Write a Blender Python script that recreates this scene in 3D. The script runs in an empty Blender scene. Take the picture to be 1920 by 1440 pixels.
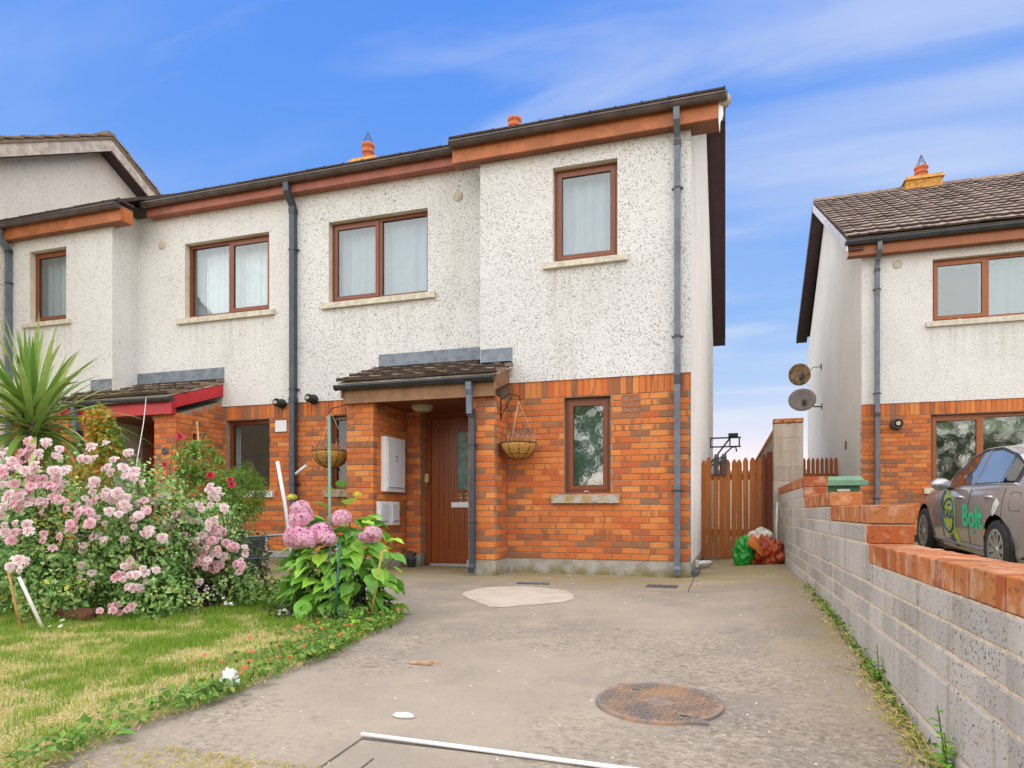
import bpy, bmesh, math, random
import numpy as np
from mathutils import Vector, Matrix, noise as mnoise

# ------------------------------------------------------------------ camera, sky, sun, exposure
SC = bpy.context.scene
COL = SC.collection
H = 0.79                                   # camera height over the ground at the house
cam_d = bpy.data.cameras.new('camera')
cam = bpy.data.objects.new('camera', cam_d)
COL.objects.link(cam)
cam_d.sensor_width = 36.0
cam_d.lens = 36.0 * 1254.0 / 1920.0
cam_d.shift_y = 238.0 / 1920.0
cam_d.clip_start = 0.05
cam_d.clip_end = 2000.0
cam.location = (0, 0, H)
cam.rotation_euler = (math.radians(90), 0, math.radians(17.7))
SC.camera = cam

SUN_EL, SUN_AZ = math.radians(54), math.radians(184)      # azimuth measured from +Y, clockwise
SUN_DIR = Vector((math.sin(SUN_AZ) * math.cos(SUN_EL), math.cos(SUN_AZ) * math.cos(SUN_EL), math.sin(SUN_EL)))
world = bpy.data.worlds.new('World')
SC.world = world
world.use_nodes = True
wn = world.node_tree
wn.nodes.clear()
def WN(t, **kw):
    n = wn.nodes.new(t)
    for k, v in kw.items():
        setattr(n, k, v)
    return n
w_out = WN('ShaderNodeOutputWorld')
w_bg = WN('ShaderNodeBackground')
w_sky = WN('ShaderNodeTexSky', sky_type='NISHITA', sun_disc=False)
w_sky.sun_elevation = SUN_EL
w_sky.sun_rotation = SUN_AZ
w_sky.air_density = 0.85
w_sky.dust_density = 0.1
w_sky.ozone_density = 4.0
w_bg.inputs['Strength'].default_value = 0.15
# wispy high cloud: noise on the cloud-layer plane that the view direction hits
w_geo = WN('ShaderNodeTexCoord')
w_sep = WN('ShaderNodeSeparateXYZ')
wn.links.new(w_geo.outputs['Generated'], w_sep.inputs[0])
def wmath(op, a, b=None):
    n = WN('ShaderNodeMath', operation=op)
    for i, v in enumerate((a, b)):
        if v is None:
            continue
        if isinstance(v, (int, float)):
            n.inputs[i].default_value = v
        else:
            wn.links.new(v, n.inputs[i])
    return n.outputs[0]
w_z = wmath('ADD', wmath('MAXIMUM', w_sep.outputs[2], 0.0), 0.18)
w_cx = wmath('DIVIDE', w_sep.outputs[0], w_z)
w_cy = wmath('DIVIDE', w_sep.outputs[1], w_z)
w_cmb = WN('ShaderNodeCombineXYZ')
wn.links.new(w_cx, w_cmb.inputs[0])
wn.links.new(w_cy, w_cmb.inputs[1])
w_map = WN('ShaderNodeMapping')
w_map.inputs['Location'].default_value = (41.3, 33.1, 0.0)
w_map.inputs['Rotation'].default_value = (0, 0, math.radians(-14))
w_map.inputs['Scale'].default_value = (0.5, 1.8, 1.0)
wn.links.new(w_cmb.outputs[0], w_map.inputs[0])
w_n = WN('ShaderNodeTexNoise')
w_n.inputs['Scale'].default_value = 1.1
w_n.inputs['Detail'].default_value = 5.0
w_n.inputs['Roughness'].default_value = 0.5
w_n.inputs['Distortion'].default_value = 0.25
wn.links.new(w_map.outputs[0], w_n.inputs['Vector'])
w_r = WN('ShaderNodeMapRange')
w_r.interpolation_type = 'SMOOTHSTEP'
w_r.inputs['From Min'].default_value = 0.43
w_r.inputs['From Max'].default_value = 0.82
w_r.inputs['To Min'].default_value = 0.0
w_r.inputs['To Max'].default_value = 0.7
wn.links.new(w_n.outputs['Fac'], w_r.inputs['Value'])
# photographic response of the sky colour, channel by channel
w_sc = WN('ShaderNodeSeparateColor')
wn.links.new(w_sky.outputs[0], w_sc.inputs[0])
w_cc = WN('ShaderNodeCombineColor')
for i_, (a_, p_) in enumerate(((0.523, 1.19), (0.80, 0.636), (2.56, 0.04))):
    wn.links.new(wmath('MULTIPLY', wmath('POWER', w_sc.outputs[i_], p_), a_), w_cc.inputs[i_])
w_mix = WN('ShaderNodeMix', data_type='RGBA')
w_mix.inputs['B'].default_value = (2.5, 2.6, 2.78, 1)
w_n2 = WN('ShaderNodeTexNoise')
w_n2.inputs['Scale'].default_value = 2.3
w_n2.inputs['Detail'].default_value = 5.0
w_n2.inputs['Distortion'].default_value = 0.4
wn.links.new(w_map.outputs[0], w_n2.inputs['Vector'])
w_r2 = WN('ShaderNodeMapRange')
w_r2.interpolation_type = 'SMOOTHSTEP'
w_r2.inputs['From Min'].default_value = 0.50
w_r2.inputs['From Max'].default_value = 0.78
w_r2.inputs['To Max'].default_value = 0.45
wn.links.new(w_n2.outputs['Fac'], w_r2.inputs['Value'])
wn.links.new(wmath('MAXIMUM', w_r.outputs[0], w_r2.outputs[0]), w_mix.inputs['Factor'])
wn.links.new(w_cc.outputs[0], w_mix.inputs['A'])
wn.links.new(w_mix.outputs['Result'], w_bg.inputs['Color'])
wn.links.new(w_bg.outputs[0], w_out.inputs[0])

sun_d = bpy.data.lights.new('sun', 'SUN')
sun_d.energy = 2.65
sun_d.angle = math.radians(165)
sun_d.color = (1.0, 0.905, 0.745)
sun = bpy.data.objects.new('sun', sun_d)
COL.objects.link(sun)
sun.location = (-8, -14, 20)
sun.rotation_euler = (-SUN_DIR).to_track_quat('-Z', 'Y').to_euler()

SC.view_settings.view_transform = 'Standard'
SC.view_settings.look = 'None'
SC.view_settings.gamma = 1.0
SC.view_settings.use_curve_mapping = False
SC.view_settings.exposure = 1.2
SC.render.engine = 'CYCLES'
SC.cycles.use_denoising = True
SC.cycles.max_bounces = 6
SC.cycles.diffuse_bounces = 3
SC.cycles.glossy_bounces = 3
SC.cycles.transparent_max_bounces = 12

RND = random.Random(7)
NPR = np.random.RandomState(11)

# ------------------------------------------------------------------ mesh helpers
class MB:
    """Collects geometry in world space and links it as one mesh object."""
    def __init__(self):
        self.v, self.f, self.m, self.s = [], [], [], []
    def face(self, pts, mi=0, sm=False):
        b = len(self.v)
        self.v.extend([tuple(p) for p in pts])
        self.f.append(list(range(b, b + len(pts))))
        self.m.append(mi); self.s.append(sm)
        return self
    def box(self, x0, x1, y0, y1, z0, z1, mi=0):
        x0, x1 = min(x0, x1), max(x0, x1); y0, y1 = min(y0, y1), max(y0, y1); z0, z1 = min(z0, z1), max(z0, z1)
        b = len(self.v)
        self.v += [(x0, y0, z0), (x1, y0, z0), (x1, y1, z0), (x0, y1, z0), (x0, y0, z1), (x1, y0, z1), (x1, y1, z1), (x0, y1, z1)]
        for q in ((0, 3, 2, 1), (4, 5, 6, 7), (0, 1, 5, 4), (1, 2, 6, 5), (2, 3, 7, 6), (3, 0, 4, 7)):
            self.f.append([b + i for i in q]); self.m.append(mi); self.s.append(False)
        return self
    def hexa(self, p8, mi=0):
        """eight points: bottom loop of four, top loop of four"""
        b = len(self.v)
        self.v += [tuple(p) for p in p8]
        for q in ((0, 3, 2, 1), (4, 5, 6, 7), (0, 1, 5, 4), (1, 2, 6, 5), (2, 3, 7, 6), (3, 0, 4, 7)):
            self.f.append([b + i for i in q]); self.m.append(mi); self.s.append(False)
        return self
    def tube(self, pts, r, n=8, mi=0, cap=True, sm=True):
        pts = [Vector(p) for p in pts]
        rs = r if isinstance(r, (list, tuple)) else [r] * len(pts)
        b = len(self.v); up0 = None
        for i, p in enumerate(pts):
            d = (pts[min(i + 1, len(pts) - 1)] - pts[max(i - 1, 0)])
            if d.length < 1e-9: d = Vector((0, 0, 1))
            d.normalize()
            if up0 is None:
                up0 = Vector((0, 0, 1)) if abs(d.z) < .9 else Vector((1, 0, 0))
            a = d.cross(up0)
            if a.length < 1e-5: a = d.cross(Vector((0, 1, 0)))
            a.normalize(); c = d.cross(a).normalized(); up0 = -c if False else up0
            for k in range(n):
                t = 2 * math.pi * (k + .5) / n
                q = p + a * (math.cos(t) * rs[i]) + c * (math.sin(t) * rs[i])
                self.v.append(tuple(q))
        for i in range(len(pts) - 1):
            for k in range(n):
                k2 = (k + 1) % n
                self.f.append([b + i * n + k, b + i * n + k2, b + (i + 1) * n + k2, b + (i + 1) * n + k]); self.m.append(mi); self.s.append(sm)
        if cap:
            self.f.append([b + k for k in range(n)][::-1]); self.m.append(mi); self.s.append(False)
            e = b + (len(pts) - 1) * n
            self.f.append([e + k for k in range(n)]); self.m.append(mi); self.s.append(False)
        return self
    def lathe(self, prof, o, axis='z', n=20, mi=0, sm=True, sx=1.0, sy=1.0, cap=True):
        """prof: list of (radius, height) about an axis through o"""
        b = len(self.v); o = Vector(o)
        for (r, h) in prof:
            for k in range(n):
                t = 2 * math.pi * k / n
                x, y = r * math.cos(t) * sx, r * math.sin(t) * sy
                q = {'z': (x, y, h), 'y': (x, h, y), 'x': (h, x, y)}[axis]
                self.v.append(tuple(o + Vector(q)))
        for i in range(len(prof) - 1):
            for k in range(n):
                k2 = (k + 1) % n
                self.f.append([b + i * n + k, b + i * n + k2, b + (i + 1) * n + k2, b + (i + 1) * n + k]); self.m.append(mi); self.s.append(sm)
        for i, rev in ((0, True), (len(prof) - 1, False)):
            if cap and prof[i][0] > 1e-6:
                l = [b + i * n + k for k in range(n)]
                self.f.append(l[::-1] if rev else l); self.m.append(mi); self.s.append(False)
        return self
    def prism(self, poly, d, mi=0):
        """extrude a 3d polygon by vector d"""
        poly = [Vector(p) for p in poly]; d = Vector(d); n = len(poly); b = len(self.v)
        self.v += [tuple(p) for p in poly] + [tuple(p + d) for p in poly]
        self.f.append([b + i for i in range(n)][::-1]); self.f.append([b + n + i for i in range(n)])
        for i in range(n):
            j = (i + 1) % n
            self.f.append([b + i, b + j, b + n + j, b + n + i])
        self.m += [mi] * (n + 2); self.s += [False] * (n + 2)
        return self
    def build(self, name, mats, parent=None, origin=None):
        v = np.array(self.v, dtype=float)
        if origin is None:
            lo, hi = v.min(0), v.max(0)
            origin = ((lo[0] + hi[0]) / 2, (lo[1] + hi[1]) / 2, lo[2])
        v = v - np.array(origin)
        me = bpy.data.meshes.new(name)
        me.from_pydata([tuple(p) for p in v], [], self.f)
        mats = mats if isinstance(mats, (list, tuple)) else [mats]
        for m in mats: me.materials.append(m)
        me.polygons.foreach_set('material_index', self.m)
        me.polygons.foreach_set('use_smooth', self.s)
        bm = bmesh.new(); bm.from_mesh(me); bmesh.ops.recalc_face_normals(bm, faces=bm.faces); bm.to_mesh(me); bm.free()
        return link(name, me, origin, parent)

WPOS = {}
def adopt(o, parent):
    o.parent = parent
    o.matrix_parent_inverse = Matrix.Translation(-WPOS[parent.name])
def link(name, me, loc, parent=None):
    o = bpy.data.objects.new(name, me)
    COL.objects.link(o)
    o.location = loc
    WPOS[o.name] = Vector(loc)
    if parent is not None: adopt(o, parent)
    return o
def tag(o, label=None, cat=None, group=None, kind=None):
    if label: o['label'] = label
    if cat: o['category'] = cat
    if group: o['group'] = group
    if kind: o['kind'] = kind
    return o
def thing(name, loc, label, cat, group=None):
    o = link(name, None, loc)
    o.empty_display_size = .2
    return tag(o, label, cat, group)
def np_mesh(name, verts, faces, mats, parent=None, attr=None, origin=(0, 0, 0), smooth=False, uniform=None, mi=None):
    """big meshes from numpy: verts (n,3); faces (m,k); attr: per-vertex float 'rnd'"""
    verts = np.asarray(verts, dtype=np.float32) - np.array(origin, dtype=np.float32)
    faces = np.asarray(faces, dtype=np.int32)
    me = bpy.data.meshes.new(name)
    me.vertices.add(len(verts)); me.vertices.foreach_set('co', verts.ravel())
    k = faces.shape[1]
    me.loops.add(faces.size); me.loops.foreach_set('vertex_index', faces.ravel())
    me.polygons.add(len(faces))
    me.polygons.foreach_set('loop_start', np.arange(len(faces), dtype=np.int32) * k)
    me.polygons.foreach_set('loop_total', np.full(len(faces), k, dtype=np.int32))
    me.polygons.foreach_set('use_smooth', np.full(len(faces), bool(smooth)))
    for m in (mats if isinstance(mats, (list, tuple)) else [mats]): me.materials.append(m)
    if mi is not None: me.polygons.foreach_set('material_index', np.asarray(mi, dtype=np.int32))
    if attr is not None:
        a = me.attributes.new('rnd', 'FLOAT', 'POINT'); a.data.foreach_set('value', np.asarray(attr, dtype=np.float32))
    me.update(calc_edges=True)
    return link(name, me, origin, parent)

def ss(t):
    t = max(0.0, min(1.0, t)); return t * t * (3 - 2 * t)
def g(X, Y):
    """ground height: level by the house, falling towards the street, rising a little to the block wall"""
    b = 0.0 if Y >= 7 else -(7 - Y) * .036
    if Y < 0: b = -.252
    return b + .08 * ss((X + .5) / 1.25) * ss((Y - 2.8) / 2.2)

# ------------------------------------------------------------------ material helpers
class NT:
    def __init__(self, name):
        self.m = bpy.data.materials.new(name); self.m.use_nodes = True
        self.t = self.m.node_tree; self.b = self.t.nodes['Principled BSDF']; self.out = self.t.nodes['Material Output']
    def n(self, typ, _in=None, **kw):
        x = self.t.nodes.new(typ)
        for k, v in kw.items(): setattr(x, k, v)
        for k, v in (_in or {}).items(): self.set(x.inputs[k], v)
        return x
    def set(self, sock, v):
        if isinstance(v, bpy.types.NodeSocket): self.t.links.new(v, sock)
        elif isinstance(v, bpy.types.Node): self.t.links.new(v.outputs[0], sock)
        else:
            if isinstance(v, (tuple, list)) and len(v) == 3 and sock.type == 'RGBA': v = (*v, 1)
            sock.default_value = v
    def pos(self): return self.n('ShaderNodeNewGeometry').outputs['Position']
    def objc(self): return self.n('ShaderNodeTexCoord').outputs['Object']
    def map(self, v, scale=(1, 1, 1), loc=(0, 0, 0), rot=(0, 0, 0)):
        return self.n('ShaderNodeMapping', {'Vector': v, 'Scale': scale, 'Location': loc, 'Rotation': rot}).outputs[0]
    def noise(self, v, scale, detail=2.0, rough=.5, dist=0.0):
        return self.n('ShaderNodeTexNoise', {'Vector': v, 'Scale': scale, 'Detail': detail, 'Roughness': rough, 'Distortion': dist}).outputs[0]
    def voro(self, v, scale, out='Distance', **kw):
        return self.n('ShaderNodeTexVoronoi', {'Vector': v, 'Scale': scale}, **kw).outputs[out]
    def rng(self, v, a, b, c=0.0, d=1.0, smooth=True):
        x = self.n('ShaderNodeMapRange', {'Value': v, 'From Min': a, 'From Max': b, 'To Min': c, 'To Max': d})
        if smooth: x.interpolation_type = 'SMOOTHSTEP'
        return x.outputs[0]
    def math(self, op, a, b=0.0):
        return self.n('ShaderNodeMath', {0: a, 1: b}, operation=op).outputs[0]
    def mix(self, fac, a, b, blend='MIX'):
        x = self.n('ShaderNodeMix', data_type='RGBA', blend_type=blend)
        self.set(x.inputs['Factor'], fac); self.set(x.inputs['A'], a); self.set(x.inputs['B'], b)
        return x.outputs['Result']
    def ramp(self, fac, stops, const=False):
        x = self.n('ShaderNodeValToRGB', {'Fac': fac}); cr = x.color_ramp
        if const: cr.interpolation = 'CONSTANT'
        while len(cr.elements) > 1: cr.elements.remove(cr.elements[-1])
        cr.elements[0].position = stops[0][0]; cr.elements[0].color = (*stops[0][1], 1)
        for p, c in stops[1:]:
            e = cr.elements.new(p); e.color = (*c, 1)
        return x.outputs[0]
    def bump(self, h, strength=.5, dist=.01, normal=None):
        x = self.n('ShaderNodeBump', {'Height': h, 'Strength': strength, 'Distance': dist})
        if normal is not None: self.set(x.inputs['Normal'], normal)
        return x.outputs[0]
    def sep(self, v):
        return self.n('ShaderNodeSeparateXYZ', {0: v}).outputs
    def end(self, col=None, rough=None, normal=None, metal=None, spec=None, coat=None):
        if col is not None: self.set(self.b.inputs['Base Color'], col)
        if rough is not None: self.set(self.b.inputs['Roughness'], rough)
        if normal is not None: self.set(self.b.inputs['Normal'], normal)
        if metal is not None: self.set(self.b.inputs['Metallic'], metal)
        if spec is not None: self.set(self.b.inputs['Specular IOR Level'], spec)
        if coat is not None: self.set(self.b.inputs['Coat Weight'], coat)
        return self.m

def plain(name, col, rough=.5, metal=0.0, var=.12, scale=25.0, bump=0.0, spec=.5, coat=0.0):
    """a colour with a little mottling and relief"""
    k = NT(name); p = k.pos()
    nz = k.noise(p, scale, 3.0, .6)
    f = k.rng(nz, .3, .7, 1 - var, 1 + var)
    c = k.n('ShaderNodeVectorMath', {0: col, 1: f}, operation='MULTIPLY') if False else None
    v = k.n('ShaderNodeMix', data_type='RGBA', blend_type='MULTIPLY')
    k.set(v.inputs['Factor'], 1.0); k.set(v.inputs['A'], col)
    g3 = k.n('ShaderNodeCombineXYZ', {0: f, 1: f, 2: f}); k.set(v.inputs['B'], g3.outputs[0])
    nm = k.bump(nz, bump, .01) if bump else None
    return k.end(v.outputs['Result'], rough, nm, metal, spec, coat)

M = {}
def m_render(name, dens, tint, stains=()):
    k = NT(name); p = k.pos(); sx = k.sep(p)
    n1 = k.noise(p, 64.0, 2.0, .55, .4)
    n2 = k.noise(p, 120.0, 2.0, .5); n3 = k.noise(p, 30.0, 2.0, .6, .6)
    big = k.noise(p, .9, 4.0, .6); pat = k.noise(k.map(p, (1, 1, 1), (3, 8, 1)), 2.4, 3.0, .6)
    thr = k.math('ADD', k.math('MULTIPLY', k.math('SUBTRACT', pat, .5), .10), dens)
    specks = k.rng(k.math('SUBTRACT', n1, thr), .0, -.07)
    coarse = k.rng(k.math('SUBTRACT', n3, k.math('SUBTRACT', thr, .07)), .0, -.05, 0, .7)
    streak = k.noise(k.map(p, (2.2, 2.2, .25)), 1.6, 4.0, .6)
    base = k.mix(k.rng(big, .35, .7), tint, tuple(c * .92 for c in tint))
    base = k.mix(k.rng(streak, .54, .8, 0, .30), base, (.50, .44, .34))
    for (x0, x1, zt, ln) in stains:
        m = k.math('MULTIPLY', k.math('MULTIPLY', k.rng(sx[0], x0 - .05, x0 + .04), k.rng(sx[0], x1 + .05, x1 - .04)), k.math('MULTIPLY', k.rng(sx[2], zt - ln, zt), k.rng(sx[2], zt + .02, zt)))
        col_ = k.noise(k.map(p, (14, 14, .5)), 1.0, 3.0, .6)
        base = k.mix(k.math('MULTIPLY', m, k.rng(col_, .42, .70, 0, .34)), base, (.42, .37, .29))
    col = k.mix(k.math('MULTIPLY', specks, .8), base, (.24, .22, .19))
    col = k.mix(coarse, col, (.27, .245, .21))
    pale = k.rng(n2, .6, .75, 0, .35)
    col = k.mix(pale, col, (.86, .85, .82))
    hgt = k.math('ADD', k.math('ADD', n1, k.math('MULTIPLY', n3, .8)), k.math('MULTIPLY', n2, .5))
    return k.end(col, .92, k.bump(hgt, .8, .016), spec=.2)
M['render'] = m_render('render', .435, (.785, .775, .75), ((-2.186, -1.133, 3.83, 1.1), (-5.73, -3.88, 3.79, .9), (-3.04, -2.3, 2.75, .35)))
M['render_fine'] = m_render('render_fine', .405, (.785, .77, .735), ((-8.42, -6.56, 3.79, .9), (-11.1, -10.1, 3.83, .8), (3.25, 5.12, 3.91, .9)))
M['render_cream'] = m_render('render_cream', .39, (.90, .86, .78))
M['render_old'] = m_render('render_old', .40, (.87, .81, .70))
M['reveal'] = plain('reveal', (.66, .60, .49), .85, var=.1, scale=6, bump=.1)
M['sill'] = plain('sill', (.58, .53, .42), .85, var=.16, scale=14, bump=.15)
def m_sill_old():
    k = NT('sill_old'); p = k.pos()
    n1 = k.noise(p, 12, 5, .65)
    c = k.mix(k.rng(n1, .4, .62), (.42, .40, .36), (.36, .26, .11))
    c = k.mix(k.rng(k.noise(p, 60, 2), .6, .7), c, (.16, .14, .10))
    return k.end(c, .9, k.bump(n1, .3, .01))
M['sill_old'] = m_sill_old()
def m_plinth():
    k = NT('plinth'); p = k.pos(); z = k.sep(p)[2]
    n1 = k.noise(p, 5, 5, .65); n2 = k.noise(p, 40, 3)
    c = k.mix(k.rng(n1, .35, .65), (.40, .385, .35), (.29, .26, .20))
    moss = k.math('MULTIPLY', k.rng(z, .13, .0), k.rng(n1, .3, .6))
    c = k.mix(moss, c, (.20, .17, .05))
    c = k.mix(k.rng(n2, .62, .7, 0, .5), c, (.15, .13, .11))
    return k.end(c, .9, k.bump(n2, .3, .006))
M['plinth'] = m_plinth()
M['mortar'] = plain('mortar', (.29, .215, .145), .95, var=.25, scale=30, bump=.3)
M['mortar_dark'] = plain('mortar_dark', (.13, .09, .06), .95, var=.4, scale=40, bump=.5)
M['mortar_pale'] = plain('mortar_pale', (.56, .47, .34), .95, var=.2, scale=30, bump=.4)
BRICK_STOPS = [(0, (0.624, 0.166, 0.035)), (.18, (0.705, 0.223, 0.051)), (.36, (0.542, 0.122, 0.031)), (.52, (0.740, 0.274, 0.069)),
               (.66, (0.637, 0.180, 0.041)), (.78, (0.488, 0.122, 0.041)), (.86, (0.325, 0.122, 0.053)), (.95, (0.271, 0.144, 0.076)), (1, (0.366, 0.144, 0.063))]
def m_brick(name, attr, stops=BRICK_STOPS, rough=.8):
    k = NT(name); p = k.pos()
    r = k.n('ShaderNodeAttribute', attribute_name='rnd').outputs['Fac'] if attr else k.n('ShaderNodeObjectInfo').outputs['Random']
    c = k.ramp(r, stops)
    band = k.noise(k.map(p, (26, 26, 3)), 1.0, 2.0, .5)
    sel = k.rng(k.math('FRACT', k.math('MULTIPLY', r, 37.7)), .80, .86)
    c = k.mix(k.math('MULTIPLY', k.rng(band, .48, .62), k.math('MULTIPLY', sel, .7)), c, (.20, .085, .04))
    fine = k.noise(p, 90, 3, .6)
    c = k.mix(k.rng(fine, .3, .75, 0, .42), c, (.27, .075, .03))
    soot = k.noise(p, 2.2, 4, .6)
    c = k.mix(k.rng(soot, .55, .8, 0, .35), c, (.22, .08, .035))
    return k.end(c, rough, k.bump(fine, .35, .004), spec=.3)
M['brick'] = m_brick('brick', False)
M['brick_joined'] = m_brick('brick_joined', True)
def m_coping():
    k = NT('coping_brick'); p = k.pos()
    r = k.n('ShaderNodeObjectInfo').outputs['Random']
    c = k.ramp(r, [(0, (.35, .09, .028)), (.25, (.43, .15, .042)), (.5, (.31, .075, .027)), (.75, (.41, .17, .06)), (1, (.23, .07, .036))])
    n1 = k.noise(p, 60, 3, .6); n2 = k.noise(p, 9, 4, .6)
    c = k.mix(k.rng(n1, .57, .66, 0, .85), c, (.13, .06, .035))
    c = k.mix(k.rng(n2, .45, .7, 0, .5), c, (.62, .42, .28))
    return k.end(c, .88, k.bump(n1, .5, .005), spec=.25)
M['coping'] = m_coping()
def m_block(name, tint):
    k = NT(name); p = k.pos()
    r = k.n('ShaderNodeObjectInfo').outputs['Random']
    a = tuple(v * .82 for v in tint); b = tuple(v * 1.16 for v in tint)
    c = k.mix(r, a, b)
    st = k.noise(k.map(p, (9, 9, .8)), 1.0, 4, .6)
    c = k.mix(k.rng(st, .5, .75, 0, .5), c, (.56, .53, .49))
    c = k.mix(k.rng(st, .46, .28, 0, .6), c, (.24, .20, .155))
    pit = k.noise(p, 80, 2, .55); pm = k.noise(p, 1.3, 3)
    c = k.mix(k.math('MULTIPLY', k.rng(pit, .60, .66), k.rng(pm, .38, .6, .25, 1)), c, (.085, .07, .06))
    rust = k.noise(p, 6.5, 4, .65)
    c = k.mix(k.rng(rust, .62, .78, 0, .55), c, (.23, .13, .06))
    h = k.math('ADD', k.noise(p, 140, 3, .6), k.math('MULTIPLY', k.rng(pit, .60, .66), -1.0))
    return k.end(c, .93, k.bump(h, .5, .004), spec=.2)
M['block'] = m_block('block', (.40, .378, .352))
M['block_tan'] = m_block('block_tan', (.40, .33, .26))
def m_concrete():
    k = NT('concrete'); p = k.pos(); s = k.sep(p); X, Y = s[0], s[1]
    big = k.noise(p, .55, 5, .62); mid = k.noise(p, 2.6, 5, .65); fine = k.noise(p, 42, 3, .6); grit = k.noise(p, 150, 2, .6)
    c = k.mix(k.rng(big, .36, .66), (.345, .29, .22), (.25, .213, .17))
    c = k.mix(k.rng(mid, .45, .72, 0, .6), c, (.39, .32, .235))
    # worn zones with exposed stones
    worn = k.rng(k.noise(k.map(p, (1, 1, 1), (4.3, 1.2, 0)), .8, 4, .6), .42, .60)
    near = k.math('ADD', k.rng(Y, 6.2, 3.6, 0, .6), .3)
    wz = k.math('MULTIPLY', worn, near)
    st = k.noise(k.map(p, (1, 1.15, 1)), 30, 2.5, .6, .4)
    st2 = k.noise(k.map(p, (1, 1.1, 1), (9, 3, 0)), 14, 3, .6, .5)
    c = k.mix(k.math('MULTIPLY', k.rng(st, .55, .63), k.math('MAXIMUM', k.math('MULTIPLY', wz, .5), .08)), c, (.12, .09, .065))
    c = k.mix(k.math('MULTIPLY', k.rng(st, .45, .36), k.math('MULTIPLY', wz, .5)), c, (.46, .395, .31))
    c = k.mix(k.math('MULTIPLY', k.rng(st2, .58, .68), k.math('ADD', k.math('MULTIPLY', wz, .6), .10)), c, (.17, .135, .10))
    c = k.mix(k.rng(fine, .55, .8, 0, .3), c, (.22, .18, .14))
    c = k.mix(k.rng(grit, .62, .75, 0, .35), c, (.50, .45, .38))
    # yellow-green algae by the house, the gate and the wall foot
    a1 = k.rng(Y, 6.2, 7.9); a2 = k.rng(X, .1, .78)
    al = k.math('MULTIPLY', k.math('MAXIMUM', a1, k.math('MULTIPLY', a2, k.rng(Y, 2.5, 5.5))), k.rng(mid, .32, .62, .1, .85))
    c = k.mix(al, c, (.27, .205, .075))
    # dark tyre-worn stain
    c = k.mix(k.rng(k.noise(k.map(p, (.8, .5, 1), (1.1, .4, 0)), 1.1, 4, .6), .56, .74, 0, .55), c, (.185, .165, .15))
    h = k.math('ADD', k.math('MULTIPLY', fine, .6), k.math('MULTIPLY', k.rng(st, .40, .62), k.math('MULTIPLY', wz, -1.2)))
    return k.end(c, .93, k.bump(h, .55, .008), spec=.2)
M['concrete'] = m_concrete()
def m_patch():
    k = NT('pale_concrete'); p = k.pos(); n1 = k.noise(p, 3.5, 5, .6); n2 = k.noise(p, 60, 3, .6)
    c = k.mix(k.rng(n1, .3, .7), (.53, .45, .36), (.43, .355, .275))
    return k.end(c, .9, k.bump(n2, .2, .004))
M['patch'] = m_patch()
M['grit'] = plain('grit', (.09, .075, .055), .95, var=.4, scale=60, bump=.4)
def m_soil():
    k = NT('soil'); p = k.pos(); n1 = k.noise(p, 1.8, 5, .62); n2 = k.noise(p, 35, 4, .65)
    c = k.mix(k.rng(n1, .35, .68), (.33, .28, .12), (.46, .38, .20))
    c = k.mix(k.rng(n2, .5, .72, 0, .7), c, (.17, .15, .05))
    return k.end(c, .95, k.bump(n2, .6, .02), spec=.1)
M['soil'] = m_soil()
def m_field():
    k = NT('field'); p = k.pos(); n1 = k.noise(p, .25, 5, .6); n2 = k.noise(p, 9, 4, .6)
    c = k.mix(k.rng(n1, .35, .65), (.075, .11, .028), (.13, .12, .045)); c = k.mix(k.rng(n2, .4, .7, 0, .5), c, (.05, .06, .02))
    return k.end(c, .95, k.bump(n2, .5, .03), spec=.1)
M['field'] = m_field()
M['asphalt'] = plain('asphalt', (.055, .055, .055), .9, var=.3, scale=70, bump=.5)
def m_wood(name, a, b, rough, scale=1.0):
    k = NT(name); p = k.pos()
    gr = k.noise(k.map(p, (34 * scale, 34 * scale, 1.6 * scale)), 1.0, 4, .65, .4)
    r = k.n('ShaderNodeObjectInfo').outputs['Random']
    c = k.mix(k.rng(gr, .3, .7), a, b)
    c = k.mix(k.math('MULTIPLY', r, .35), c, tuple(v * .6 for v in a))
    return k.end(c, rough, k.bump(gr, .15, .002))
M['frame'] = m_wood('frame', (.235, .062, .016), (.17, .042, .012), .35)
M['frame_bright'] = m_wood('frame_bright', (.36, .105, .018), (.28, .075, .014), .4)
M['door'] = m_wood('door', (.30, .072, .015), (.20, .044, .010), .32)
M['ceiling_boards'] = m_wood('ceiling_boards', (.20, .055, .020), (.14, .038, .014), .5)
M['gate_wood'] = m_wood('gate_wood', (.42, .135, .020), (.29, .080, .013), .75)
M['post_wood'] = m_wood('post_wood', (.20, .042, .010), (.15, .03, .009), .75)
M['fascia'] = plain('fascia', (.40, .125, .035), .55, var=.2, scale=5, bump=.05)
M['fascia_pink'] = plain('fascia_pink', (.31, .095, .055), .55, var=.2, scale=5, bump=.05)
M['fascia_tan'] = plain('fascia_tan', (.25, .125, .055), .6, var=.2, scale=5, bump=.05)
M['fascia_red'] = plain('fascia_red', (.50, .014, .022), .4, var=.12, scale=6)
M['fascia_grey'] = plain('fascia_grey', (.50, .43, .35), .7, var=.25, scale=8, bump=.1)
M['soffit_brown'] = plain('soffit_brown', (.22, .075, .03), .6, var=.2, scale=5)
M['barge'] = plain('barge', (.060, .030, .036), .55, var=.15, scale=5)
M['gutter_brown'] = plain('gutter_brown', (.085, .062, .055), .4, var=.3, scale=6)
M['gutter'] = plain('gutter', (.030, .036, .044), .35, var=.25, scale=8)
M['downpipe'] = plain('downpipe', (.115, .145, .185), .42, var=.2, scale=7)
M['downpipe_dark'] = plain('downpipe_dark', (.045, .06, .08), .42, var=.2, scale=7)
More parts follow.
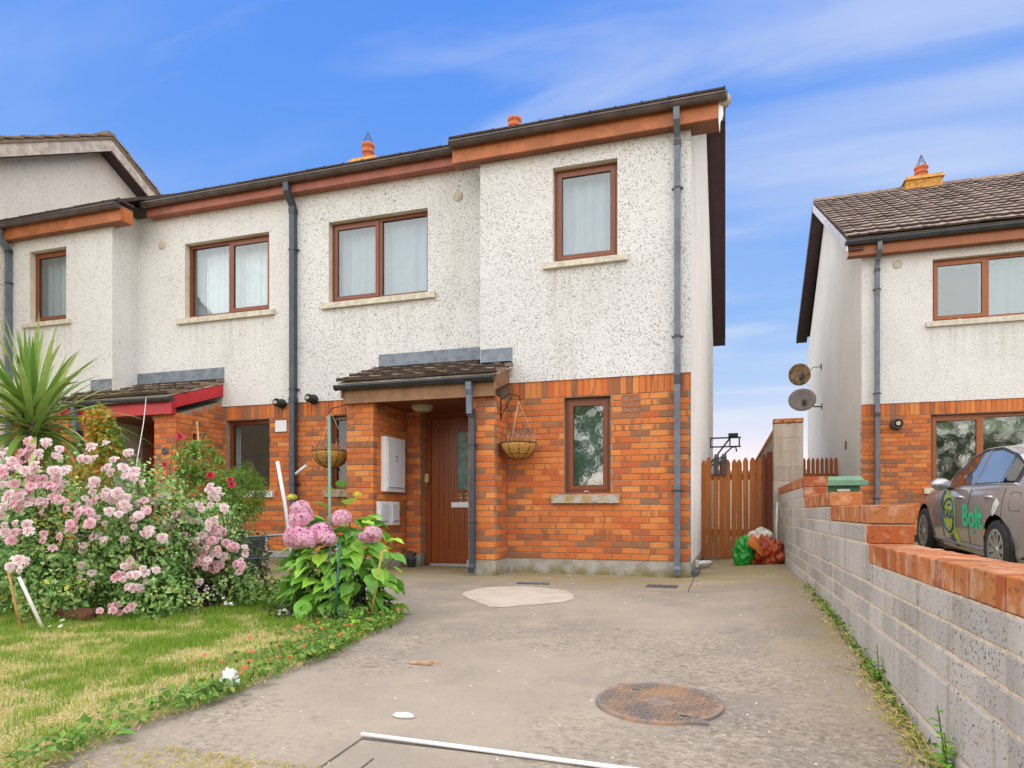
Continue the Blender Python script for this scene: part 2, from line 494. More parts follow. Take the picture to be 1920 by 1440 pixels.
M['lead'] = plain('lead', (.17, .20, .235), .5, var=.25, scale=9, bump=.1)
def m_tile(name, a, b, moss):
    k = NT(name); p = k.pos(); r = k.n('ShaderNodeObjectInfo').outputs['Random']
    c = k.mix(r, a, b); n1 = k.noise(p, 14, 5, .65); n2 = k.noise(p, 70, 2)
    c = k.mix(k.rng(n2, .5, .75, 0, .5), c, tuple(v * .5 for v in a))
    c = k.mix(k.rng(n1, .56, .66, 0, moss), c, (.20, .125, .028))
    c = k.mix(k.rng(n1, .42, .34, 0, moss * .6), c, (.40, .37, .31))
    return k.end(c, .9, k.bump(k.math('ADD', n1, n2), .5, .012), spec=.2)
M['tile'] = m_tile('tile', (.19, .135, .095), (.32, .235, .165), .85)
M['tile_far'] = m_tile('tile_far', (.21, .155, .13), (.33, .26, .215), .3)
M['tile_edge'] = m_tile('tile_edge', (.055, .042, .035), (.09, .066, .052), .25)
M['moss'] = plain('moss', (.14, .10, .02), .95, var=.5, scale=50, bump=.8)
M['terracotta'] = plain('terracotta', (.46, .115, .035), .75, var=.2, scale=12, bump=.1)
M['stack'] = plain('stack', (.46, .23, .05), .9, var=.3, scale=14, bump=.4)
M['wire'] = plain('wire', (.10, .10, .11), .4, .8)
M['white_plastic'] = plain('white_plastic', (.78, .78, .79), .35, var=.04, scale=4)
M['white_dirty'] = plain('white_dirty', (.70, .69, .66), .5, var=.15, scale=10)
M['meter_face'] = plain('meter_face', (.72, .74, .78), .4, var=.05, scale=4)
M['meter_grey'] = plain('meter_grey', (.60, .63, .69), .45, var=.08, scale=5)
M['blue_print'] = plain('blue_print', (.04, .16, .40), .5)
M['black'] = plain('black', (.014, .014, .016), .5, var=.2)
M['iron_black'] = plain('iron_black', (.02, .02, .024), .55, .4)
M['vent'] = plain('vent', (.50, .46, .35), .7, var=.15, scale=20)
M['room'] = plain('room', (.10, .10, .10), .9)  # dark sheet colour painted in for the unlit interior
M['curtain'] = plain('curtain', (.80, .82, .84), .9, var=.05, scale=6)
M['net'] = plain('net', (.40, .44, .48), .9, var=.05, scale=3)
M['room_wall'] = plain('room_wall', (.56, .60, .62), .9, var=.06, scale=1.5)
M['obscure'] = plain('obscure', (.27, .33, .31), .35, var=.25, scale=5)
M['cream_blind'] = plain('cream_blind', (.62, .60, .48), .85, var=.05, scale=6)
def m_glass(name, ior, tint, wav=0.0, rough=.02):
    k = NT(name); t = k.t; t.nodes.remove(k.b)
    tr = k.n('ShaderNodeBsdfTransparent', {'Color': tint}); gl = k.n('ShaderNodeBsdfGlossy', {'Color': (.95, .97, 1, 1), 'Roughness': rough})
    ge = k.n('ShaderNodeNewGeometry')
    dt = k.math('ABSOLUTE', k.n('ShaderNodeVectorMath', {0: ge.outputs['Incoming'], 1: ge.outputs['Normal']}, operation='DOT_PRODUCT').outputs['Value'])
    fr = k.n('ShaderNodeMath', {0: k.math('MULTIPLY', k.math('POWER', k.math('SUBTRACT', 1.0, dt), 5.0), 1 - ior), 1: ior}, operation='ADD')
    if wav:
        b = k.bump(k.noise(k.pos(), 14, 2, .5), wav, .01); k.set(gl.inputs['Normal'], b)
    mx = k.n('ShaderNodeMixShader', {0: fr.outputs[0]}); t.links.new(tr.outputs[0], mx.inputs[1]); t.links.new(gl.outputs[0], mx.inputs[2])
    t.links.new(mx.outputs[0], k.out.inputs[0]); return k.m
M['glass'] = m_glass('glass', .085, (.90, .94, .94, 1), .012)
M['glass_low'] = m_glass('glass_low', .035, (.85, .90, .90, 1))
M['glass_wavy'] = m_glass('glass_wavy', .13, (.75, .82, .80, 1), .035, .028)
M['glass_car'] = m_glass('glass_car', .38, (.45, .50, .50, 1))
def m_leaf(name, stops, transl=.25, rough=.5, attr=True):
    k = NT(name); r = k.n('ShaderNodeAttribute', attribute_name='rnd').outputs['Fac'] if attr else k.n('ShaderNodeObjectInfo').outputs['Random']
    nz = k.noise(k.pos(), 30, 2)
    c = k.ramp(k.math('ADD', k.math('MULTIPLY', r, .9), k.math('MULTIPLY', k.math('SUBTRACT', nz, .5), .3)), stops)
    k.end(c, rough, spec=.35)
    tl = k.n('ShaderNodeBsdfTranslucent', {'Color': c}); mx = k.n('ShaderNodeMixShader', {0: transl})
    k.t.links.new(k.b.outputs[0], mx.inputs[1]); k.t.links.new(tl.outputs[0], mx.inputs[2]); k.t.links.new(mx.outputs[0], k.out.inputs[0])
    return k.m
M['leaf_rose'] = m_leaf('leaf_rose', [(0, (0.086, 0.186, 0.050)), (.3, (0.170, 0.355, 0.081)), (.55, (0.309, 0.526, 0.156)), (.75, (0.495, 0.619, 0.279)), (.9, (0.619, 0.680, 0.124)), (1, (0.800, 0.342, 0.078))])
M['leaf_yellow'] = m_leaf('leaf_yellow', [(0, (0.192, 0.240, 0.030)), (.4, (0.360, 0.312, 0.036)), (.7, (0.552, 0.300, 0.024)), (1, (0.576, 0.168, 0.024))], .35)
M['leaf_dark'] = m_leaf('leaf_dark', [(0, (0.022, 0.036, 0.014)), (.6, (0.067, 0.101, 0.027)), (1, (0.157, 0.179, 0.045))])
M['leaf_ground'] = m_leaf('leaf_ground', [(0, (0.066, 0.140, 0.022)), (.45, (0.140, 0.281, 0.037)), (.8, (0.263, 0.413, 0.066)), (1, (0.488, 0.319, 0.075))], .3)
M['leaf_hyd'] = m_leaf('leaf_hyd', [(0, (0.138, 0.333, 0.051)), (.5, (0.237, 0.528, 0.066)), (.85, (0.388, 0.695, 0.084)), (1, (0.666, 0.751, 0.084))], .3, .4, attr=False)
M['leaf_cordyline'] = m_leaf('leaf_cordyline', [(0, (0.134, 0.255, 0.049)), (.5, (0.243, 0.389, 0.072)), (.8, (0.511, 0.582, 0.207)), (.95, (0.800, 0.777, 0.317)), (1, (0.800, 0.632, 0.121))], .25, .38, attr=False)
M['leaf_box'] = m_leaf('leaf_box', [(0, (0.053, 0.123, 0.014)), (.5, (0.140, 0.263, 0.026)), (.8, (0.228, 0.351, 0.039)), (1, (0.386, 0.193, 0.053))])
M['leaf_purple'] = m_leaf('leaf_purple', [(0, (.03, .008, .014)), (.6, (.075, .018, .03)), (1, (.16, .06, .06))])
M['grass'] = m_leaf('grass', [(0, (.14, .27, .022)), (.3, (.25, .42, .04)), (.5, (.40, .48, .07)), (.62, (.58, .52, .15)), (.82, (.74, .60, .30)), (1, (.80, .66, .42))], .3, .6)
M['leaf_tree'] = m_leaf('leaf_tree', [(0, (0.071, 0.137, 0.039)), (.5, (0.176, 0.312, 0.071)), (1, (0.351, 0.468, 0.117))])
def m_petal(name, a, b, attr=False):
    k = NT(name); r = k.n('ShaderNodeObjectInfo').outputs['Random']
    z = k.sep(k.objc()); d = k.n('ShaderNodeAttribute', attribute_name='rnd').outputs['Fac']
    c = k.mix(d, a, b); c = k.mix(k.math('MULTIPLY', r, .55), c, (.80, .60, .63))
    k.end(c, .6, spec=.2)
    tl = k.n('ShaderNodeBsdfTranslucent', {'Color': c}); mx = k.n('ShaderNodeMixShader', {0: .3})
    k.t.links.new(k.b.outputs[0], mx.inputs[1]); k.t.links.new(tl.outputs[0], mx.inputs[2]); k.t.links.new(mx.outputs[0], k.out.inputs[0])
    return k.m
M['petal_pink'] = m_petal('petal_pink', (.72, .24, .33), (.90, .62, .65))
M['petal_pale'] = m_petal('petal_pale', (.80, .48, .50), (.92, .83, .81))
M['petal_hyd'] = m_petal('petal_hyd', (.76, .30, .48), (.93, .66, .76))
M['petal_red'] = plain('petal_red', (.50, .012, .05), .55, var=.3, scale=40)
M['petal_yellow'] = plain('petal_yellow', (.62, .60, .06), .6)
M['petal_white'] = plain('petal_white', (.80, .80, .78), .6)
M['petal_orange'] = plain('petal_orange', (.55, .11, .03), .6)
M['stem'] = plain('stem', (.12, .09, .03), .8, var=.3)
M['stem_green'] = plain('stem_green', (.10, .14, .03), .7, var=.3)
M['cane'] = plain('cane', (.44, .27, .08), .7, var=.2)
M['stake_green'] = plain('stake_green', (.02, .10, .065), .4)
M['stake_pale'] = plain('stake_pale', (.16, .25, .18), .5)
M['coir'] = plain('coir', (.44, .225, .05), .95, var=.45, scale=60, bump=.8)
M['dead'] = plain('dead', (.44, .27, .16), .9, var=.3)
M['dead_pink'] = plain('dead_pink', (.50, .25, .19), .9, var=.3)
M['rail'] = plain('rail', (.25, .29, .32), .4, .5)
M['planter'] = plain('planter', (.050, .062, .082), .55, var=.2)
M['pot'] = plain('pot', (.06, .075, .085), .6, var=.2)
M['pot_brown'] = plain('pot_brown', (.085, .06, .05), .7)
def m_manhole():
    k = NT('manhole_iron'); p = k.pos(); n1 = k.noise(p, 6, 5, .6); n2 = k.noise(p, 45, 3)
    c = k.mix(k.rng(n1, .40, .62), (.36, .225, .135), (.19, .16, .14)); c = k.mix(k.rng(n2, .5, .75, 0, .45), c, (.40, .27, .16))
    return k.end(c, .7, k.bump(n2, .2, .003), .25)
M['manhole'] = m_manhole()
def m_bag(name, col, rough=.32):
    k = NT(name); nz = k.noise(k.pos(), 16, 4, .6)
    c = k.mix(k.rng(nz, .4, .65), col, tuple(v * .55 for v in col))
    return k.end(c, rough, k.bump(nz, .4, .02), spec=.5)
M['bag_green'] = m_bag('bag_green', (.012, .33, .03)); M['bag_orange'] = m_bag('bag_orange', (.42, .060, .012)); M['bag_orange_pale'] = m_bag('bag_orange_pale', (.62, .17, .03)); M['bag_white'] = m_bag('bag_white', (.66, .63, .56), .5)
M['bin'] = plain('bin', (.055, .15, .075), .5, var=.12, scale=6); M['bin_lid'] = plain('bin_lid', (.14, .27, .17), .5, var=.12, scale=6)
M['rubber'] = plain('rubber', (.065, .062, .066), .7, var=.25, scale=30, bump=.3)
def m_car():
    k = NT('car_paint'); n = k.noise(k.pos(), 400, 1)
    c = k.mix(k.rng(n, .4, .6, 0, .4), (.33, .285, .275), (.41, .36, .345))
    return k.end(c, .24, metal=.25, coat=1.0)
M['car'] = m_car()
M['tyre'] = plain('tyre', (.022, .02, .02), .8, var=.3, scale=30)
M['alloy'] = plain('alloy', (.62, .64, .66), .25, .85, var=.1)
M['chrome'] = plain('chrome', (.75, .75, .75), .12, 1.0, var=.02)
M['car_black'] = plain('car_black', (.012, .012, .013), .35)
M['car_grey'] = plain('car_grey', (.30, .29, .29), .4, .4)
M['taxi_lime'] = plain('taxi_lime', (.46, .58, .06), .45, var=.05); M['taxi_blue'] = plain('taxi_blue', (.012, .075, .22), .45, var=.05); M['logo_green'] = plain('logo_green', (.015, .56, .26), .45, var=.05)
def m_dish(name, a, b):
    k = NT(name); n1 = k.noise(k.pos(), 12, 5, .65); return k.end(k.mix(k.rng(n1, .38, .62), a, b), .6, k.bump(n1, .2, .004))
M['dish_rusty'] = m_dish('dish_rusty', (.42, .31, .16), (.20, .115, .04)); M['dish_grey'] = m_dish('dish_grey', (.44, .38, .36), (.36, .31, .30))
M['lamp_glass'] = plain('lamp_glass', (.40, .35, .22), .3, var=.2, scale=40)
M['beige_plastic'] = plain('beige_plastic', (.55, .36, .15), .5)
M['digit'] = plain('digit', (.62, .52, .40), .4, .4)
M['steel'] = plain('steel', (.55, .56, .58), .35, .6)
M['door_glass'] = plain('door_glass', (.10, .19, .17), .18, var=.35, scale=9)
M['mesh_grey'] = plain('mesh_grey', (.13, .125, .13), .7, .3, var=.2, scale=30)
M['slate'] = plain('slate', (.12, .13, .14), .8, var=.35, scale=50, bump=.5)
M['bark'] = plain('bark', (.10, .075, .05), .95, var=.4, scale=20, bump=.8)
M['log'] = plain('log', (.16, .065, .035), .9, var=.35, scale=20, bump=.6)
M['garden_wall'] = plain('garden_wall', (.62, .57, .47), .9, var=.15, scale=3, bump=.3)

# ------------------------------------------------------------------ ground, drives, paths
def sheet(name, xs, ys, zf, mat, kind='structure', clip=None):
    xs, ys = np.asarray(xs), np.asarray(ys)
    vv = [(x, y, zf(x, y)) for y in ys for x in xs]
    nx = len(xs); ff = []
    for j in range(len(ys) - 1):
        for i in range(nx - 1):
            if clip and not clip((xs[i] + xs[i + 1]) / 2, (ys[j] + ys[j + 1]) / 2): continue
            ff.append((j * nx + i, j * nx + i + 1, (j + 1) * nx + i + 1, (j + 1) * nx + i))
    o = np_mesh(name, vv, ff, mat, smooth=True)
    return tag(o, kind=kind)
LAWN_X = -2.40
def lawn_edge(y):            # driveway edge: nearly straight with a ragged rim
    return LAWN_X + .035 * math.sin(y * 2.3) + .02 * math.sin(y * 7.1 + 1)
sheet('ground', [-400, -60, -20, -8, 8, 20, 60, 400], [-400, -60, -20, 0, 20, 40, 80, 400], lambda x, y: -.42, M['field'])
sheet('driveway', np.linspace(-4.4, .80, 44), np.linspace(-1.5, 6.757, 70), lambda x, y: g(x, y), M['concrete'])
sheet('house_apron', np.linspace(-6.4, -.352, 46), np.linspace(6.765, 8.9, 20), lambda x, y: g(x, y), M['concrete'])
sheet('side_path', np.linspace(-.344, .80, 14), np.linspace(6.765, 20.0, 60), lambda x, y: g(x, y), M['concrete'])
sheet('joint_bed', np.linspace(-6.4, .8, 30), np.linspace(6.70, 8.2, 12), lambda x, y: g(x, y) - .014, M['grit'])
def lawn_z(x, y):
    return g(x, y) + .022 + .012 * mnoise.noise(Vector((x * 1.3, y * 1.3, 0))) + .006 * mnoise.noise(Vector((x * 5, y * 5, 3)))
def lawn_sheet():
    ys = np.linspace(-.5, 5.2, 60); n = 60; vv = []; ff = []
    for y in ys:
        xe = lawn_edge(y)
        if y > 4.75: xe = lawn_edge(y) - (y - 4.75) * .55
        for i in range(n):
            t = i / (n - 1); x = -12 + (xe + 12) * t
            vv.append((x, y, lawn_z(x, y) if i < n - 1 else g(x, y) - .02))
    for j in range(len(ys) - 1):
        for i in range(n - 1):
            ff.append((j * n + i, j * n + i + 1, (j + 1) * n + i + 1, (j + 1) * n + i))
    return tag(np_mesh('lawn', vv, ff, M['soil'], smooth=True), kind='structure')
lawn_sheet()
for nm_, (xa, xb, ya, yb) in (('slab_joint', (-1.445, .74, 2.466, 2.474)), ('slab_joint', (-1.452, -1.444, .5, 2.474)), ('slab_joint', (-1.30, -1.293, .5, 2.30))):
    sheet(nm_, np.linspace(xa, xb, 16), np.linspace(ya, yb, 8), lambda x, y: g(x, y) + .003, M['grit'])
sheet('flower_bed', np.linspace(-12, -3.75, 50), np.linspace(5.16, 6.75, 14), lambda x, y: lawn_z(x, y) + .01, M['soil'])
sheet('garden_path', np.linspace(-12, -6.41, 20), np.linspace(6.765, 8.9, 12), lambda x, y: g(x, y), M['concrete'])
sheet('neighbour_drive', np.linspace(.90, 8.5, 30), np.linspace(-1.5, 13.1, 50), lambda x, y: .07 + .05 * (y - 8.05) if y > 6.5 else -.0075 - .025 * (6.5 - y), M['concrete'])
sheet('pavement', np.linspace(-30, 30, 40), [-3.6, -1.5], lambda x, y: -.252, M['concrete'])
sheet('road', np.linspace(-60, 60, 30), [-11, -3.75], lambda x, y: -.37, M['asphalt'])
kb = MB()
kb.box(-30, 30, -3.74, -3.61, -.40, -.25); tag(kb.build('kerb', M['plinth']), kind='structure')
# pale repair patch
pp = [(-2.48, 6.171), (-2.438, 6.543), (-2.159, 6.73), (-1.863, 6.735), (-1.535, 6.576), (-1.374, 6.243), (-1.392, 5.962), (-1.629, 5.73), (-1.909, 5.523), (-2.078, 5.646), (-2.322, 5.914)]
def smooth_poly(p, n=4):
    out = []
    L = len(p)
    for i in range(L):
        p0, p1, p2, p3 = [Vector(p[(i + k) % L]) for k in (-1, 0, 1, 2)]
        for j in range(n):
            t = j / n
            out.append(.5 * ((2 * p1) + (-p0 + p2) * t + (2 * p0 - 5 * p1 + 4 * p2 - p3) * t * t + (-p0 + 3 * p1 - 3 * p2 + p3) * t ** 3))
    return out
ring = smooth_poly(pp); cx, cy = -1.92, 6.15
pv = [(cx, cy, g(cx, cy) + .016)]; pf = []
for f_, dz in ((.55, .015), (.92, .011), (1.0, .003)):
    for i_, q in enumerate(ring):
        w = 1 + (.02 * math.sin(i_ * 2.1) if f_ == 1.0 else 0)
        x, y = cx + (q.x - cx) * f_ * w, cy + (q.y - cy) * f_ * w
        pv.append((x, y, g(x, y) + dz))
n = len(ring)
tri = [(0, 1 + i, 1 + (i + 1) % n, 1 + (i + 1) % n) for i in range(n)]
b_ = MB(); b_.v = pv
for i in range(n):
    b_.f.append([0, 1 + i, 1 + (i + 1) % n]); b_.m.append(0); b_.s.append(True)
    for r_ in (0, 1):
        b_.f.append([1 + r_ * n + i, 1 + (r_ + 1) * n + i, 1 + (r_ + 1) * n + (i + 1) % n, 1 + r_ * n + (i + 1) % n]); b_.m.append(0); b_.s.append(True)
tag(b_.build('concrete_patch', M['patch']), kind='structure')
# beyond the gate
gw = MB(); gw.box(-3, 9, 24.0, 24.2, -.3, 2.1); gw.box(-3, 9, 23.97, 24.23, 2.103, 2.17)
tag(gw.build('back_garden_wall', M['garden_wall']), 'pale rendered wall at the back, glimpsed between the gate slats', 'wall')
sheet('back_lawn', np.linspace(-2, 9, 10), np.linspace(20.0, 24.0, 6), lambda x, y: .0, M['field'])

# ------------------------------------------------------------------ houses
Y1, Y2 = 8.18, 8.66
ZB, NC, CH = .184, 27, .075                # brick base, courses, course height
ZS = ZB + NC * CH                          # underside of the soldier course
ZT = ZS + .225                             # top of the brickwork
def unit_brick(name, mats, L=.215, Hh=.065, D=.09, c=.004):
    x, z = L / 2, Hh / 2
    v = [(-x, D, -z), (x, D, -z), (x, D, z), (-x, D, z), (-x, c, -z), (x, c, -z), (x, c, z), (-x, c, z), (-x + c, 0, -z + c), (x - c, 0, -z + c), (x - c, 0, z - c), (-x + c, 0, z - c)]
    f = [(0, 4, 5, 1)[::-1], (1, 5, 6, 2)[::-1], (2, 6, 7, 3)[::-1], (3, 7, 4, 0)[::-1], (4, 8, 9, 5)[::-1], (5, 9, 10, 6)[::-1], (6, 10, 11, 7)[::-1], (7, 11, 8, 4)[::-1], (8, 11, 10, 9)[::-1], (0, 1, 2, 3)[::-1]]
    me = bpy.data.meshes.new(name); me.from_pydata(v, [], f); me.materials.append(mats)
    bm = bmesh.new(); bm.from_mesh(me); bmesh.ops.recalc_face_normals(bm, faces=bm.faces); bm.to_mesh(me); bm.free()
    return me
BR = unit_brick('brick', M['brick'])
BRV = np.array([v.co[:] for v in BR.vertices]); BRF = [list(p.vertices) for p in BR.polygons]
def courses(a0, a1, z0, n, openings=(), L=.225, ch=.075, phase=0, slope=None):
    out = []
    for i in range(n):
        zb, zt = z0 + i * ch, z0 + (i + 1) * ch
        lo = a0 if slope is None else max(a0, slope((zb + zt) / 2))
        off = 0 if (i + phase) % 2 == 0 else L / 2
        a = a0 - off
        while a < a1 - .005:
            s, e = max(a, lo), min(a + L, a1)
            segs = [(s, e)] if e - s > .02 else []
            for (oa, ob, oz0, oz1) in openings:
                if zt - .012 > oz0 and zb + .012 < oz1:
                    ns = []
                    for (p, q) in segs:
                        if q <= oa or p >= ob: ns.append((p, q)); continue
                        if p < oa: ns.append((p, oa))
                        if q > ob: ns.append((ob, q))
                    segs = ns
            for (p, q) in segs:
                if q - p > .03: out.append((p + (.0 if p in (a0,) else .005), q - (.0 if q == a1 else .005), zb + .01, zt))
            a += L
    return out
def soldiers(a0, a1, z0, h=.225, w=.075, openings=()):
    out = []; n = max(1, round((a1 - a0) / w)); w = (a1 - a0) / n
    for i in range(n):
        out.append((a0 + i * w + .004, a0 + (i + 1) * w - .004, z0 + .01, z0 + h - .003))
    return out
def place(lst, plane, p):
    """brick rectangles (a0,a1,z0,z1) on plane 'F' (facing -Y at y=p) or 'R' (facing +X at x=p) -> matrices"""
    ms = []
    for (a0, a1, z0, z1) in lst:
        j = RND.uniform(-.0015, .0025)
        vert = (z1 - z0) > .15
        if plane == 'F': loc = Vector(((a0 + a1) / 2, p + j, (z0 + z1) / 2)); R = Matrix.Identity(4)
        else: loc = Vector((p - j, (a0 + a1) / 2, (z0 + z1) / 2)); R = Matrix.Rotation(math.pi / 2, 4, 'Z')
        if vert: R = R @ Matrix.Rotation(math.pi / 2, 4, 'Y'); S = ((z1 - z0) / .215, 1, (a1 - a0) / .065)
        else: S = ((a1 - a0) / .215, 1, (z1 - z0) / .065)
        R = R @ Matrix.Rotation(RND.uniform(-.004, .004), 4, 'Y')
        ms.append((loc, R, S))
    return ms
def brick_objects(parent, ms, me=None):
    me = me or BR
    for (loc, R, S) in ms:
        o = bpy.data.objects.new('brick', me); COL.objects.link(o)
        o.location = loc; o.rotation_euler = R.to_euler(); o.scale = S
        o.parent = parent; o.matrix_parent_inverse = Matrix.Translation(-WPOS[parent.name])
def brick_mass(parent, ms, name='brickwork', mat=None):
    if not ms: return
    V, F, A = [], [], []; b = 0
    for (loc, R, S) in ms:
        mm = np.array(R.to_3x3()) @ np.diag(S)
        V.append(BRV @ mm.T + np.array(loc)); F += [[b + i for i in f] for f in BRF]; A += [RND.random()] * len(BRV); b += len(BRV)
    V = np.vstack(V)
    o = np_mesh(name, V, F, mat or M['brick_joined'], parent, A); o['kind'] = 'stuff'
    return o
def panel(mb, plane, p, a0, a1, z0, z1, openings, depth, mi=0, mr=1, flip=1):
    """flat wall with rectangular holes and their reveals. plane F: y=p inward +Y; R: x=p inward -X"""
    P = (lambda a, d, z: (a, p + d, z)) if plane == 'F' else (lambda a, d, z: (p - d * flip, a, z))
    As = sorted(set([a0, a1] + [v for o in openings for v in o[:2]])); Zs = sorted(set([z0, z1] + [v for o in openings for v in o[2:]]))
    for i in range(len(As) - 1):
        for j in range(len(Zs) - 1):
            am, zm = (As[i] + As[i + 1]) / 2, (Zs[j] + Zs[j + 1]) / 2
            if any(o[0] < am < o[1] and o[2] < zm < o[3] for o in openings): continue
            mb.face([P(As[i], 0, Zs[j]), P(As[i + 1], 0, Zs[j]), P(As[i + 1], 0, Zs[j + 1]), P(As[i], 0, Zs[j + 1])], mi)
    for (oa, ob, oz0, oz1) in openings:
        for q in (((oa, oz0), (oa, oz1)), ((oa, oz1), (ob, oz1)), ((ob, oz1), (ob, oz0)), ((ob, oz0), (oa, oz0))):
            (s0, t0), (s1, t1) = q
            mb.face([P(s0, 0, t0), P(s1, 0, t1), P(s1, depth, t1), P(s0, depth, t0)], mr)
def curtain_mesh(x0, x1, y, z0, z1, amp=.012, per=.09):
    n = max(8, int((x1 - x0) / per * 6)); mb = MB()
    xs = [x0 + (x1 - x0) * i / n for i in range(n + 1)]
    ys = [y + amp * math.sin((x - x0) / per * 2 * math.pi) + amp * .5 * math.sin((x - x0) * 23.0) for x in xs]
    for i in range(n):
        mb.face([(xs[i], ys[i], z0), (xs[i + 1], ys[i + 1], z0), (xs[i + 1], ys[i + 1], z1), (xs[i], ys[i], z1)], 0, True)
    return mb
def window(house, x0, x1, z0, z1, yf, lights, frame='frame', sill=None, glass='glass', back=None, chip=True, setback=.10):
    """lights: list of (fraction0, fraction1, 'sash'|'fixed'). back: list of (kind, fx0, fx1, fz0, fz1)"""
    fw = .052; y0 = yf + setback; e = .003
    mb = MB(); a, b, c, d = x0 + e, x1 - e, z0 + e, z1 - e
    mb.box(a, a + fw, y0, y0 + .07, c, d).box(b - fw, b, y0, y0 + .07, c, d)
    mb.box(a + fw, b - fw, y0 + .001, y0 + .069, c, c + fw).box(a + fw, b - fw, y0 + .001, y0 + .069, d - fw, d)
    cuts = [l[0] for l in lights[1:]]
    for t in cuts:
        xm = a + (b - a) * t; mb.box(xm - .03, xm + .03, y0 + .002, y0 + .068, c + fw, d - fw)
    w = mb.build('window', M[frame], house)
    for (t0, t1, kind) in lights:
        la = a + (b - a) * t0 + (fw if t0 == 0 else .03); lb = a + (b - a) * t1 - (fw if t1 == 1 else .03); lc, ld = c + fw, d - fw
        if kind == 'sash':
            s = MB(); q = .042; o = .012; ys = y0 - .014
            s.box(la - o, la + q, ys, ys + .05, lc - o, ld + o).box(lb - q, lb + o, ys, ys + .05, lc - o, ld + o)
            s.box(la + q, lb - q, ys + .001, ys + .049, lc - o, lc + q).box(la + q, lb - q, ys + .001, ys + .049, ld - q, ld + o)
            sa = s.build('sash', M[frame], w)
            g_ = MB(); g_.box(la + q - .004, lb - q + .004, ys + .02, ys + .026, lc + q - .004, ld - q + .004); g_.build('pane', M[glass], w)
            bd = MB()
            for bx in ((la + q, la + q + .007, lc + q, ld - q), (lb - q - .007, lb - q, lc + q, ld - q), (la + q + .007, lb - q - .007, lc + q, lc + q + .007), (la + q + .007, lb - q - .007, ld - q - .007, ld - q)):
                bd.box(bx[0], bx[1], ys + .012, ys + .0195, bx[2], bx[3])
            bd.build('bead', M['black'], w)
        else:
            g_ = MB(); g_.box(la - .004, lb + .004, y0 + .03, y0 + .036, lc - .004, ld + .004); g_.build('pane', M[glass], w)
            bd = MB()
            for bx in ((la, la + .007, lc, ld), (lb - .007, lb, lc, ld), (la + .007, lb - .007, lc, lc + .007), (la + .007, lb - .007, ld - .007, ld)):
                bd.box(bx[0], bx[1], y0 + .022, y0 + .0295, bx[2], bx[3])
            bd.build('bead', M['black'], w)
    if chip:
        xm = a + (b - a) * (.45 if len(lights) == 1 else .25); cm = MB()
        cm.hexa([(xm - .03, y0 - .012, c + .016), (xm + .03, y0 - .012, c + .02), (xm + .03, y0 - .001, c + .02), (xm - .03, y0 - .001, c + .016), (xm - .025, y0 - .012, c + .026), (xm + .03, y0 - .012, c + .03), (xm + .03, y0 - .001, c + .03), (xm - .025, y0 - .001, c + .026)])
        cm.build('trickle_vent', M['white_dirty'], w)
    if sill:
        s0, s1, t0, t1, sm = sill; s = MB()
        s.hexa([(s0, yf - .055, t0), (s1, yf - .055, t0), (s1, yf + setback - .002, t0), (s0, yf + setback - .002, t0), (s0, yf - .055, t1 - .02), (s1, yf - .055, t1 - .02), (s1, yf + setback - .002, t1), (s0, yf + setback - .002, t1)])
        s.build('sill', M[sm], w)
    for (kind, f0, f1, h0, h1) in (back or []):
        xa, xb, za, zb = x0 - .05 + (x1 - x0 + .1) * f0, x0 - .05 + (x1 - x0 + .1) * f1, z0 - .05 + (z1 - z0 + .1) * h0, z0 - .05 + (z1 - z0 + .1) * h1
        if kind == 'curtain': curtain_mesh(xa, xb, yf + .30, za, zb).build('curtain', M['curtain'], w)
        elif kind == 'net': curtain_mesh(xa, xb, yf + .27, za, zb, .014, .17).build('curtain', M['net'], w)
        elif kind == 'blind':
            # scalloped lower edge
            n = 40; mb = MB()
            for i in range(n):
                u0, u1 = i / n, (i + 1) / n; s0 = abs(math.sin(u0 * math.pi * 5)) * .06; s1 = abs(math.sin(u1 * math.pi * 5)) * .06
                mb.face([(xa + (xb - xa) * u0, yf + .27, za - s0 + .05), (xa + (xb - xa) * u1, yf + .27, za - s1 + .05), (xa + (xb - xa) * u1, yf + .27, zb), (xa + (xb - xa) * u0, yf + .27, zb)])
            mb.build('blind', M['cream_blind'], w)
        else:
            mb = MB(); mb.box(xa, xb, yf + .28, yf + .29, za, zb); mb.build('blind', M[kind], w)  # flat backing sheet; the dark one stands in for the unlit room's shade
    return w
def gutter(parent, x0, x1, yb, zt, mat, r=.058, name='gutter', clips=None):
    """half-round gutter whose back touches y=yb"""
    mb = MB(); cy = yb - r; n = 10
    prof = [(cy + r * math.cos(math.pi + math.pi * i / n), zt + r * 1.15 * math.sin(math.pi + math.pi * i / n)) for i in range(n + 1)]
    prof2 = [(cy + (r - .006) * math.cos(2 * math.pi - math.pi * i / n), zt + (r * 1.15 - .006) * math.sin(2 * math.pi - math.pi * i / n)) for i in range(n + 1)]
    poly = [(x0, a, b) for a, b in prof + prof2]
    mb.prism(poly, (x1 - x0, 0, 0))
    mb.box(x0, x1, cy - r - .008, cy - r - .001, zt - .016, zt + .004)
    for xe in (x0 - .012, x1 + .004):
        mb.prism([(xe, cy + (r + .006) * math.cos(math.pi + math.pi * i / n), zt + .004 + (r * 1.15 + .006) * math.sin(math.pi + math.pi * i / n)) for i in range(n + 1)], (.008, 0, 0))
    o = mb.build(name, mat, parent)
    L = x1 - x0; k = max(1, int(L / .95))
    br = MB()
    for i in range(1, k + 1):
        xx = x0 + L * (i - .5) / k
        br.prism([(xx, cy + (r + .007) * math.cos(math.pi + math.pi * j / n), zt + .003 + (r * 1.15 + .007) * math.sin(math.pi + math.pi * j / n)) for j in range(n + 1)], (.03, 0, 0))
    br.build('gutter_bracket', mat, o)
    return o
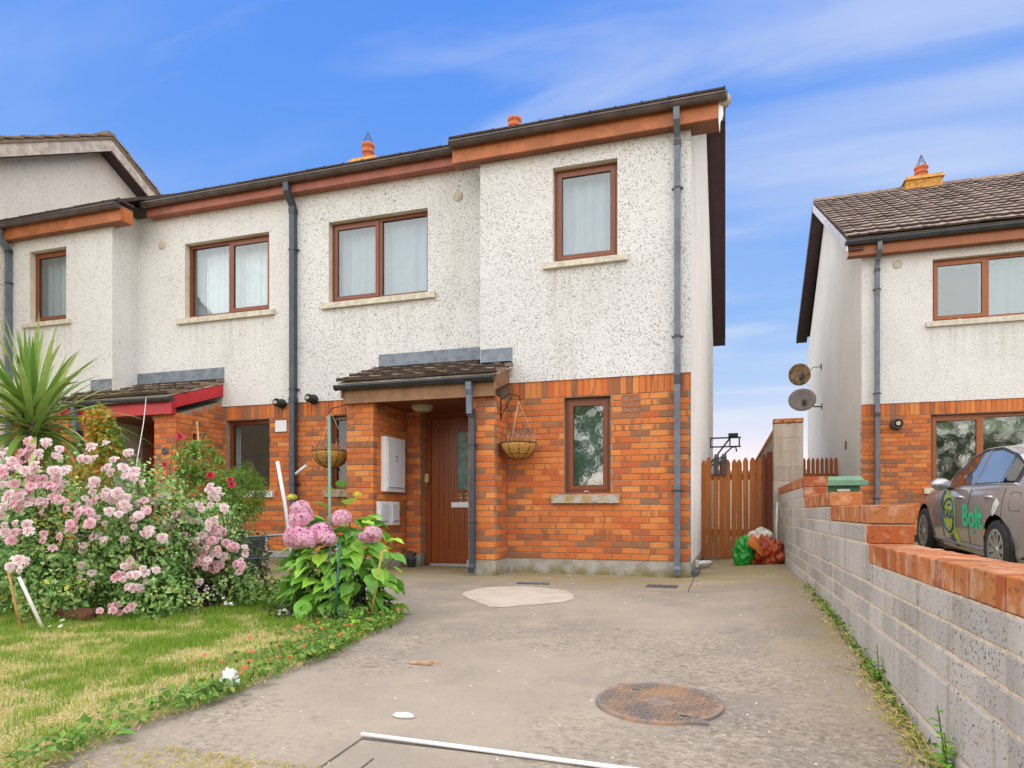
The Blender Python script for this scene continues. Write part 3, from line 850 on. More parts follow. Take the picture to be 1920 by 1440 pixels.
def downpipe(parent, pts, mats, s=.066, bands=(), shoe=True):
    r = s / math.sqrt(2); mb = MB(); mb.tube(pts, r, 4, sm=False)
    x, y, z = pts[-1]
    if shoe: mb.tube([(x, y, z + .001), (x, y - .05, z - .045), (x, y - .075, z - .05)], r * 1.08, 4, sm=False)
    o = mb.build('downpipe', M[mats], parent)
    for (bx, by, bz, h) in bands:
        b = MB(); b.box(bx - s * .58, bx + s * .58, by - s * .58, by + s * .58, bz - h / 2, bz + h / 2)
        if h < .04: b.box(bx - s * 1.0, bx + s * 1.0, by + s * .1, by + s * .5, bz - h * .35, bz + h * .35)
        b.build('pipe_clip', M['gutter'], o)
    return o
def chimney(house, x, y, ztop_stack, ztop_pot, w, d, base, spike=True, r=.13):
    mb = MB(); mb.box(x - w / 2, x + w / 2, y - d / 2, y + d / 2, base, ztop_stack - .09)
    mb.hexa([(x - w / 2 - .04, y - d / 2 - .04, ztop_stack - .088), (x + w / 2 + .04, y - d / 2 - .04, ztop_stack - .088), (x + w / 2 + .04, y + d / 2 + .04, ztop_stack - .088), (x - w / 2 - .04, y + d / 2 + .04, ztop_stack - .088),
             (x - w / 2, y - d / 2, ztop_stack), (x + w / 2, y - d / 2, ztop_stack), (x + w / 2, y + d / 2, ztop_stack), (x - w / 2, y + d / 2, ztop_stack)])
    c = mb.build('chimney', M['stack'], house); h = ztop_pot - ztop_stack
    p = MB(); p.lathe([(r * 1.02, 0), (r * .92, h * .35), (r * .95, h * .5), (r * 1.08, h * .52), (r * 1.08, h * .6), (r * .95, h * .62), (r * .98, h * .82), (r * 1.12, h * .86), (r * 1.12, h), (r * .8, h), (r * .75, h * .6)], (x, y, ztop_stack - .02), n=18)
    p.build('chimney_pot', M['terracotta'], c)
    if spike:
        s = MB(); t = (x, y, ztop_pot + .27)
        for k in range(6):
            a = k * math.pi / 3; s.tube([(x + r * 1.05 * math.cos(a), y + r * 1.05 * math.sin(a), ztop_pot - .05), t], .006, 4)
        for hh in (.07, .15): 
            rr = r * 1.05 * (1 - (hh + .05) / .32); s.tube([(x + rr * math.cos(q * math.pi / 4), y + rr * math.sin(q * math.pi / 4), ztop_pot + hh) for q in range(9)], .004, 4)
        s.build('bird_guard', M['wire'], c)
TILE_ME = {}
def tile_mesh(w, l, mat, key):
    if key in TILE_ME: return TILE_ME[key]
    t = .048 if key == 'porch' else .036; me = bpy.data.meshes.new('roof_tile'); x = w / 2
    # two shallow rolls across the width, thick ragged lower edge
    n = 6; V = []; F = []
    for yy in (0, l):
        for k in range(n + 1):
            u = -1 + 2 * k / n; V.append((u * x, yy, t + .008 * math.cos(u * math.pi * 2) - (.010 if k in (0, n) else 0)))
        for k in range(n + 1):
            u = -1 + 2 * k / n; V.append((u * x, yy, 0))
    s = 2 * (n + 1)
    for k in range(n):
        F.append((k, k + 1, s + k + 1, s + k)); F.append((k, n + 1 + k, n + 2 + k, k + 1))
    F.append((0, s, s + n + 1, n + 1)); F.append((n, 2 * n + 1, s + 2 * n + 1, s + n))
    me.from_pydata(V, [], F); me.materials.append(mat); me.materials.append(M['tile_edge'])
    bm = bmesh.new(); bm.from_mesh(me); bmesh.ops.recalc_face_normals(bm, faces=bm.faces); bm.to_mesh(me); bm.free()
    for pl_ in me.polygons: pl_.material_index = 1 if abs(pl_.normal.y) > .7 else 0  # front edges: algae-dark, with the shadow line between courses painted in
    TILE_ME[key] = me; return me
def lay_tiles(parent, x0, x1, ye, ze, slope, ncourse, gauge, wt, mat, key, name='tile', limit=400, keep=None):
    """tile courses on a pitch rising in +Y from (ye, ze)"""
    ang = math.atan(slope); ca, sa = math.cos(ang), math.sin(ang); n = round((x1 - x0) / wt); wt = (x1 - x0) / n
    me = tile_mesh(wt - .004, gauge + .07, mat, key)
    for i in range(ncourse):
        for k in range(n):
            off = 0 if i % 2 == 0 else wt / 2
            xx = x0 + wt * (k + .5)
            y = ye + ca * gauge * i; z = ze + sa * gauge * i + .012 + .016 * (i > 0)
            if keep and not keep(xx, y): continue
            o = bpy.data.objects.new(name, me); COL.objects.link(o)
            o.location = (xx, y + RND.uniform(-.012, .006), z + RND.uniform(0, .006)); o.rotation_euler = (ang - (.115 if key == 'porch' else .085) + RND.uniform(-.012, .012), RND.uniform(-.012, .012), RND.uniform(-.012, .012))
            o.parent = parent; o.matrix_parent_inverse = Matrix.Translation(-WPOS[parent.name])

MIR = -12.29
def build_terrace(mirror, label, cat='house'):
    mx = (lambda x: MIR - x) if mirror else (lambda x: x)
    def iv(a, b): return (min(mx(a), mx(b)), max(mx(a), mx(b)))
    XE = -.39 if not mirror else -.74           # outer end of the projecting bay (the neighbour is cut off by the next gable)
    house = thing('terraced_house', (mx(-3.2), 13.0, 0), label, cat)
    # --- rendered walls
    ops_p = [(*iv(-2.067, -1.256), 3.92, 5.10)]; ops_r = [(*iv(-5.62, -4.01), 3.89, 5.08)]
    mb = MB()
    panel(mb, 'F', Y1 - .014, *iv(-3.04, XE), ZT - .004, 5.31, ops_p, .115)
    panel(mb, 'F', Y2 - .014, *iv(-6.145, -3.04), ZT - .004, 5.60, ops_r, .115)
    a, b = iv(-3.04, XE); mb.face([(a, Y1 - .014, ZT - .004), (b, Y1 - .014, ZT - .004), (b, Y1 + .02, ZT - .004), (a, Y1 + .02, ZT - .004)], 1)
    a, b = iv(-6.145, -3.04); mb.face([(a, Y2 - .014, ZT - .004), (b, Y2 - .014, ZT - .004), (b, Y2 + .02, ZT - .004), (a, Y2 + .02, ZT - .004)], 1)
    # return of the bay (seen on the neighbour)
    xr = mx(-3.04); mb.face([(xr, Y1 - .014, 0), (xr, Y2, 0), (xr, Y2, 5.6), (xr, Y1 - .014, 5.6)], 0)
    w = mb.build('wall', [M['render'] if not mirror else M['render_fine'], M['reveal']], house)
    # --- outer end, rear and gable
    if not mirror:
        ge = MB(); zr = 8.32; yr = 13.3; x0, x1 = -.39, -.31
        pts = [(x0 + .001, Y1 - .014, .16), (x1, 18.5, .16), (x1, 18.5, 5.3), (x1 - .04, yr, zr), (x0 + .001, Y1 - .014, 5.45)]
        ge.face(pts); ge.face([(-6.145, 18.5, 0), (x1, 18.5, 0), (x1, 18.5, 5.3), (-6.145, 18.5, 5.3)])
        ge.face([(-6.145, Y2 + .1, 0), (-6.145, 18.5, 0), (-6.145, 18.5, 5.3), (-6.145, yr, zr), (-6.145, Y2 + .1, 5.6)])
        ge.build('gable_wall', M['render_cream'], house)
        gp = MB(); gp.face([(x0 + .002, Y1, -.1), (x1 + .001, 18.5, -.1), (x1 + .001, 18.5, .163), (x0 + .002, Y1, .163)]); gp.build('plinth', M['plinth'], house)
    else:
        ge = MB(); a = mx(XE); ge.face([(a, 18.5, 0), (-6.145, 18.5, 0), (-6.145, 18.5, 5.3), (a, 18.5, 5.3)]); ge.build('rear_wall', M['render_fine'], house)
    # --- plinth
    pl = MB(); zt = ZB - .006
    a, b = iv(-3.03 if not mirror else -3.03, XE); pl.box(a, b, Y1 - .012, Y1 + .12, -.10, zt)
    pl.build('plinth', M['plinth'], house); pl = MB(); a, b = iv(-6.145, -4.74); pl.box(a, b, Y2 - .012, Y2 + .1, -.10, zt)
    pl.build('plinth', M['plinth'], house); pl = MB()
    a, b = iv(-4.752, -4.334); pl.box(a, b, 7.698, Y2 - .013, -.10, zt + .001)
    pl.build('plinth', M['plinth'], house); pl = MB()
    a, b = iv(-4.334, -4.128); pl.box(a, b, Y2 - .011, Y2 + .1, -.10, zt)
    pl.build('plinth', M['plinth'], house); pl = MB()
    a, b = iv(-3.042, -2.668); pl.box(a, b, 7.698, Y1 - .013, -.10, zt + .001)
    pl.build('plinth', M['plinth'], house)
    # --- brickwork: mortar body, then the bricks
    lowop = (*iv(-1.923, -1.347), 1.01, ZS - .004); smop = (*iv(-5.61, -4.80), 1.12, ZS - .004)
    mo = MB(); rc = .008
    panel(mo, 'F', Y1 + rc, *iv(-2.9, XE), ZB - .01, ZT, [(lowop[0] - .004, lowop[1] + .004, lowop[2] - .004, lowop[3] + .004)], .12, 0, 0)
    panel(mo, 'F', Y2 + rc, *iv(-6.145, -4.70), ZB - .01, ZT, [(smop[0] - .004, smop[1] + .004, smop[2] - .004, smop[3] + .004)], .12, 0, 0)
    a, b = iv(-4.74, -4.346); mo.box(a + rc, b - rc, 7.71 + rc, Y2 - .002, ZB - .01, 2.205)
    a, b = iv(-3.03, -2.68); mo.box(a + rc, b - rc, 7.71 + rc, Y1 + .004, ZB - .01, 2.205)
    a, b = iv(-4.352, -4.13); mo.box(a, b, Y2 + rc, Y2 + .19, ZB - .01, 2.30)
    a, b = iv(-3.12, -2.95); mo.box(a, b, Y2 + rc, Y2 + .19, ZB - .01, 2.30)
    mo.build('mortar', M['mortar'], house)
    near, far = [], []
    ro = lambda o: [o]
    A_proj = courses(*iv(-2.67, XE), ZB, NC, [lowop, (*iv(-1.197, -.985), ZS - .226, ZS)] if not mirror else [lowop])
    S_proj = soldiers(*iv(-2.67, XE), ZS)
    A_rec = courses(*iv(-6.145, -4.745), ZB, NC, [smop]); S_rec = soldiers(*iv(-6.145, -4.745), ZS)
    pier_r = courses(*iv(-3.03, -2.68), ZB, NC); pier_l = courses(*iv(-4.74, -4.346), ZB, NC, phase=1)
    back = courses(*iv(-4.346, -4.13), ZB, NC)
    if not mirror:
        near += place(A_proj, 'F', Y1) + place(S_proj, 'F', Y1) + place(pier_r, 'F', 7.71)
        sd = place(courses(7.80, Y1 - .003, ZB, NC, phase=1), 'R', -2.68)
        far += sd + place(A_rec, 'F', Y2) + place(S_rec, 'F', Y2) + place(pier_l, 'F', 7.71)
        far += place(courses(7.80, Y2 - .003, ZB, NC), 'R', -4.346) + place(back, 'F', Y2) + place(courses(Y2 + .092, Y2 + .19, ZB, NC), 'R', -4.13)
    else:
        sl = lambda z: 7.80 + max(0, (z - 2.17)) / .336
        near += place(courses(7.80, Y2 - .003, ZB, NC + 5, phase=1, slope=sl), 'R', mx(-4.74))
        near += place(pier_l, 'F', 7.71) + place(S_rec, 'F', Y2) + place(A_rec, 'F', Y2)
        far += place(A_proj, 'F', Y1) + place(S_proj, 'F', Y1) + place(pier_r, 'F', 7.71) + place(courses(7.80, Y1 - .003, ZB, NC), 'R', mx(-3.03))
        far += place(back, 'F', Y2)
        tri = MB(); x = mx(-4.74) - .009; tri.prism([(x, 7.75, 2.2), (x, Y2, 2.2), (x, Y2, 2.52)], (-.2, 0, 0)); tri.build('mortar', M['mortar'], house)
    brick_objects(house, near[:300]); brick_mass(house, far + near[300:])
    # --- windows
    o_ = ops_p[0]; bk = [('net', 0, 1, 0, 1)] if not mirror else [('net', 0, .45, 0, 1), ('room_wall', .45, 1, 0, 1)]
    s0, s1 = iv(-2.186, -1.133); window(house, o_[0], o_[1], o_[2], o_[3], Y1 - .014, [(0, 1, 'sash')], 'frame', (s0, s1, 3.83, 3.92, 'sill'), back=bk)
    o_ = ops_r[0]; s0, s1 = iv(-5.73, -3.88)
    if not mirror: window(house, o_[0], o_[1], o_[2], o_[3], Y2 - .014, [(0, .5, 'sash'), (.5, 1, 'fixed')], 'frame', (s0, s1, 3.79, 3.89, 'sill'), back=[('net', 0, 1, 0, 1), ('curtain', 0, .18, 0, 1)])
    else: window(house, o_[0], o_[1], o_[2], o_[3], Y2 - .014, [(0, .5, 'fixed'), (.5, 1, 'sash')], 'frame', (s0, s1, 3.79, 3.89, 'sill'), back=[('curtain', .12, 1, 0, 1), ('room_wall', 0, .12, 0, 1)])
    s0, s1 = iv(-2.08, -1.229); window(house, *lowop, Y1, [(0, 1, 'sash')], 'frame', (s0, s1, .888, 1.006, 'sill_old'), glass='glass_wavy', back=[('obscure', 0, 1, 0, 1)], setback=.092)
    s0, s1 = iv(-5.70, -4.76); window(house, *smop, Y2, [(0, 1, 'fixed')], 'frame', (s0, s1, 1.0, 1.116, 'sill_old' if not mirror else 'white_dirty'), glass='glass_low', back=[('curtain', 0, .09, 0, 1)] if mirror else [('room', 0, 1, 0, 1)], chip=False, setback=.092)
    # --- main eaves
    br = 'gutter_brown'
    a, b = iv(-3.37, -.06 if not mirror else XE)
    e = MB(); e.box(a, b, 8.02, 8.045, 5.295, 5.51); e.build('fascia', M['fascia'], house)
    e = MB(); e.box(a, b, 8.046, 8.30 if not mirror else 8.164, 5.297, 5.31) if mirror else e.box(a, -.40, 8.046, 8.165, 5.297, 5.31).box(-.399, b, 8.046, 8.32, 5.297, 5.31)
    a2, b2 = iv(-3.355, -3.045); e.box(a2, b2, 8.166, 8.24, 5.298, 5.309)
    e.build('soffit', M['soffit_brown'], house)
    xs = mx(-3.37); e = MB(); e.box(xs - .012, xs + .012, 8.046, 8.24, 5.296, 5.515); e.build('fascia_return', M['fascia'], house)
    gutter(house, a - (.0 if not mirror else 0), b + (.07 if not mirror else 0), 8.018, 5.525, M[br])
    a, b = iv(-6.145, -3.385)
    e = MB(); e.box(a, b, 8.49, 8.515, 5.535, 5.71); e.build('fascia', M['fascia_pink'], house)
    e = MB(); e.box(a, b, 8.516, 8.645, 5.537, 5.55); e.build('soffit', M['fascia_pink'], house)
    gutter(house, a, b, 8.488, 5.715, M[br])
    # --- roof (front pitch barely seen, its lower tile edge is)
    rf = MB(); zr, yr = 8.40, 13.3
    def pitch(x0, x1, ye, ze):
        rf.hexa([(x0, ye, ze - .03), (x1, ye, ze - .03), (x1, yr, zr - .03), (x0, yr, zr - .03), (x0, ye, ze + .02), (x1, ye, ze + .02), (x1, yr, zr + .02), (x0, yr, zr + .02)])
    a, b = iv(-3.40, .0 if not mirror else XE); pitch(a, b, 7.97, 5.575)
    a, b = iv(-6.145, -3.405); pitch(a, b, 8.44, 5.765)
    a, b = iv(-6.145, .0 if not mirror else XE)
    rf.hexa([(a, yr + .002, zr - .03), (b, yr + .002, zr - .03), (b, 18.85, 5.40), (a, 18.85, 5.40), (a, yr + .002, zr + .02), (b, yr + .002, zr + .02), (b, 18.85, 5.45), (a, 18.85, 5.45)])
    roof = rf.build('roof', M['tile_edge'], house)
    te = MB()
    for (x0, x1, ye, ze) in ((*iv(-3.40, .0 if not mirror else XE), 7.955, 5.59), (*iv(-6.145, -3.405), 8.425, 5.78)):
        nt = round((x1 - x0) / .3)
        for i in range(nt):
            u0 = x0 + (x1 - x0) * i / nt; u1 = x0 + (x1 - x0) * (i + 1) / nt; dz = RND.uniform(-.003, .004)
            te.box(u0 + .002, u1 - .002, ye, ye + .3, ze - .012 + dz, ze + .012 + dz); te.box(u1 - .02, u1 - .001, ye - .002, ye + .05, ze - .01, ze + .022)
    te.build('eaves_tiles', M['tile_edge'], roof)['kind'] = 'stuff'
    if not mirror:
        # verge: barge boards and sloping soffit on the gable
        for nm, (ya, za, yb, zb) in (('front', (8.05, 5.56, yr, 8.36)), ('back', (yr + .001, 8.36, 18.80, 5.40))):
            v = MB(); v.hexa([(-.03, ya, za - .19), (-.004, ya, za - .19), (-.004, yb, zb - .19), (-.03, yb, zb - .19), (-.03, ya, za + .0), (-.004, ya, za + .0), (-.004, yb, zb + .0), (-.03, yb, zb + .0)]); v.build('barge_board', M['barge'], house)
            v = MB(); v.hexa([(-.42, ya, za - .18), (-.031, ya, za - .18), (-.031, yb, zb - .18), (-.42, yb, zb - .18), (-.42, ya, za - .16), (-.031, ya, za - .16), (-.031, yb, zb - .16), (-.42, yb, zb - .16)]); v.build('verge_soffit', M['barge'], house)
        # torn box end at the eaves
        v = MB(); v.prism([(-.075, 8.015, 5.52), (-.03, 8.02, 5.50), (-.022, 8.02, 5.33), (-.035, 8.02, 5.27), (-.055, 8.02, 5.25), (-.062, 8.016, 5.12), (-.075, 8.015, 5.26)], (0, .012, 0)); v.build('torn_board', M['white_plastic'], house)
        v = MB(); v.lathe([(.0, -.02), (.07, -.02), (.075, .03), (.06, .07), (0, .07)], (-.01, 8.02, 5.49), 'y', 14); v.build('verge_mortar', M['sill_old'], house)
    # --- porch
    PX0, PX1 = iv(-4.77, -2.60); sl = .336
    ce = MB(); a, b = iv(-4.346, -3.03); ce.box(a, b, 7.72, Y2 + .19, 2.20, 2.225); ce.build('porch_ceiling', M['ceiling_boards'], house)
    fa = MB(); a, b = iv(-4.745, -2.66); fa.box(a, b, 7.635, 7.665, 2.185, 2.385); fa.box(a, b, 7.666, 7.70, 2.19, 2.38); fa.build('porch_fascia', M['fascia_tan' if not mirror else 'fascia_red'], house)
    for xb, yb_ in ((-4.752, Y2 - .02), (-2.648, Y1 - .02)):
        x = mx(xb); v = MB(); v.hexa([(x - .012, 7.60, 2.25), (x + .012, 7.60, 2.25), (x + .012, yb_, 2.25 + sl * (yb_ - 7.60)), (x - .012, yb_, 2.25 + sl * (yb_ - 7.60)), (x - .012, 7.60, 2.425), (x + .012, 7.60, 2.425), (x + .012, yb_, 2.44 + sl * (yb_ - 7.62)), (x - .012, yb_, 2.44 + sl * (yb_ - 7.62))])
        v.build('porch_barge', M['fascia_tan' if not mirror else 'fascia_red'], house)
    pr = MB(); pr.hexa([(PX0, 7.56, 2.425), (PX1, 7.56, 2.425), (PX1, Y1 - .016, 2.425 + sl * (Y1 - .016 - 7.56)), (PX0, Y1 - .016, 2.425 + sl * (Y1 - .016 - 7.56)), (PX0, 7.56, 2.445), (PX1, 7.56, 2.445), (PX1, Y1 - .016, 2.445 + sl * (Y1 - .016 - 7.56)), (PX0, Y1 - .016, 2.445 + sl * (Y1 - .016 - 7.56))])
    a, b = iv(-4.77, -3.042)
    pr.hexa([(a, Y1 - .015, 2.425 + sl * .605), (b, Y1 - .015, 2.425 + sl * .605), (b, Y2 - .016, 2.425 + sl * 1.084), (a, Y2 - .016, 2.425 + sl * 1.084), (a, Y1 - .015, 2.445 + sl * .605), (b, Y1 - .015, 2.445 + sl * .605), (b, Y2 - .016, 2.445 + sl * 1.084), (a, Y2 - .016, 2.445 + sl * 1.084)])
    proof = pr.build('porch_roof', M['fascia_grey'], house)
    kp = lambda x, y: y < 7.95 or (x < -3.06 if not mirror else x > mx(-3.06))
    lay_tiles(proof, PX0 - .01, PX1 + .01, 7.525, 2.436, sl, 4, .33, .31, M['tile'], 'porch', keep=kp)
    fl = MB(); a, b = iv(-4.78, -3.046)
    for pi_, (u0, u1) in enumerate(((a, a + (b - a) * .62), (a + (b - a) * .62 + .003, b)) if not mirror else ((a, b),)):
        if pi_: fl.build('lead_flashing', M['lead'], house); fl = MB()
        fl.box(u0, u1, Y2 - .024, Y2 - .0145, 2.87, 3.05); fl.face([(u0, Y2 - .024, 2.875), (u1, Y2 - .024, 2.875), (u1, Y2 - .15, 2.845), (u0, Y2 - .15, 2.845)])
    fl.build('lead_flashing', M['lead'], house); fl = MB()
    a, b = iv(-3.03, -2.60); fl.box(a, b, Y1 - .024, Y1 - .0145, 2.70, 2.885); fl.face([(a, Y1 - .024, 2.705), (b, Y1 - .024, 2.705), (b, Y1 - .15, 2.685), (a, Y1 - .15, 2.685)])
    fl.build('lead_flashing', M['lead'], house)
    mo = MB()
    for i in range(26):
        x = RND.uniform(PX0 + .1, PX1 - .1); c_ = RND.choice((0, 1, 1, 2)); y = 7.525 + c_ * .313 + RND.uniform(-.012, .02); z = 2.482 + sl * (y - 7.525); r = RND.uniform(.012, .032)
        mo.lathe([(0, r * .6), (r * .6, r * .5), (r, r * .1), (r * .9, -.01)], (x, y, z), n=7, sx=RND.uniform(1, 2.2))
    mo.build('moss_clumps', M['moss'], proof)['kind'] = 'stuff'
    a, b = iv(-4.82 if not mirror else -4.79, -2.66); gutter(house, a, b, 7.634, 2.41, M['gutter'], .052)
    # door
    dx0, dx1 = iv(-4.128, -3.12); yd = Y2 + .19
    d = MB(); d.box(dx0, dx0 + .07, yd, yd + .07, .02, 2.2).box(dx1 - .07, dx1, yd, yd + .07, .02, 2.2).box(dx0 + .07, dx1 - .07, yd + .001, yd + .069, 2.13, 2.2).box(dx0 + .07, dx1 - .07, yd - .02, yd + .07, .0, .045)
    dr = d.build('door', M['door' if not mirror else 'fascia_red'], house)
    lf = MB(); la, lb = dx0 + .075, dx1 - .075
    lf.box(la, la + .11, yd + .018, yd + .06, .05, 2.125).box(lb - .11, lb, yd + .018, yd + .06, .05, 2.125).box(la + .11, lb - .11, yd + .0185, yd + .06, .05, .22).box(la + .11, lb - .11, yd + .0185, yd + .06, 1.98, 2.125)
    nb = 8
    for i in range(nb):
        u0 = la + .11 + (lb - la - .22) * i / nb; u1 = la + .11 + (lb - la - .22) * (i + 1) / nb; lf.box(u0 + .0015, u1 - .0015, yd + .026, yd + .055, .22, 1.98)
    lf.build('door_leaf', M['door'] if not mirror else m_dark_red(), dr)
    if not mirror:
        q = MB(); q.box(-3.66, -3.645, yd + .008, yd + .03, 1.08, 1.925).box(-3.425, -3.41, yd + .008, yd + .03, 1.08, 1.925).box(-3.645, -3.425, yd + .0085, yd + .03, 1.08, 1.095).box(-3.645, -3.425, yd + .0085, yd + .03, 1.91, 1.925); q.build('glazing_bead', M['door'], dr)
        q = MB(); q.box(-3.645, -3.425, yd + .018, yd + .024, 1.095, 1.91); q.build('door_pane', M['door_glass'], dr)
        q = MB(); q.box(-3.735, -3.42, yd - .001, yd + .017, .838, .915).box(-3.72, -3.435, yd - .008, yd - .0015, .848, .905); q.build('letter_plate', M['white_plastic'], dr)
        q = MB(); q.box(dx0 + .075, dx1 - .075, yd - .03, yd - .021, .002, .04); q.build('weather_strip', M['steel'], dr)
        for i, xx in enumerate((-3.63, -3.535)):
            q = MB()
            for cz in (.952, 1.004):
                q.tube([(xx + .026 + .030 * math.cos(t), yd + .012, cz + .026 * math.sin(t)) for t in [math.radians(v) for v in range(150, -121, -30)]], .0065, 5)
            q.build('door_number', M['digit'], dr)
        # meter cabinets in the porch
        def cabinet(y0, y1, z0, z1, dp, prints):
            xw = -4.346; q = MB(); q.box(xw - .02, xw + dp, y0, y1, z0, z1)
            c = q.build('meter_box', M['white_plastic'], house)
            q = MB(); q.box(xw + dp + .001, xw + dp + .012, y0 + .03, y1 - .03, z0 + .035, z1 - .035); l = q.build('meter_door', M['meter_face' if prints else 'meter_grey'], c)
            q = MB(); q.box(xw + dp + .013, xw + dp + .017, y0 + .05, y1 - .05, z0 + .05, z0 + .058); q.build('meter_slot', M['black'], c)
            if prints:
                ym, zm = (y0 + y1) / 2, z0 + (z1 - z0) * .62; q = MB()
                for (dy, dz, w_, h_) in ((0, .02, .05, .022), (.0, -.03, .035, .02)): q.box(xw + dp + .0125, xw + dp + .014, ym + dy - w_ / 2, ym + dy + w_ / 2, zm + dz - h_ / 2, zm + dz + h_ / 2)
                q.build('meter_logo', M['blue_print'], c)
        cabinet(7.92, 8.46, 1.05, 1.78, .075, True); cabinet(7.79, 8.03, .60, .915, .05, False); cabinet(8.10, 8.34, .60, .915, .05, False)
        q = MB(); q.box(-4.118, -4.06, yd - .075, yd - .035, 1.20, 1.325); q.tube([(-4.10, yd - .05, 1.20), (-4.10, yd - .06, 1.15), (-4.12, yd - .05, 1.12)], .006, 5); q.build('door_sensor', M['beige_plastic'], house)
        q = MB(); q.lathe([(0, -.085), (.10, -.08), (.135, -.05), (.14, -.025), (.15, -.024), (.15, 0), (0, 0)], (-3.86, 8.15, 2.199), n=22, sx=1.0); q.lathe([(.145, -.045), (.147, -.038)], (-3.86, 8.15, 2.199), n=22, cap=False); q.build('porch_lamp', M['lamp_glass'], house)
    else:
        q = MB(); q.lathe([(0, -.075), (.10, -.07), (.13, -.04), (.14, 0), (0, 0)], (mx(-3.75) + .5, 7.95, 2.199), n=20); q.build('porch_lamp', M['lamp_glass'], house)
        q = MB(); q.lathe([(0, -.012), (.055, -.012), (.06, 0), (0, 0)], (mx(-4.55), 7.708, 1.66), 'y', 20)
        for t in range(9): q.tube([(mx(-4.55) + .05 * math.cos(t), 7.694, 1.66 + .05 * math.sin(t)), (mx(-4.55) + .05 * math.cos(t + 2.2), 7.694, 1.66 + .05 * math.sin(t + 2.2))], .004, 4)
        q.build('wall_plaque', M['slate'], house)
    # porch downpipe
    x = mx(-2.965)
    downpipe(house, [(x, 7.575, 2.355), (x, 7.575, 2.27), (x, 7.60, 2.20), (x, 7.60, 1.97)], 'downpipe', .07, shoe=False)
    downpipe(house, [(x + (.012 if not mirror else 0), 7.655, 1.98), (x + .012, 7.655, .12)], 'downpipe_dark', .066, [(x + .012, 7.655, 1.60, .022), (x + .012, 7.655, .65, .022), (x + .006, 7.635, 1.99, .10)])
    # main downpipe at the outer corner
    x = -.54 if not mirror else -11.44
    downpipe(house, [(x, 7.96, 5.46), (x, 7.96, 5.33), (x, 8.09, 5.20), (x, 8.11, 5.14), (x, 8.11, .12)], 'downpipe', .068, [(x, 8.11, z, h) for z, h in ((5.13, .07), (4.60, .024), (2.85, .024), (2.34, .11), (1.03, .024))])
    # round vent by the window
    x = mx(-3.55); q = MB(); q.lathe([(0, -.012), (.062, -.012), (.075, -.002), (.075, .01), (0, .01)], (x, Y2 - .016, 5.17 if not mirror else 5.12), 'y', 20); q.build('wall_vent', M['vent'], house)
    for i in range(5): pass
    return house
def m_dark_red():
    return plain('dark_red_paint', (.16, .008, .010), .4, var=.2, scale=6)

A = build_terrace(False, 'white pebble-dashed house with brown brick porch and door number 33')
# shared downpipe, boiler flues, air brick and plate on the party wall
downpipe(A, [(-6.20, 8.44, 5.66), (-6.20, 8.44, 5.55), (-6.20, 8.575, 5.38), (-6.20, 8.59, 5.30), (-6.20, 8.59, .10)], 'downpipe_dark', .085, [(-6.20, 8.59, z, h) for z, h in ((5.30, .08), (4.72, .024), (2.62, .024), (2.46, .09), (1.2, .024))])
ab = MB(); x0, x1, z0, z1 = -1.195, -.987, ZS - .218, ZS - .004
ab.box(x0, x1, Y1 + .018, Y1 + .05, z0, z1); ab.box(x0, x1, Y1 - .001, Y1 + .017, z0, z0 + .012).box(x0, x1, Y1 - .001, Y1 + .017, z1 - .012, z1)
for i in range(7): u = x0 + (x1 - x0) * i / 6; ab.box(u - .005 if i else u, u + .005 if i < 6 else u, Y1 - .0005, Y1 + .017, z0 + .012, z1 - .012)
for i in (1, 2): u = z0 + (z1 - z0) * i / 3; ab.box(x0 + .005, x1 - .005, Y1 - .002, Y1 + .016, u - .006, u + .006)
ab.build('air_brick', M['terracotta'], A)
def flue(parent, x, y, z, mat='black', r=.062):
    q = MB(); q.lathe([(0, .0), (r * 1.15, 0), (r * 1.2, -.03), (r * .98, -.035), (r, -.16), (r * .8, -.165), (r * .78, -.10), (0, -.10)], (x, y, z), 'y', 18); f = q.build('flue', M[mat], parent)
    q = MB(); q.lathe([(0, -.15), (r * .42, -.15), (r * .42, -.19), (r * .3, -.19), (0, -.17)], (x, y, z), 'y', 12); q.build('flue_core', M['vent'], f)
flue(A, -5.87, Y2 - .012, 2.46)
chimney(A, -4.19, 13.3, 8.62, 8.98, .8, .5, 7.9, spike=False)

B = build_terrace(True, 'adjoining white pebble-dashed house with bright red porch fascia')
flue(B, -6.43, Y2 - .012, 2.42)
q = MB(); q.box(-6.56, -6.36, Y2 - .016, Y2 - .001, 2.0, 2.17)
for i in range(6): q.box(-6.55, -6.465, Y2 - .019, Y2 - .0165, 2.015 + i * .025, 2.027 + i * .025).box(-6.455, -6.37, Y2 - .019, Y2 - .0165, 2.015 + i * .025, 2.027 + i * .025)
q.build('wall_grille', M['white_plastic'], B)
chimney(B, -7.63, 13.3, 8.60, 9.02, .62, .5, 7.9)

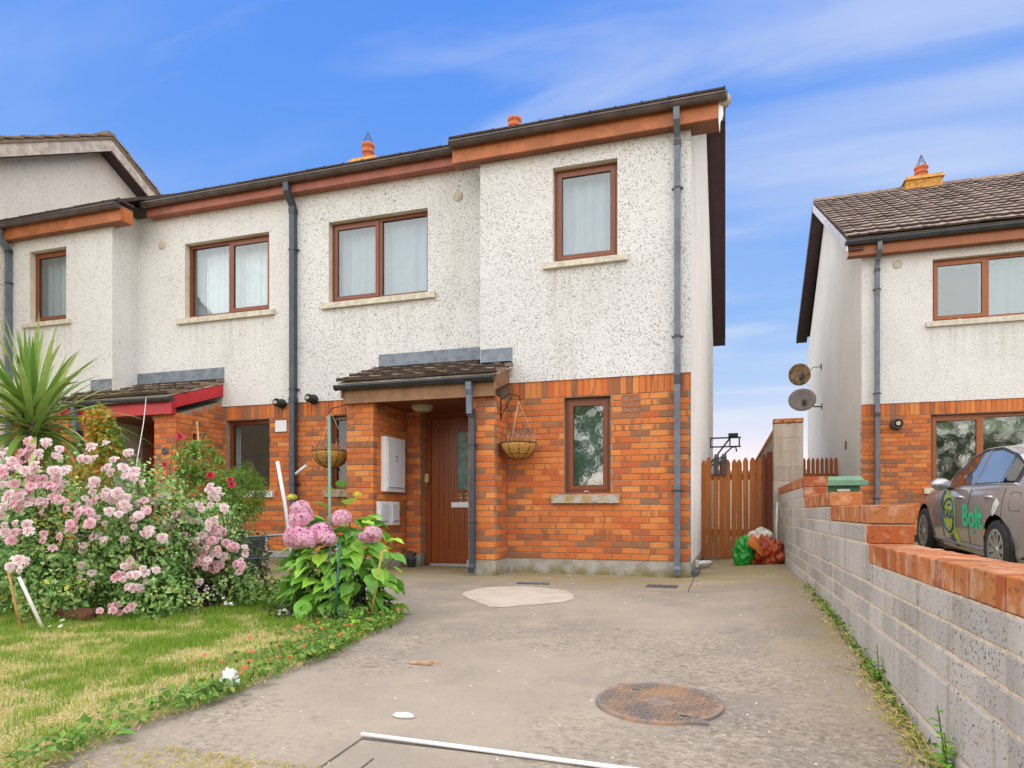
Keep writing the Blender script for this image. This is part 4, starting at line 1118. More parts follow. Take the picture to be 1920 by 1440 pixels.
# --- gable end of the next terrace, far left
C = thing('end_house', (-15, 10, 0), 'weathered cream gable end rising above the adjoining roof', 'house')
gx, yr, zr, sl = -11.55, 9.92, 7.82, .56
c = MB(); c.face([(gx, 4.9, -.3), (gx, 15.36, -.3), (gx, 15.36, zr - sl * 5.23), (gx, yr, zr), (gx, 4.9, zr - sl * 5.23)])
c.face([(-18, 4.9, -.3), (gx, 4.9, -.3), (gx, 4.9, zr - sl * 5.23), (-18, 4.9, zr - sl * 5.23)]); c.face([(-18, 15.36, -.3), (gx, 15.36, -.3), (gx, 15.36, zr - sl * 5.23), (-18, 15.36, zr - sl * 5.23)])
c.build('wall', M['render_old'], C)
for s in (-1, 1):
    ye = yr + s * 5.5; ze = zr - sl * 5.5 + .12
    c = MB(); c.hexa([(-18, yr, zr + .12), (gx + .32, yr, zr + .12), (gx + .32, ye, ze), (-18, ye, ze), (-18, yr, zr + .18), (gx + .32, yr, zr + .18), (gx + .32, ye, ze + .06), (-18, ye, ze + .06)]); rf = c.build('roof', M['tile'], C)
    c = MB()
    for i in range(16):
        t0, t1 = i / 16, (i + 1) / 16 + .01
        c.hexa([(gx + .2, yr + s * 5.5 * t0, zr + .18 - sl * 5.5 * t0), (gx + .34, yr + s * 5.5 * t0, zr + .18 - sl * 5.5 * t0), (gx + .34, yr + s * 5.5 * t1, zr + .21 - sl * 5.5 * t1), (gx + .2, yr + s * 5.5 * t1, zr + .21 - sl * 5.5 * t1),
                (gx + .2, yr + s * 5.5 * t0, zr + .21 - sl * 5.5 * t0), (gx + .34, yr + s * 5.5 * t0, zr + .21 - sl * 5.5 * t0), (gx + .34, yr + s * 5.5 * t1, zr + .245 - sl * 5.5 * t1), (gx + .2, yr + s * 5.5 * t1, zr + .245 - sl * 5.5 * t1)])
    c.build('verge_tiles', M['tile'], rf)
    c = MB(); c.hexa([(gx + .27, yr, zr - .10), (gx + .30, yr, zr - .10), (gx + .30, ye, ze - .22), (gx + .27, ye, ze - .22), (gx + .27, yr, zr + .119), (gx + .30, yr, zr + .119), (gx + .30, ye, ze - .001), (gx + .27, ye, ze - .001)]); c.build('barge_board', M['fascia_grey'], C)
    c = MB(); c.hexa([(gx - .02, yr, zr - .09), (gx + .268, yr, zr - .09), (gx + .268, ye, ze - .21), (gx - .02, ye, ze - .21), (gx - .02, yr, zr - .06), (gx + .268, yr, zr - .06), (gx + .268, ye, ze - .18), (gx - .02, ye, ze - .18)]); c.build('verge_soffit', M['barge'], C)
c = MB(); c.box(-18, gx + .30, yr - .09, yr + .09, zr + .17, zr + .25); c.build('ridge_tiles', M['tile'], C)

# --- house on the right, set further back
D = thing('neighbour_house', (5.9, 17, 0), 'white pebble-dashed house with tiled roof behind the parked taxi', 'house')
YD, DX0, DX1, DZ = 13.0, 2.265, 9.6, .40
DS = DZ + NC * CH; DT = DS + .225
up = (3.35, 5.02, 4.01, 5.06); lo = (3.33, 5.02, 1.20, DS - .004)
d = MB(); panel(d, 'F', YD - .014, DX0, DX1, DT - .004, 5.28, [up], .115)
d.face([(DX0, YD - .014, DT - .004), (DX1, YD - .014, DT - .004), (DX1, YD + .02, DT - .004), (DX0, YD + .02, DT - .004)], 1)
d.build('wall', [M['render_fine'], M['reveal']], D); d = MB()
d.face([(DX0, YD - .014, .0), (DX0, 21.0, .0), (DX0, 21.0, 5.3), (DX0, 17.4, 7.9), (DX0, YD - .014, 5.35)]); d.face([(DX0, 21.0, 0), (DX1, 21.0, 0), (DX1, 21.0, 5.3), (DX0, 21.0, 5.3)]); d.face([(DX1, YD - .014, 0), (DX1, 21.0, 0), (DX1, 21.0, 5.3), (DX1, 17.4, 7.9), (DX1, YD - .014, 5.35)])
d.build('side_wall', M['render_cream'], D)
d = MB(); panel(d, 'F', YD + .008, DX0, DX1, .0, DT, [(lo[0] - .004, lo[1] + .004, lo[2] - .004, lo[3] + .004)], .12, 0, 0); d.build('mortar', M['mortar'], D)
vis = place(soldiers(DX0, 5.1, DS), 'F', YD) + [p_ for p_ in place(courses(DX0, 5.1, DZ, NC, [lo]), 'F', YD)]
vis.sort(key=lambda t: t[0].x - (t[0].z - 1.2) * .8)
brick_objects(D, vis[:290]); brick_mass(D, vis[290:] + place(soldiers(5.1, DX1, DS), 'F', YD) + place(courses(5.1, DX1, DZ, NC), 'F', YD))
window(D, *up, YD - .014, [(0, .49, 'sash'), (.49, 1, 'fixed')], 'frame_bright', (3.25, 5.12, 3.91, 4.01, 'sill'), glass='glass_wavy', back=[('blind', 0, 1, .86, 1), ('net', .45, 1, 0, 1)])
window(D, *lo, YD, [(0, .45, 'sash'), (.45, 1, 'fixed')], 'frame_bright', (3.22, 5.12, 1.08, 1.196, 'sill'), glass='glass_wavy', back=[('blind', 0, 1, .72, 1)], setback=.092)
d = MB(); d.box(2.03, 9.9, 12.80, 12.825, 5.20, 5.41); d.build('fascia', M['frame_bright'], D)
d = MB(); d.box(2.03, 9.9, 12.826, 12.984, 5.202, 5.215); d.build('soffit', M['soffit_brown'], D)
gutter(D, 1.98, 9.9, 12.798, 5.425, M['gutter'])
sl = .568; d = MB()
d.hexa([(2.0, 12.72, 5.45), (9.9, 12.72, 5.45), (9.9, 17.4, 8.10), (2.0, 17.4, 8.10), (2.0, 12.72, 5.48), (9.9, 12.72, 5.48), (9.9, 17.4, 8.13), (2.0, 17.4, 8.13)])
d.hexa([(2.0, 17.401, 8.10), (9.9, 17.401, 8.10), (9.9, 21.3, 5.89), (2.0, 21.3, 5.89), (2.0, 17.401, 8.13), (9.9, 17.401, 8.13), (9.9, 21.3, 5.92), (2.0, 21.3, 5.92)])
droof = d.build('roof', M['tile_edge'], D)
lay_tiles(droof, 2.0, 6.62, 12.70, 5.485, sl, 17, .317, .33, M['tile_far'], 'far')
d = MB(); ang = math.atan(sl)
for i in range(17):
    y = 12.70 + math.cos(ang) * .317 * i; z = 5.485 + math.sin(ang) * .317 * i
    d.hexa([(6.63, y, z + .0), (9.9, y, z + .0), (9.9, y + .3, z + .15), (6.63, y + .3, z + .15), (6.63, y, z + .035), (9.9, y, z + .035), (9.9, y + .3, z + .18), (6.63, y + .3, z + .18)])
d.build('roof_courses', M['tile_far'], droof)['kind'] = 'stuff'
for i in range(17):
    u = 2.0 + i * .46
    d = MB(); d.lathe([(.10, 0), (.105, .455)], (u, 17.4, 8.14), 'x', 10); d.build('ridge_tile', M['tile_far'], droof)
for (ya, za, yb, zb, wht) in ((12.74, 5.44, 17.4, 8.10, True), (17.401, 8.10, 21.3, 5.885, False)):
    v = MB(); v.hexa([(1.985, ya, za - .17), (2.01, ya, za - .17), (2.01, yb, zb - .17), (1.985, yb, zb - .17), (1.985, ya, za), (2.01, ya, za), (2.01, yb, zb), (1.985, yb, zb)]); v.build('barge_board', M['white_dirty' if wht else 'barge'], D)
    v = MB(); v.hexa([(2.011, ya, za - .16), (2.27, ya, za - .16), (2.27, yb, zb - .16), (2.011, yb, zb - .16), (2.011, ya, za - .14), (2.27, ya, za - .14), (2.27, yb, zb - .14), (2.011, yb, zb - .14)]); v.build('verge_soffit', M['barge'], D)
downpipe(D, [(2.50, 12.74, 5.37), (2.50, 12.74, 5.25), (2.50, 12.90, 5.10), (2.50, 12.93, 5.02), (2.50, 12.93, .35)], 'downpipe', .068, [(2.50, 12.93, z, h) for z, h in ((4.95, .06), (4.62, .024), (2.82, .024), (2.45, .07), (1.0, .024))])
q = MB(); q.lathe([(0, -.012), (.062, -.012), (.075, -.002), (.075, .01), (0, .01)], (2.82, YD - .016, 5.03), 'y', 18); q.build('wall_vent', M['vent'], D)
flue(D, 2.80, YD - .002, 2.28, 'pot_brown', .085)
chimney(D, 4.26, 17.4, 8.36, 8.66, .72, .5, 7.9)
q = MB(); q.box(2.245, 2.264, 14.5, 14.56, 2.0, 2.16); q.build('cable_box', M['black'], D)

# ------------------------------------------------------------------ stepped block boundary wall with brick-on-edge coping
def unit_block(name, mat, L, D, Hh, c=.005):
    v = []; x, y, z = L / 2, D / 2, Hh / 2
    bm = bmesh.new(); bmesh.ops.create_cube(bm, size=1.0)
    for q in bm.verts: q.co = (q.co.x * L, q.co.y * D, q.co.z * Hh)
    bmesh.ops.bevel(bm, geom=list(bm.edges), offset=c, segments=1, affect='EDGES')
    me = bpy.data.meshes.new(name); bm.to_mesh(me); bm.free(); me.materials.append(mat); return me
def add_part(name, me, loc, parent, scale=(1, 1, 1), rot=(0, 0, 0)):
    o = bpy.data.objects.new(name, me); COL.objects.link(o); o.location = loc; o.scale = scale; o.rotation_euler = rot
    o.parent = parent; o.matrix_parent_inverse = Matrix.Translation(-WPOS[parent.name]); return o
WX0, WX1 = .754, .969
W = thing('boundary_wall', ((WX0 + WX1) / 2, 6.0, 0), 'stepped grey block wall with orange brick coping beside the driveway', 'wall')
BLK = unit_block('block', M['block'], .215, .44, .10); COP = unit_block('coping_brick', M['coping'], .215, .065, .1025, .004)
BRK = unit_block('quoin_brick', M['coping'], .215, .44, .10)
QUO = unit_block('quoin_brick', M['coping'], .217, .10, .10, .004)
PC = .1075
secs = [(1.10, 4.09, .609), (4.09, 5.53, .822), (5.53, 7.28, .928), (7.28, 10.70, 1.135)]
core = MB()
for (ya, yb, zt) in secs:
    core.box(WX0 + .0045, WX1 - .0045, ya + .02, yb + .018, -.35, zt - .1065)
core.build('mortar_core', M['mortar_pale'], W)
core = MB()
for (ya, yb, zt) in secs: core.box(WX0 + .006, WX1 - .006, ya + .02, yb - .001, zt - .106, zt - .010)
core.build('coping_mortar', M['mortar_dark'], W)
zs0 = .609 - .1075                       # bed level under the lowest coping
for si, (ya, yb, zt) in enumerate(secs):
    # coping
    n = round((yb - ya) / .075); w = (yb - ya) / n
    for i in range(n):
        add_part('coping_brick', COP, ((WX0 + WX1) / 2 + RND.uniform(-.003, .003), ya + w * (i + .5), zt - .051 + RND.uniform(-.003, .002)), W, (1.03, (w - .009) / .065, 1), (RND.uniform(-.012, .012), RND.uniform(-.008, .008), RND.uniform(-.012, .012)))
    top = zt - .1075
    if si == 0: lev = [top, .394, .287, .179, -.046, -.271]
    else:
        m_ = max(1, round((top - .61) / .1065)); lev = [top - (top - .61) * q_ / m_ for q_ in range(m_ + 1)] + [.394, .287, .179, -.046, -.271]
    for k, (zu, zd) in enumerate(zip(lev, lev[1:])):
        hh = zu - zd; y = ya - (.225 if (round(zd * 100) % 2) else 0) - .08 * si
        y0 = ya
        if si > 0 and zu > secs[si - 1][2] + .02:
            add_part('quoin_brick', QUO, ((WX0 + WX1) / 2, ya + .05, (zu + zd) / 2 - .002), W); y0 = ya + .105   # a brick turns the exposed corner
        while y < yb - .01 and zu > g(WX0, (ya + yb) / 2) - .12:
            s, e = max(y, y0), min(y + .45, yb)
            if e - s > .04:
                quo = si == 0 and k == 0 and e < 2.2
                add_part('quoin_brick' if quo else 'block', (BRK if quo else BLK), ((WX0 + WX1) / 2 + RND.uniform(-.0015, .0015), (s + e) / 2, (zu + zd) / 2 - .002), W, (1, (e - s - .010) / .44, (hh - .010) / .10), (0, RND.uniform(-.002, .002), RND.uniform(-.002, .002)))
            y += .45
# brick quoin near the street end
for zz in (.447, .232, .017):
    pass

# block pier at the gate and the garden wall running back from it
BLP = unit_block('block', M['block_tan'], .20, .22, .215); BLP2 = unit_block('block', M['block_tan'], .42, .22, .215)
Pp = thing('gate_pier', (.90, 10.9, 0), 'tall block pier with brick cap standing right of the wooden gate', 'pier')
pc = MB(); pc.box(.694, 1.104, 10.806, 11.0, -.1, 2.09); pc.build('mortar_core', M['mortar_pale'], Pp)
for i in range(10):
    z = -.06 + i * .2165 + .1075
    if i % 2: add_part('block', BLP, (.792, 10.91, z), Pp); add_part('block', BLP, (1.005, 10.91, z), Pp)
    else: add_part('block', BLP2, (.899, 10.91, z), Pp, (.98, 1, 1))
CB = unit_block('cap_brick', M['coping'], .135, .235, .065)
for i in range(3): add_part('cap_brick', CB, (.757 + i * .142, 10.905, 2.145), Pp)
Gw = thing('garden_wall', (.80, 15, 0), 'block garden wall with brick coping running back behind the gate pier', 'wall')
q = MB(); q.box(.70, .90, 11.03, 20.0, -.1, 1.94); q.build('wall_body', M['block_tan'], Gw)
for i in range(28): add_part('coping_brick', COP, (.80, 11.10 + i * .32, 1.99), Gw, (1.02, 4.8, 1))

# ------------------------------------------------------------------ wooden side gate
G = thing('side_gate', (.18, 11.15, .03), 'brown slatted wooden gate closing the passage beside the white gable', 'gate')
def slat_mesh(w, h, d=.02, tip=.06):
    mb = MB(); x = w / 2
    mb.prism([(-x, 0, 0), (x, 0, 0), (x, 0, h - tip), (x * .45, 0, h - tip * .2), (0, 0, h), (-x * .45, 0, h - tip * .2), (-x, 0, h - tip)], (0, d, 0))
    me = bpy.data.meshes.new('slat'); me.from_pydata(mb.v, [], mb.f); me.materials.append(M['gate_wood'])
    bm = bmesh.new(); bm.from_mesh(me); bmesh.ops.recalc_face_normals(bm, faces=bm.faces); bm.to_mesh(me); bm.free(); return me
SL = slat_mesh(.083, 1.58)
x = -.33; i = 0
while x < .60:
    add_part('slat', SL, (x + RND.uniform(-.006, .006), 11.10, .05 + RND.uniform(-.02, .02)), G, (RND.uniform(.92, 1.04), 1, RND.uniform(.985, 1.012)), (0, RND.uniform(-.008, .008), 0)); x += .091; i += 1
for z in (.40, 1.28): 
    r = MB(); r.box(-.37, .60, 11.123, 11.165, z, z + .10); r.build('rail', M['gate_wood'], G)
r = MB(); r.box(.61, .685, 11.02, 11.12, .0, 1.70); r.build('post', M['post_wood'], G)
r = MB(); r.box(.545, .60, 11.06, 11.095, .05, 1.66); r.build('post', M['post_wood'], G)
# garden boots hung over the gate
for k, x in enumerate((-.135, -.02)):
    bt = MB()
    def outl(s): return [(x + s * a, b) for a, b in ((-.036, 0), (-.040, .05), (-.032, .11), (-.046, .18), (-.050, .24), (-.035, .285), (0, .30), (.032, .28), (.046, .24), (.044, .18), (.032, .11), (.040, .05), (.034, 0))]
    z0 = 1.36
    bt.prism([(a, 11.045, z0 + b) for a, b in outl(1)], (0, .028, 0))
    bt.box(x - .034, x + .034, 11.038, 11.0445, z0 + .005, z0 + .075)
    for j in range(5): bt.box(x - .036, x + .036, 11.040, 11.0445, z0 + .125 + j * .03, z0 + .14 + j * .03)
    bt.hexa([(x - .045, 11.074, z0 + .19), (x + .045, 11.074, z0 + .19), (x + .045, 11.095, z0 + .19), (x - .045, 11.095, z0 + .19), (x - .035, 11.074, z0 + .29), (x + .035, 11.074, z0 + .29), (x + .035, 11.20, z0 + .34), (x - .035, 11.20, z0 + .34)])
    o = bt.build('garden_boot', M['rubber'])
    tag(o, ('dark rubber boot sole hung on the gate, nearer the white gable wall', 'dark rubber boot sole hung on the gate, nearer the gate pier')[k], 'boot', 'boots hung over the gate')

# picket fence beside the right-hand house
F = thing('picket_fence', (1.93, 15.5, .2), 'short brown picket fence between the gate pier and right-hand house', 'fence')
SL2 = slat_mesh(.066, 1.6)
for i in range(8): add_part('picket', SL2, (1.60 + i * .088, 15.5, .32), F, (1, 1, 1))
for z in (.6, 1.5): r = MB(); r.box(1.55, 2.26, 15.522, 15.56, z, z + .09); r.build('rail', M['gate_wood'], F)

# ------------------------------------------------------------------ satellite dishes, bracket, pipes
def dish(label, loc, wall, r, ry, mat):
    t = thing('satellite_dish', loc, label, 'satellite dish', 'satellite dishes'); x, y, z = loc
    q = MB(); n = 22; prof = [(0, .0), (r * .35, -.006), (r * .7, -.028), (r, -.06), (r * 1.01, -.055), (r * .7, -.02), (r * .35, .004), (0, .010)]
    b = len(q.v)
    q.lathe(prof, (0, 0, 0), 'y', n, sx=1.0, sy=ry)
    R = Matrix.Rotation(math.radians(-25), 4, 'Z') @ Matrix.Rotation(math.radians(12), 4, 'X')
    q.v = [tuple(R @ Vector(p) + Vector(loc)) for p in q.v]
    q.build('reflector', M[mat], t)
    a = MB(); a.tube([(x + .02, y + .05, z - .03), (x + .16, y + .10, z - .0), (x + .3, wall[1], wall[2]), wall], .016, 6); a.build('wall_arm', M['iron_black' if mat == 'dish_grey' else 'vent'], t)
    a = MB(); a.box(wall[0] - .012, wall[0] + .001, wall[1] - .05, wall[1] + .05, wall[2] - .07, wall[2] + .07); a.build('wall_plate', M['iron_black'], t)
    a = MB(); p0 = Vector(loc) + Vector((-.0, -.03, -.05)); a.tube([p0, p0 + Vector((.03, -.10, -.10)), p0 + Vector((.02, -.18, .02))], .012, 6); a.box(p0.x - .03, p0.x + .06, p0.y - .06, p0.y, p0.z - .08, p0.z + .04); a.build('receiver', M['wire'], t)
dish('rust-stained round satellite dish on the neighbouring side wall, upper one', (1.77, 18.0, 4.18), (2.263, 18.1, 4.36), .27, 1.0, 'dish_rusty')
dish('pale grey oval satellite dish on the neighbouring side wall, lower one', (1.79, 17.6, 3.49), (2.263, 18.0, 3.36), .33, .82, 'dish_grey')
t = thing('wall_bracket', (-.3, 15.8, 2.2), 'black metal bracket on the white gable above the gate', 'bracket')
q = MB(); xw = -.335
for zz in (2.42, 2.22): q.box(xw, .33, 15.78, 15.82, zz, zz + .03)
for xx in (xw, .08, .28): q.box(xx, xx + .03, 15.785, 15.815, 2.22, 2.43)
q.build('arm', M['iron_black'], t)
q = MB(); q.tube([(xw + .01, 15.8, 1.86), (.1, 15.8, 2.43)], .018, 6).tube([(xw + .01, 15.75, 1.78), (.14, 15.8, 2.22), (.22, 15.8, 2.22), (.24, 15.8, 2.12)], .016, 6); q.build('strut', M['iron_black'], t)
q = MB(); q.box(.06, .27, 15.74, 15.86, 2.45, 2.53); q.build('holder', M['black'], t)
q = MB(); q.tube([(.735, 10.64, .92), (.72, 10.62, .55), (.728, 10.60, .02)], .018, 8); tag(q.build('white_pipe', M['white_plastic']), 'white plastic pipe standing in the corner by the gate pier', 'pipe')
q = MB(); q.tube([(-.385, 9.3, .085), (-.27, 9.55, .075), (-.20, 9.75, .065)], .035, 10); q.box(-.39, -.34, 9.22, 9.34, .04, .13); tag(q.build('waste_pipe', M['white_dirty']), 'short white waste pipe at the foot of the gable wall', 'pipe')
q = MB(); q.tube([(-.36, 8.30, .035), (-.345, 8.48, .036), (-.33, 8.75, .036)], .033, 10); q.lathe([(.036, -.03), (.040, -.03), (.040, .03), (.036, .03)], (-.36, 8.30, .037), 'y', 12); tag(q.build('drain_pipe', M['slate']), 'dark grey drain pipe lying on the ground at the house corner', 'pipe')

# green wheelie bin behind the wall
t = thing('wheelie_bin', (1.40, 9.0, .07), 'green wheelie bin behind the stepped wall', 'bin')
q = MB(); z0 = .09
z0 = .09; q.hexa([(1.20, 8.80, z0), (1.47, 8.80, z0), (1.47, 9.28, z0), (1.20, 9.28, z0), (1.16, 8.74, 1.12), (1.51, 8.74, 1.12), (1.51, 9.34, 1.12), (1.16, 9.34, 1.12)]); q.box(1.14, 1.53, 8.72, 9.36, 1.085, 1.119); q.build('body', M['bin'], t)
q = MB(); q.hexa([(1.12, 8.68, 1.121), (1.56, 8.68, 1.121), (1.56, 9.40, 1.121), (1.12, 9.40, 1.121), (1.16, 8.72, 1.20), (1.52, 8.72, 1.20), (1.52, 9.36, 1.23), (1.16, 9.36, 1.23)]); q.box(1.10, 1.58, 8.655, 8.69, 1.09, 1.15); q.build('lid', M['bin_lid'], t)
for x in (1.17, 1.50): q = MB(); q.lathe([(0, -.03), (.10, -.03), (.10, .03), (0, .03)], (x, 9.38, .17), 'x', 16); q.build('wheel', M['tyre'], t)
q = MB(); q.box(1.26, 1.40, 8.722, 8.737, 1.02, 1.05); q.build('sticker', M['white_dirty'], t)

# ------------------------------------------------------------------ rubbish bags at the gate
def crumple(name, loc, sx, sy, sz, amp, freq, seed, mat, label, flat=.0):
    bm = bmesh.new(); bmesh.ops.create_icosphere(bm, subdivisions=5, radius=1.0)
    for v in bm.verts:
        p = v.co.normalized(); n1 = mnoise.noise(p * freq + Vector((seed, 0, 0))); n2 = mnoise.noise(p * freq * 2.3 + Vector((0, seed, 3))); rid = 1 - 2 * abs(mnoise.noise(p * freq * 1.4 + Vector((seed, seed, 1))))
        r = 1 + amp * n1 + amp * .5 * n2 + amp * .55 * rid
        q = Vector((p.x * r * sx, p.y * r * sy, p.z * r * sz))
        if q.z < -sz * .62: q.z = -sz * .62 + (q.z + sz * .62) * .08
        v.co = q
    me = bpy.data.meshes.new(name); bm.to_mesh(me); bm.free(); me.materials.append(mat)
    me.polygons.foreach_set('use_smooth', [True] * len(me.polygons))
    return tag(link(name, me, (loc[0], loc[1], loc[2] + sz * .62)), label, 'bag')
crumple('plastic_bag', (.25, 9.75, g(.25, 9.75)), .15, .15, .22, .30, 1.9, 3.3, M['bag_green'], 'knotted bright green plastic bag lying against the wooden gate')
crumple('plastic_bag', (.545, 9.75, g(.54, 9.7)), .20, .17, .20, .42, 2.1, 9.1, M['bag_orange'], 'crumpled dark orange plastic bag between the gate and block wall')
crumple('plastic_bag', (.47, 9.95, g(.5, 9.9) + .20), .17, .15, .16, .32, 1.7, 5.7, M['bag_white'], 'stuffed dirty white bag resting on the orange bag')
q = MB(); z0 = g(.3, 9.6)
q.hexa([(.27, 9.52, z0 + .30), (.47, 9.44, z0 + .13), (.49, 9.50, z0 + .15), (.29, 9.58, z0 + .33), (.33, 9.56, z0 + .42), (.40, 9.46, z0 + .34), (.42, 9.52, z0 + .36), (.35, 9.62, z0 + .43)])
bmx = q.build('orange_card', M['bag_orange_pale']); tag(bmx, 'folded pale orange plastic flap propped between the rubbish bags', 'plastic flap')

# ------------------------------------------------------------------ parked taxi saloon
T = thing('taxi_car', (3.5, 9.4, .13), 'grey taxi saloon with green lettering parked beyond the brick-topped wall', 'car')
CXL, YRW, WB = 2.62, 8.05, 2.62             # left flank, rear axle, wheelbase
HWID = .89; CXC = CXL + HWID
def cz(y): return .07 + .05 * (y - 8.05)           # drive falls towards the street
def interp(x, pts):
    if x <= pts[0][0]: return pts[0][1]
    for (a, b), (c, d) in zip(pts, pts[1:]):
        if x <= c:
            t = (x - a) / (c - a); t = t * t * (3 - 2 * t) * .5 + t * .5; return b + (d - b) * t
    return pts[-1][1]
TOP = [(-1.02, .80), (-1.0, .98), (-.75, 1.07), (-.35, 1.24), (.0, 1.37), (.45, 1.445), (.9, 1.44), (1.25, 1.37), (1.6, 1.20), (1.98, 1.00), (2.3, .94), (2.9, .86), (3.35, .72), (3.5, .55), (3.52, .45)]
BELT = [(-1.02, .72), (-1.0, .90), (-.5, 1.0), (0, .985), (.8, .955), (1.6, .915), (2.2, .88), (2.9, .78), (3.35, .66), (3.5, .50), (3.52, .40)]
PLAN = [(-1.02, .62), (-.95, .74), (-.6, .83), (0, .88), (.8, .89), (1.8, .885), (2.6, .86), (3.1, .77), (3.4, .60), (3.52, .42)]
SILL = [(-1.02, .36), (-.6, .26), (-.3, .20), (2.9, .20), (3.2, .22), (3.52, .28)]
def lower(y, t):                            # t 0 sill .. 1 belt
    w = interp(y, PLAN); zb = interp(y, BELT); zs = interp(y, SILL); z = zs + (zb - zs) * t
    f = interp(t, [(0, .925), (.12, .965), (.38, .992), (.55, 1.0), (.72, .995), (.80, .985), (1, .945)])
    return (w * f, z)
def green(y, t):                            # t 0 belt .. 1 roof edge
    w = interp(y, PLAN) * .945; zb = interp(y, BELT); zt = interp(y, TOP); hgt = max(0.0, zt - zb)
    tum = .66 * hgt
    return (w - tum * .62 * t - .012 * min(1, t * 6), zb + (hgt - min(.05, hgt * .35)) * t)
def roof_pt(y, t):                          # t 0 edge .. 1 centre
    x, z = green(y, 1.0); zt = interp(y, TOP); return (x * (1 - t), z + (zt - z) * math.sin(t * math.pi / 2))
def W3(y, xh, z, side=-1): return (CXC + side * xh, YRW + y, z + cz(YRW + y))
AR = [(0.0, .33, .355), (WB, .33, .355)]    # wheel centres and arch radius
def car_body():
    ys = np.linspace(-1.02, 3.52, 150); NL, NG, NR = 22, 8, 5
    V = []; idx = {}
    rows = [('l', i / NL) for i in range(NL + 1)] + [('g', i / NG) for i in range(1, NG + 1)] + [('r', i / NR) for i in range(1, NR + 1)]
    R = len(rows); P2 = []
    for y in ys:
        for (k, t) in rows:
            x, z = lower(y, t) if k == 'l' else green(y, t) if k == 'g' else roof_pt(y, t)
            P2.append((y, x, z))
    keep = []; inarch = lambda y, z: any((y - a) ** 2 + (z - b) ** 2 < r * r for a, b, r in AR)
    nY = len(ys)
    faces = [(i * R + j, (i + 1) * R + j, (i + 1) * R + j + 1, i * R + j + 1) for i in range(nY - 1) for j in range(R - 1)]
    kept, cut = [], set()
    for f in faces:
        cyy = sum(P2[k][0] for k in f) / 4; czz = sum(P2[k][2] for k in f) / 4
        if f[0] % R < NL and inarch(cyy, czz): cut.update(f)
        else: kept.append(f)
    used = set(k for f in kept for k in f); edge = used & cut
    for k in edge:
        y, x, z = P2[k]
        for (a, b, r) in AR:
            d = math.hypot(y - a, z - b)
            if abs(d - r) < .12 and d > 0: P2[k] = (a + (y - a) / d * r, x, max(.19, b + (z - b) / d * r))
    mb = MB()
    for s in (-1, 1):
        b = len(mb.v); mb.v += [W3(y, x, z, s) for (y, x, z) in P2]
        for f in kept: mb.f.append([b + k for k in (f if s < 0 else f[::-1])]); mb.m.append(0); mb.s.append(True)
    # ends and floor
    for i in (0, nY - 1):
        loop = [W3(*P2[i * R + j], -1) for j in range(R)] + [W3(*P2[i * R + j], 1) for j in range(R - 2, -1, -1)]
        mb.face(loop)
    o = mb.build('body', M['car'], T)
    bm = bmesh.new(); bm.from_mesh(o.data); bmesh.ops.remove_doubles(bm, verts=bm.verts, dist=.0005); bmesh.ops.recalc_face_normals(bm, faces=bm.faces); bm.to_mesh(o.data); bm.free()
    return o
body = car_body()
q = MB()
q.box(CXC - .80, CXC + .80, YRW - .9, YRW + 3.4, cz(YRW + 1.2) + .19, cz(YRW + 1.2) + .30)
for (a, b, r) in AR:
    for s in (-1, 1):
        x0 = CXC + s * .62; pts = [(x0, YRW + a + (r + .01) * math.cos(t), b + (r + .01) * math.sin(t) + cz(YRW + a)) for t in [math.pi * i / 14 for i in range(15)]]
        for p1, p2 in zip(pts, pts[1:]): q.face([p1, p2, (p2[0] + s * .24, p2[1], p2[2]), (p1[0] + s * .24, p1[1], p1[2])])
        q.face(pts)
q.build('underbody', M['car_black'], T)
def glass_patch(name, y0, y1, t0, t1, mat, off=.006, ny=14, nt=6, shape=None, side=-1, fn=green):
    mb = MB(); P = {}
    for i in range(ny + 1):
        for j in range(nt + 1):
            y = y0 + (y1 - y0) * i / ny; t = t0 + (t1 - t0) * j / nt
            if shape: y = shape(y, t)
            x, z = fn(y, t); P[i, j] = len(mb.v); mb.v.append(W3(y, x + off, z, side))
    for i in range(ny):
        for j in range(nt): mb.f.append([P[i, j], P[i + 1, j], P[i + 1, j + 1], P[i, j + 1]]); mb.m.append(0); mb.s.append(True)
    return mb.build(name, M[mat], T)
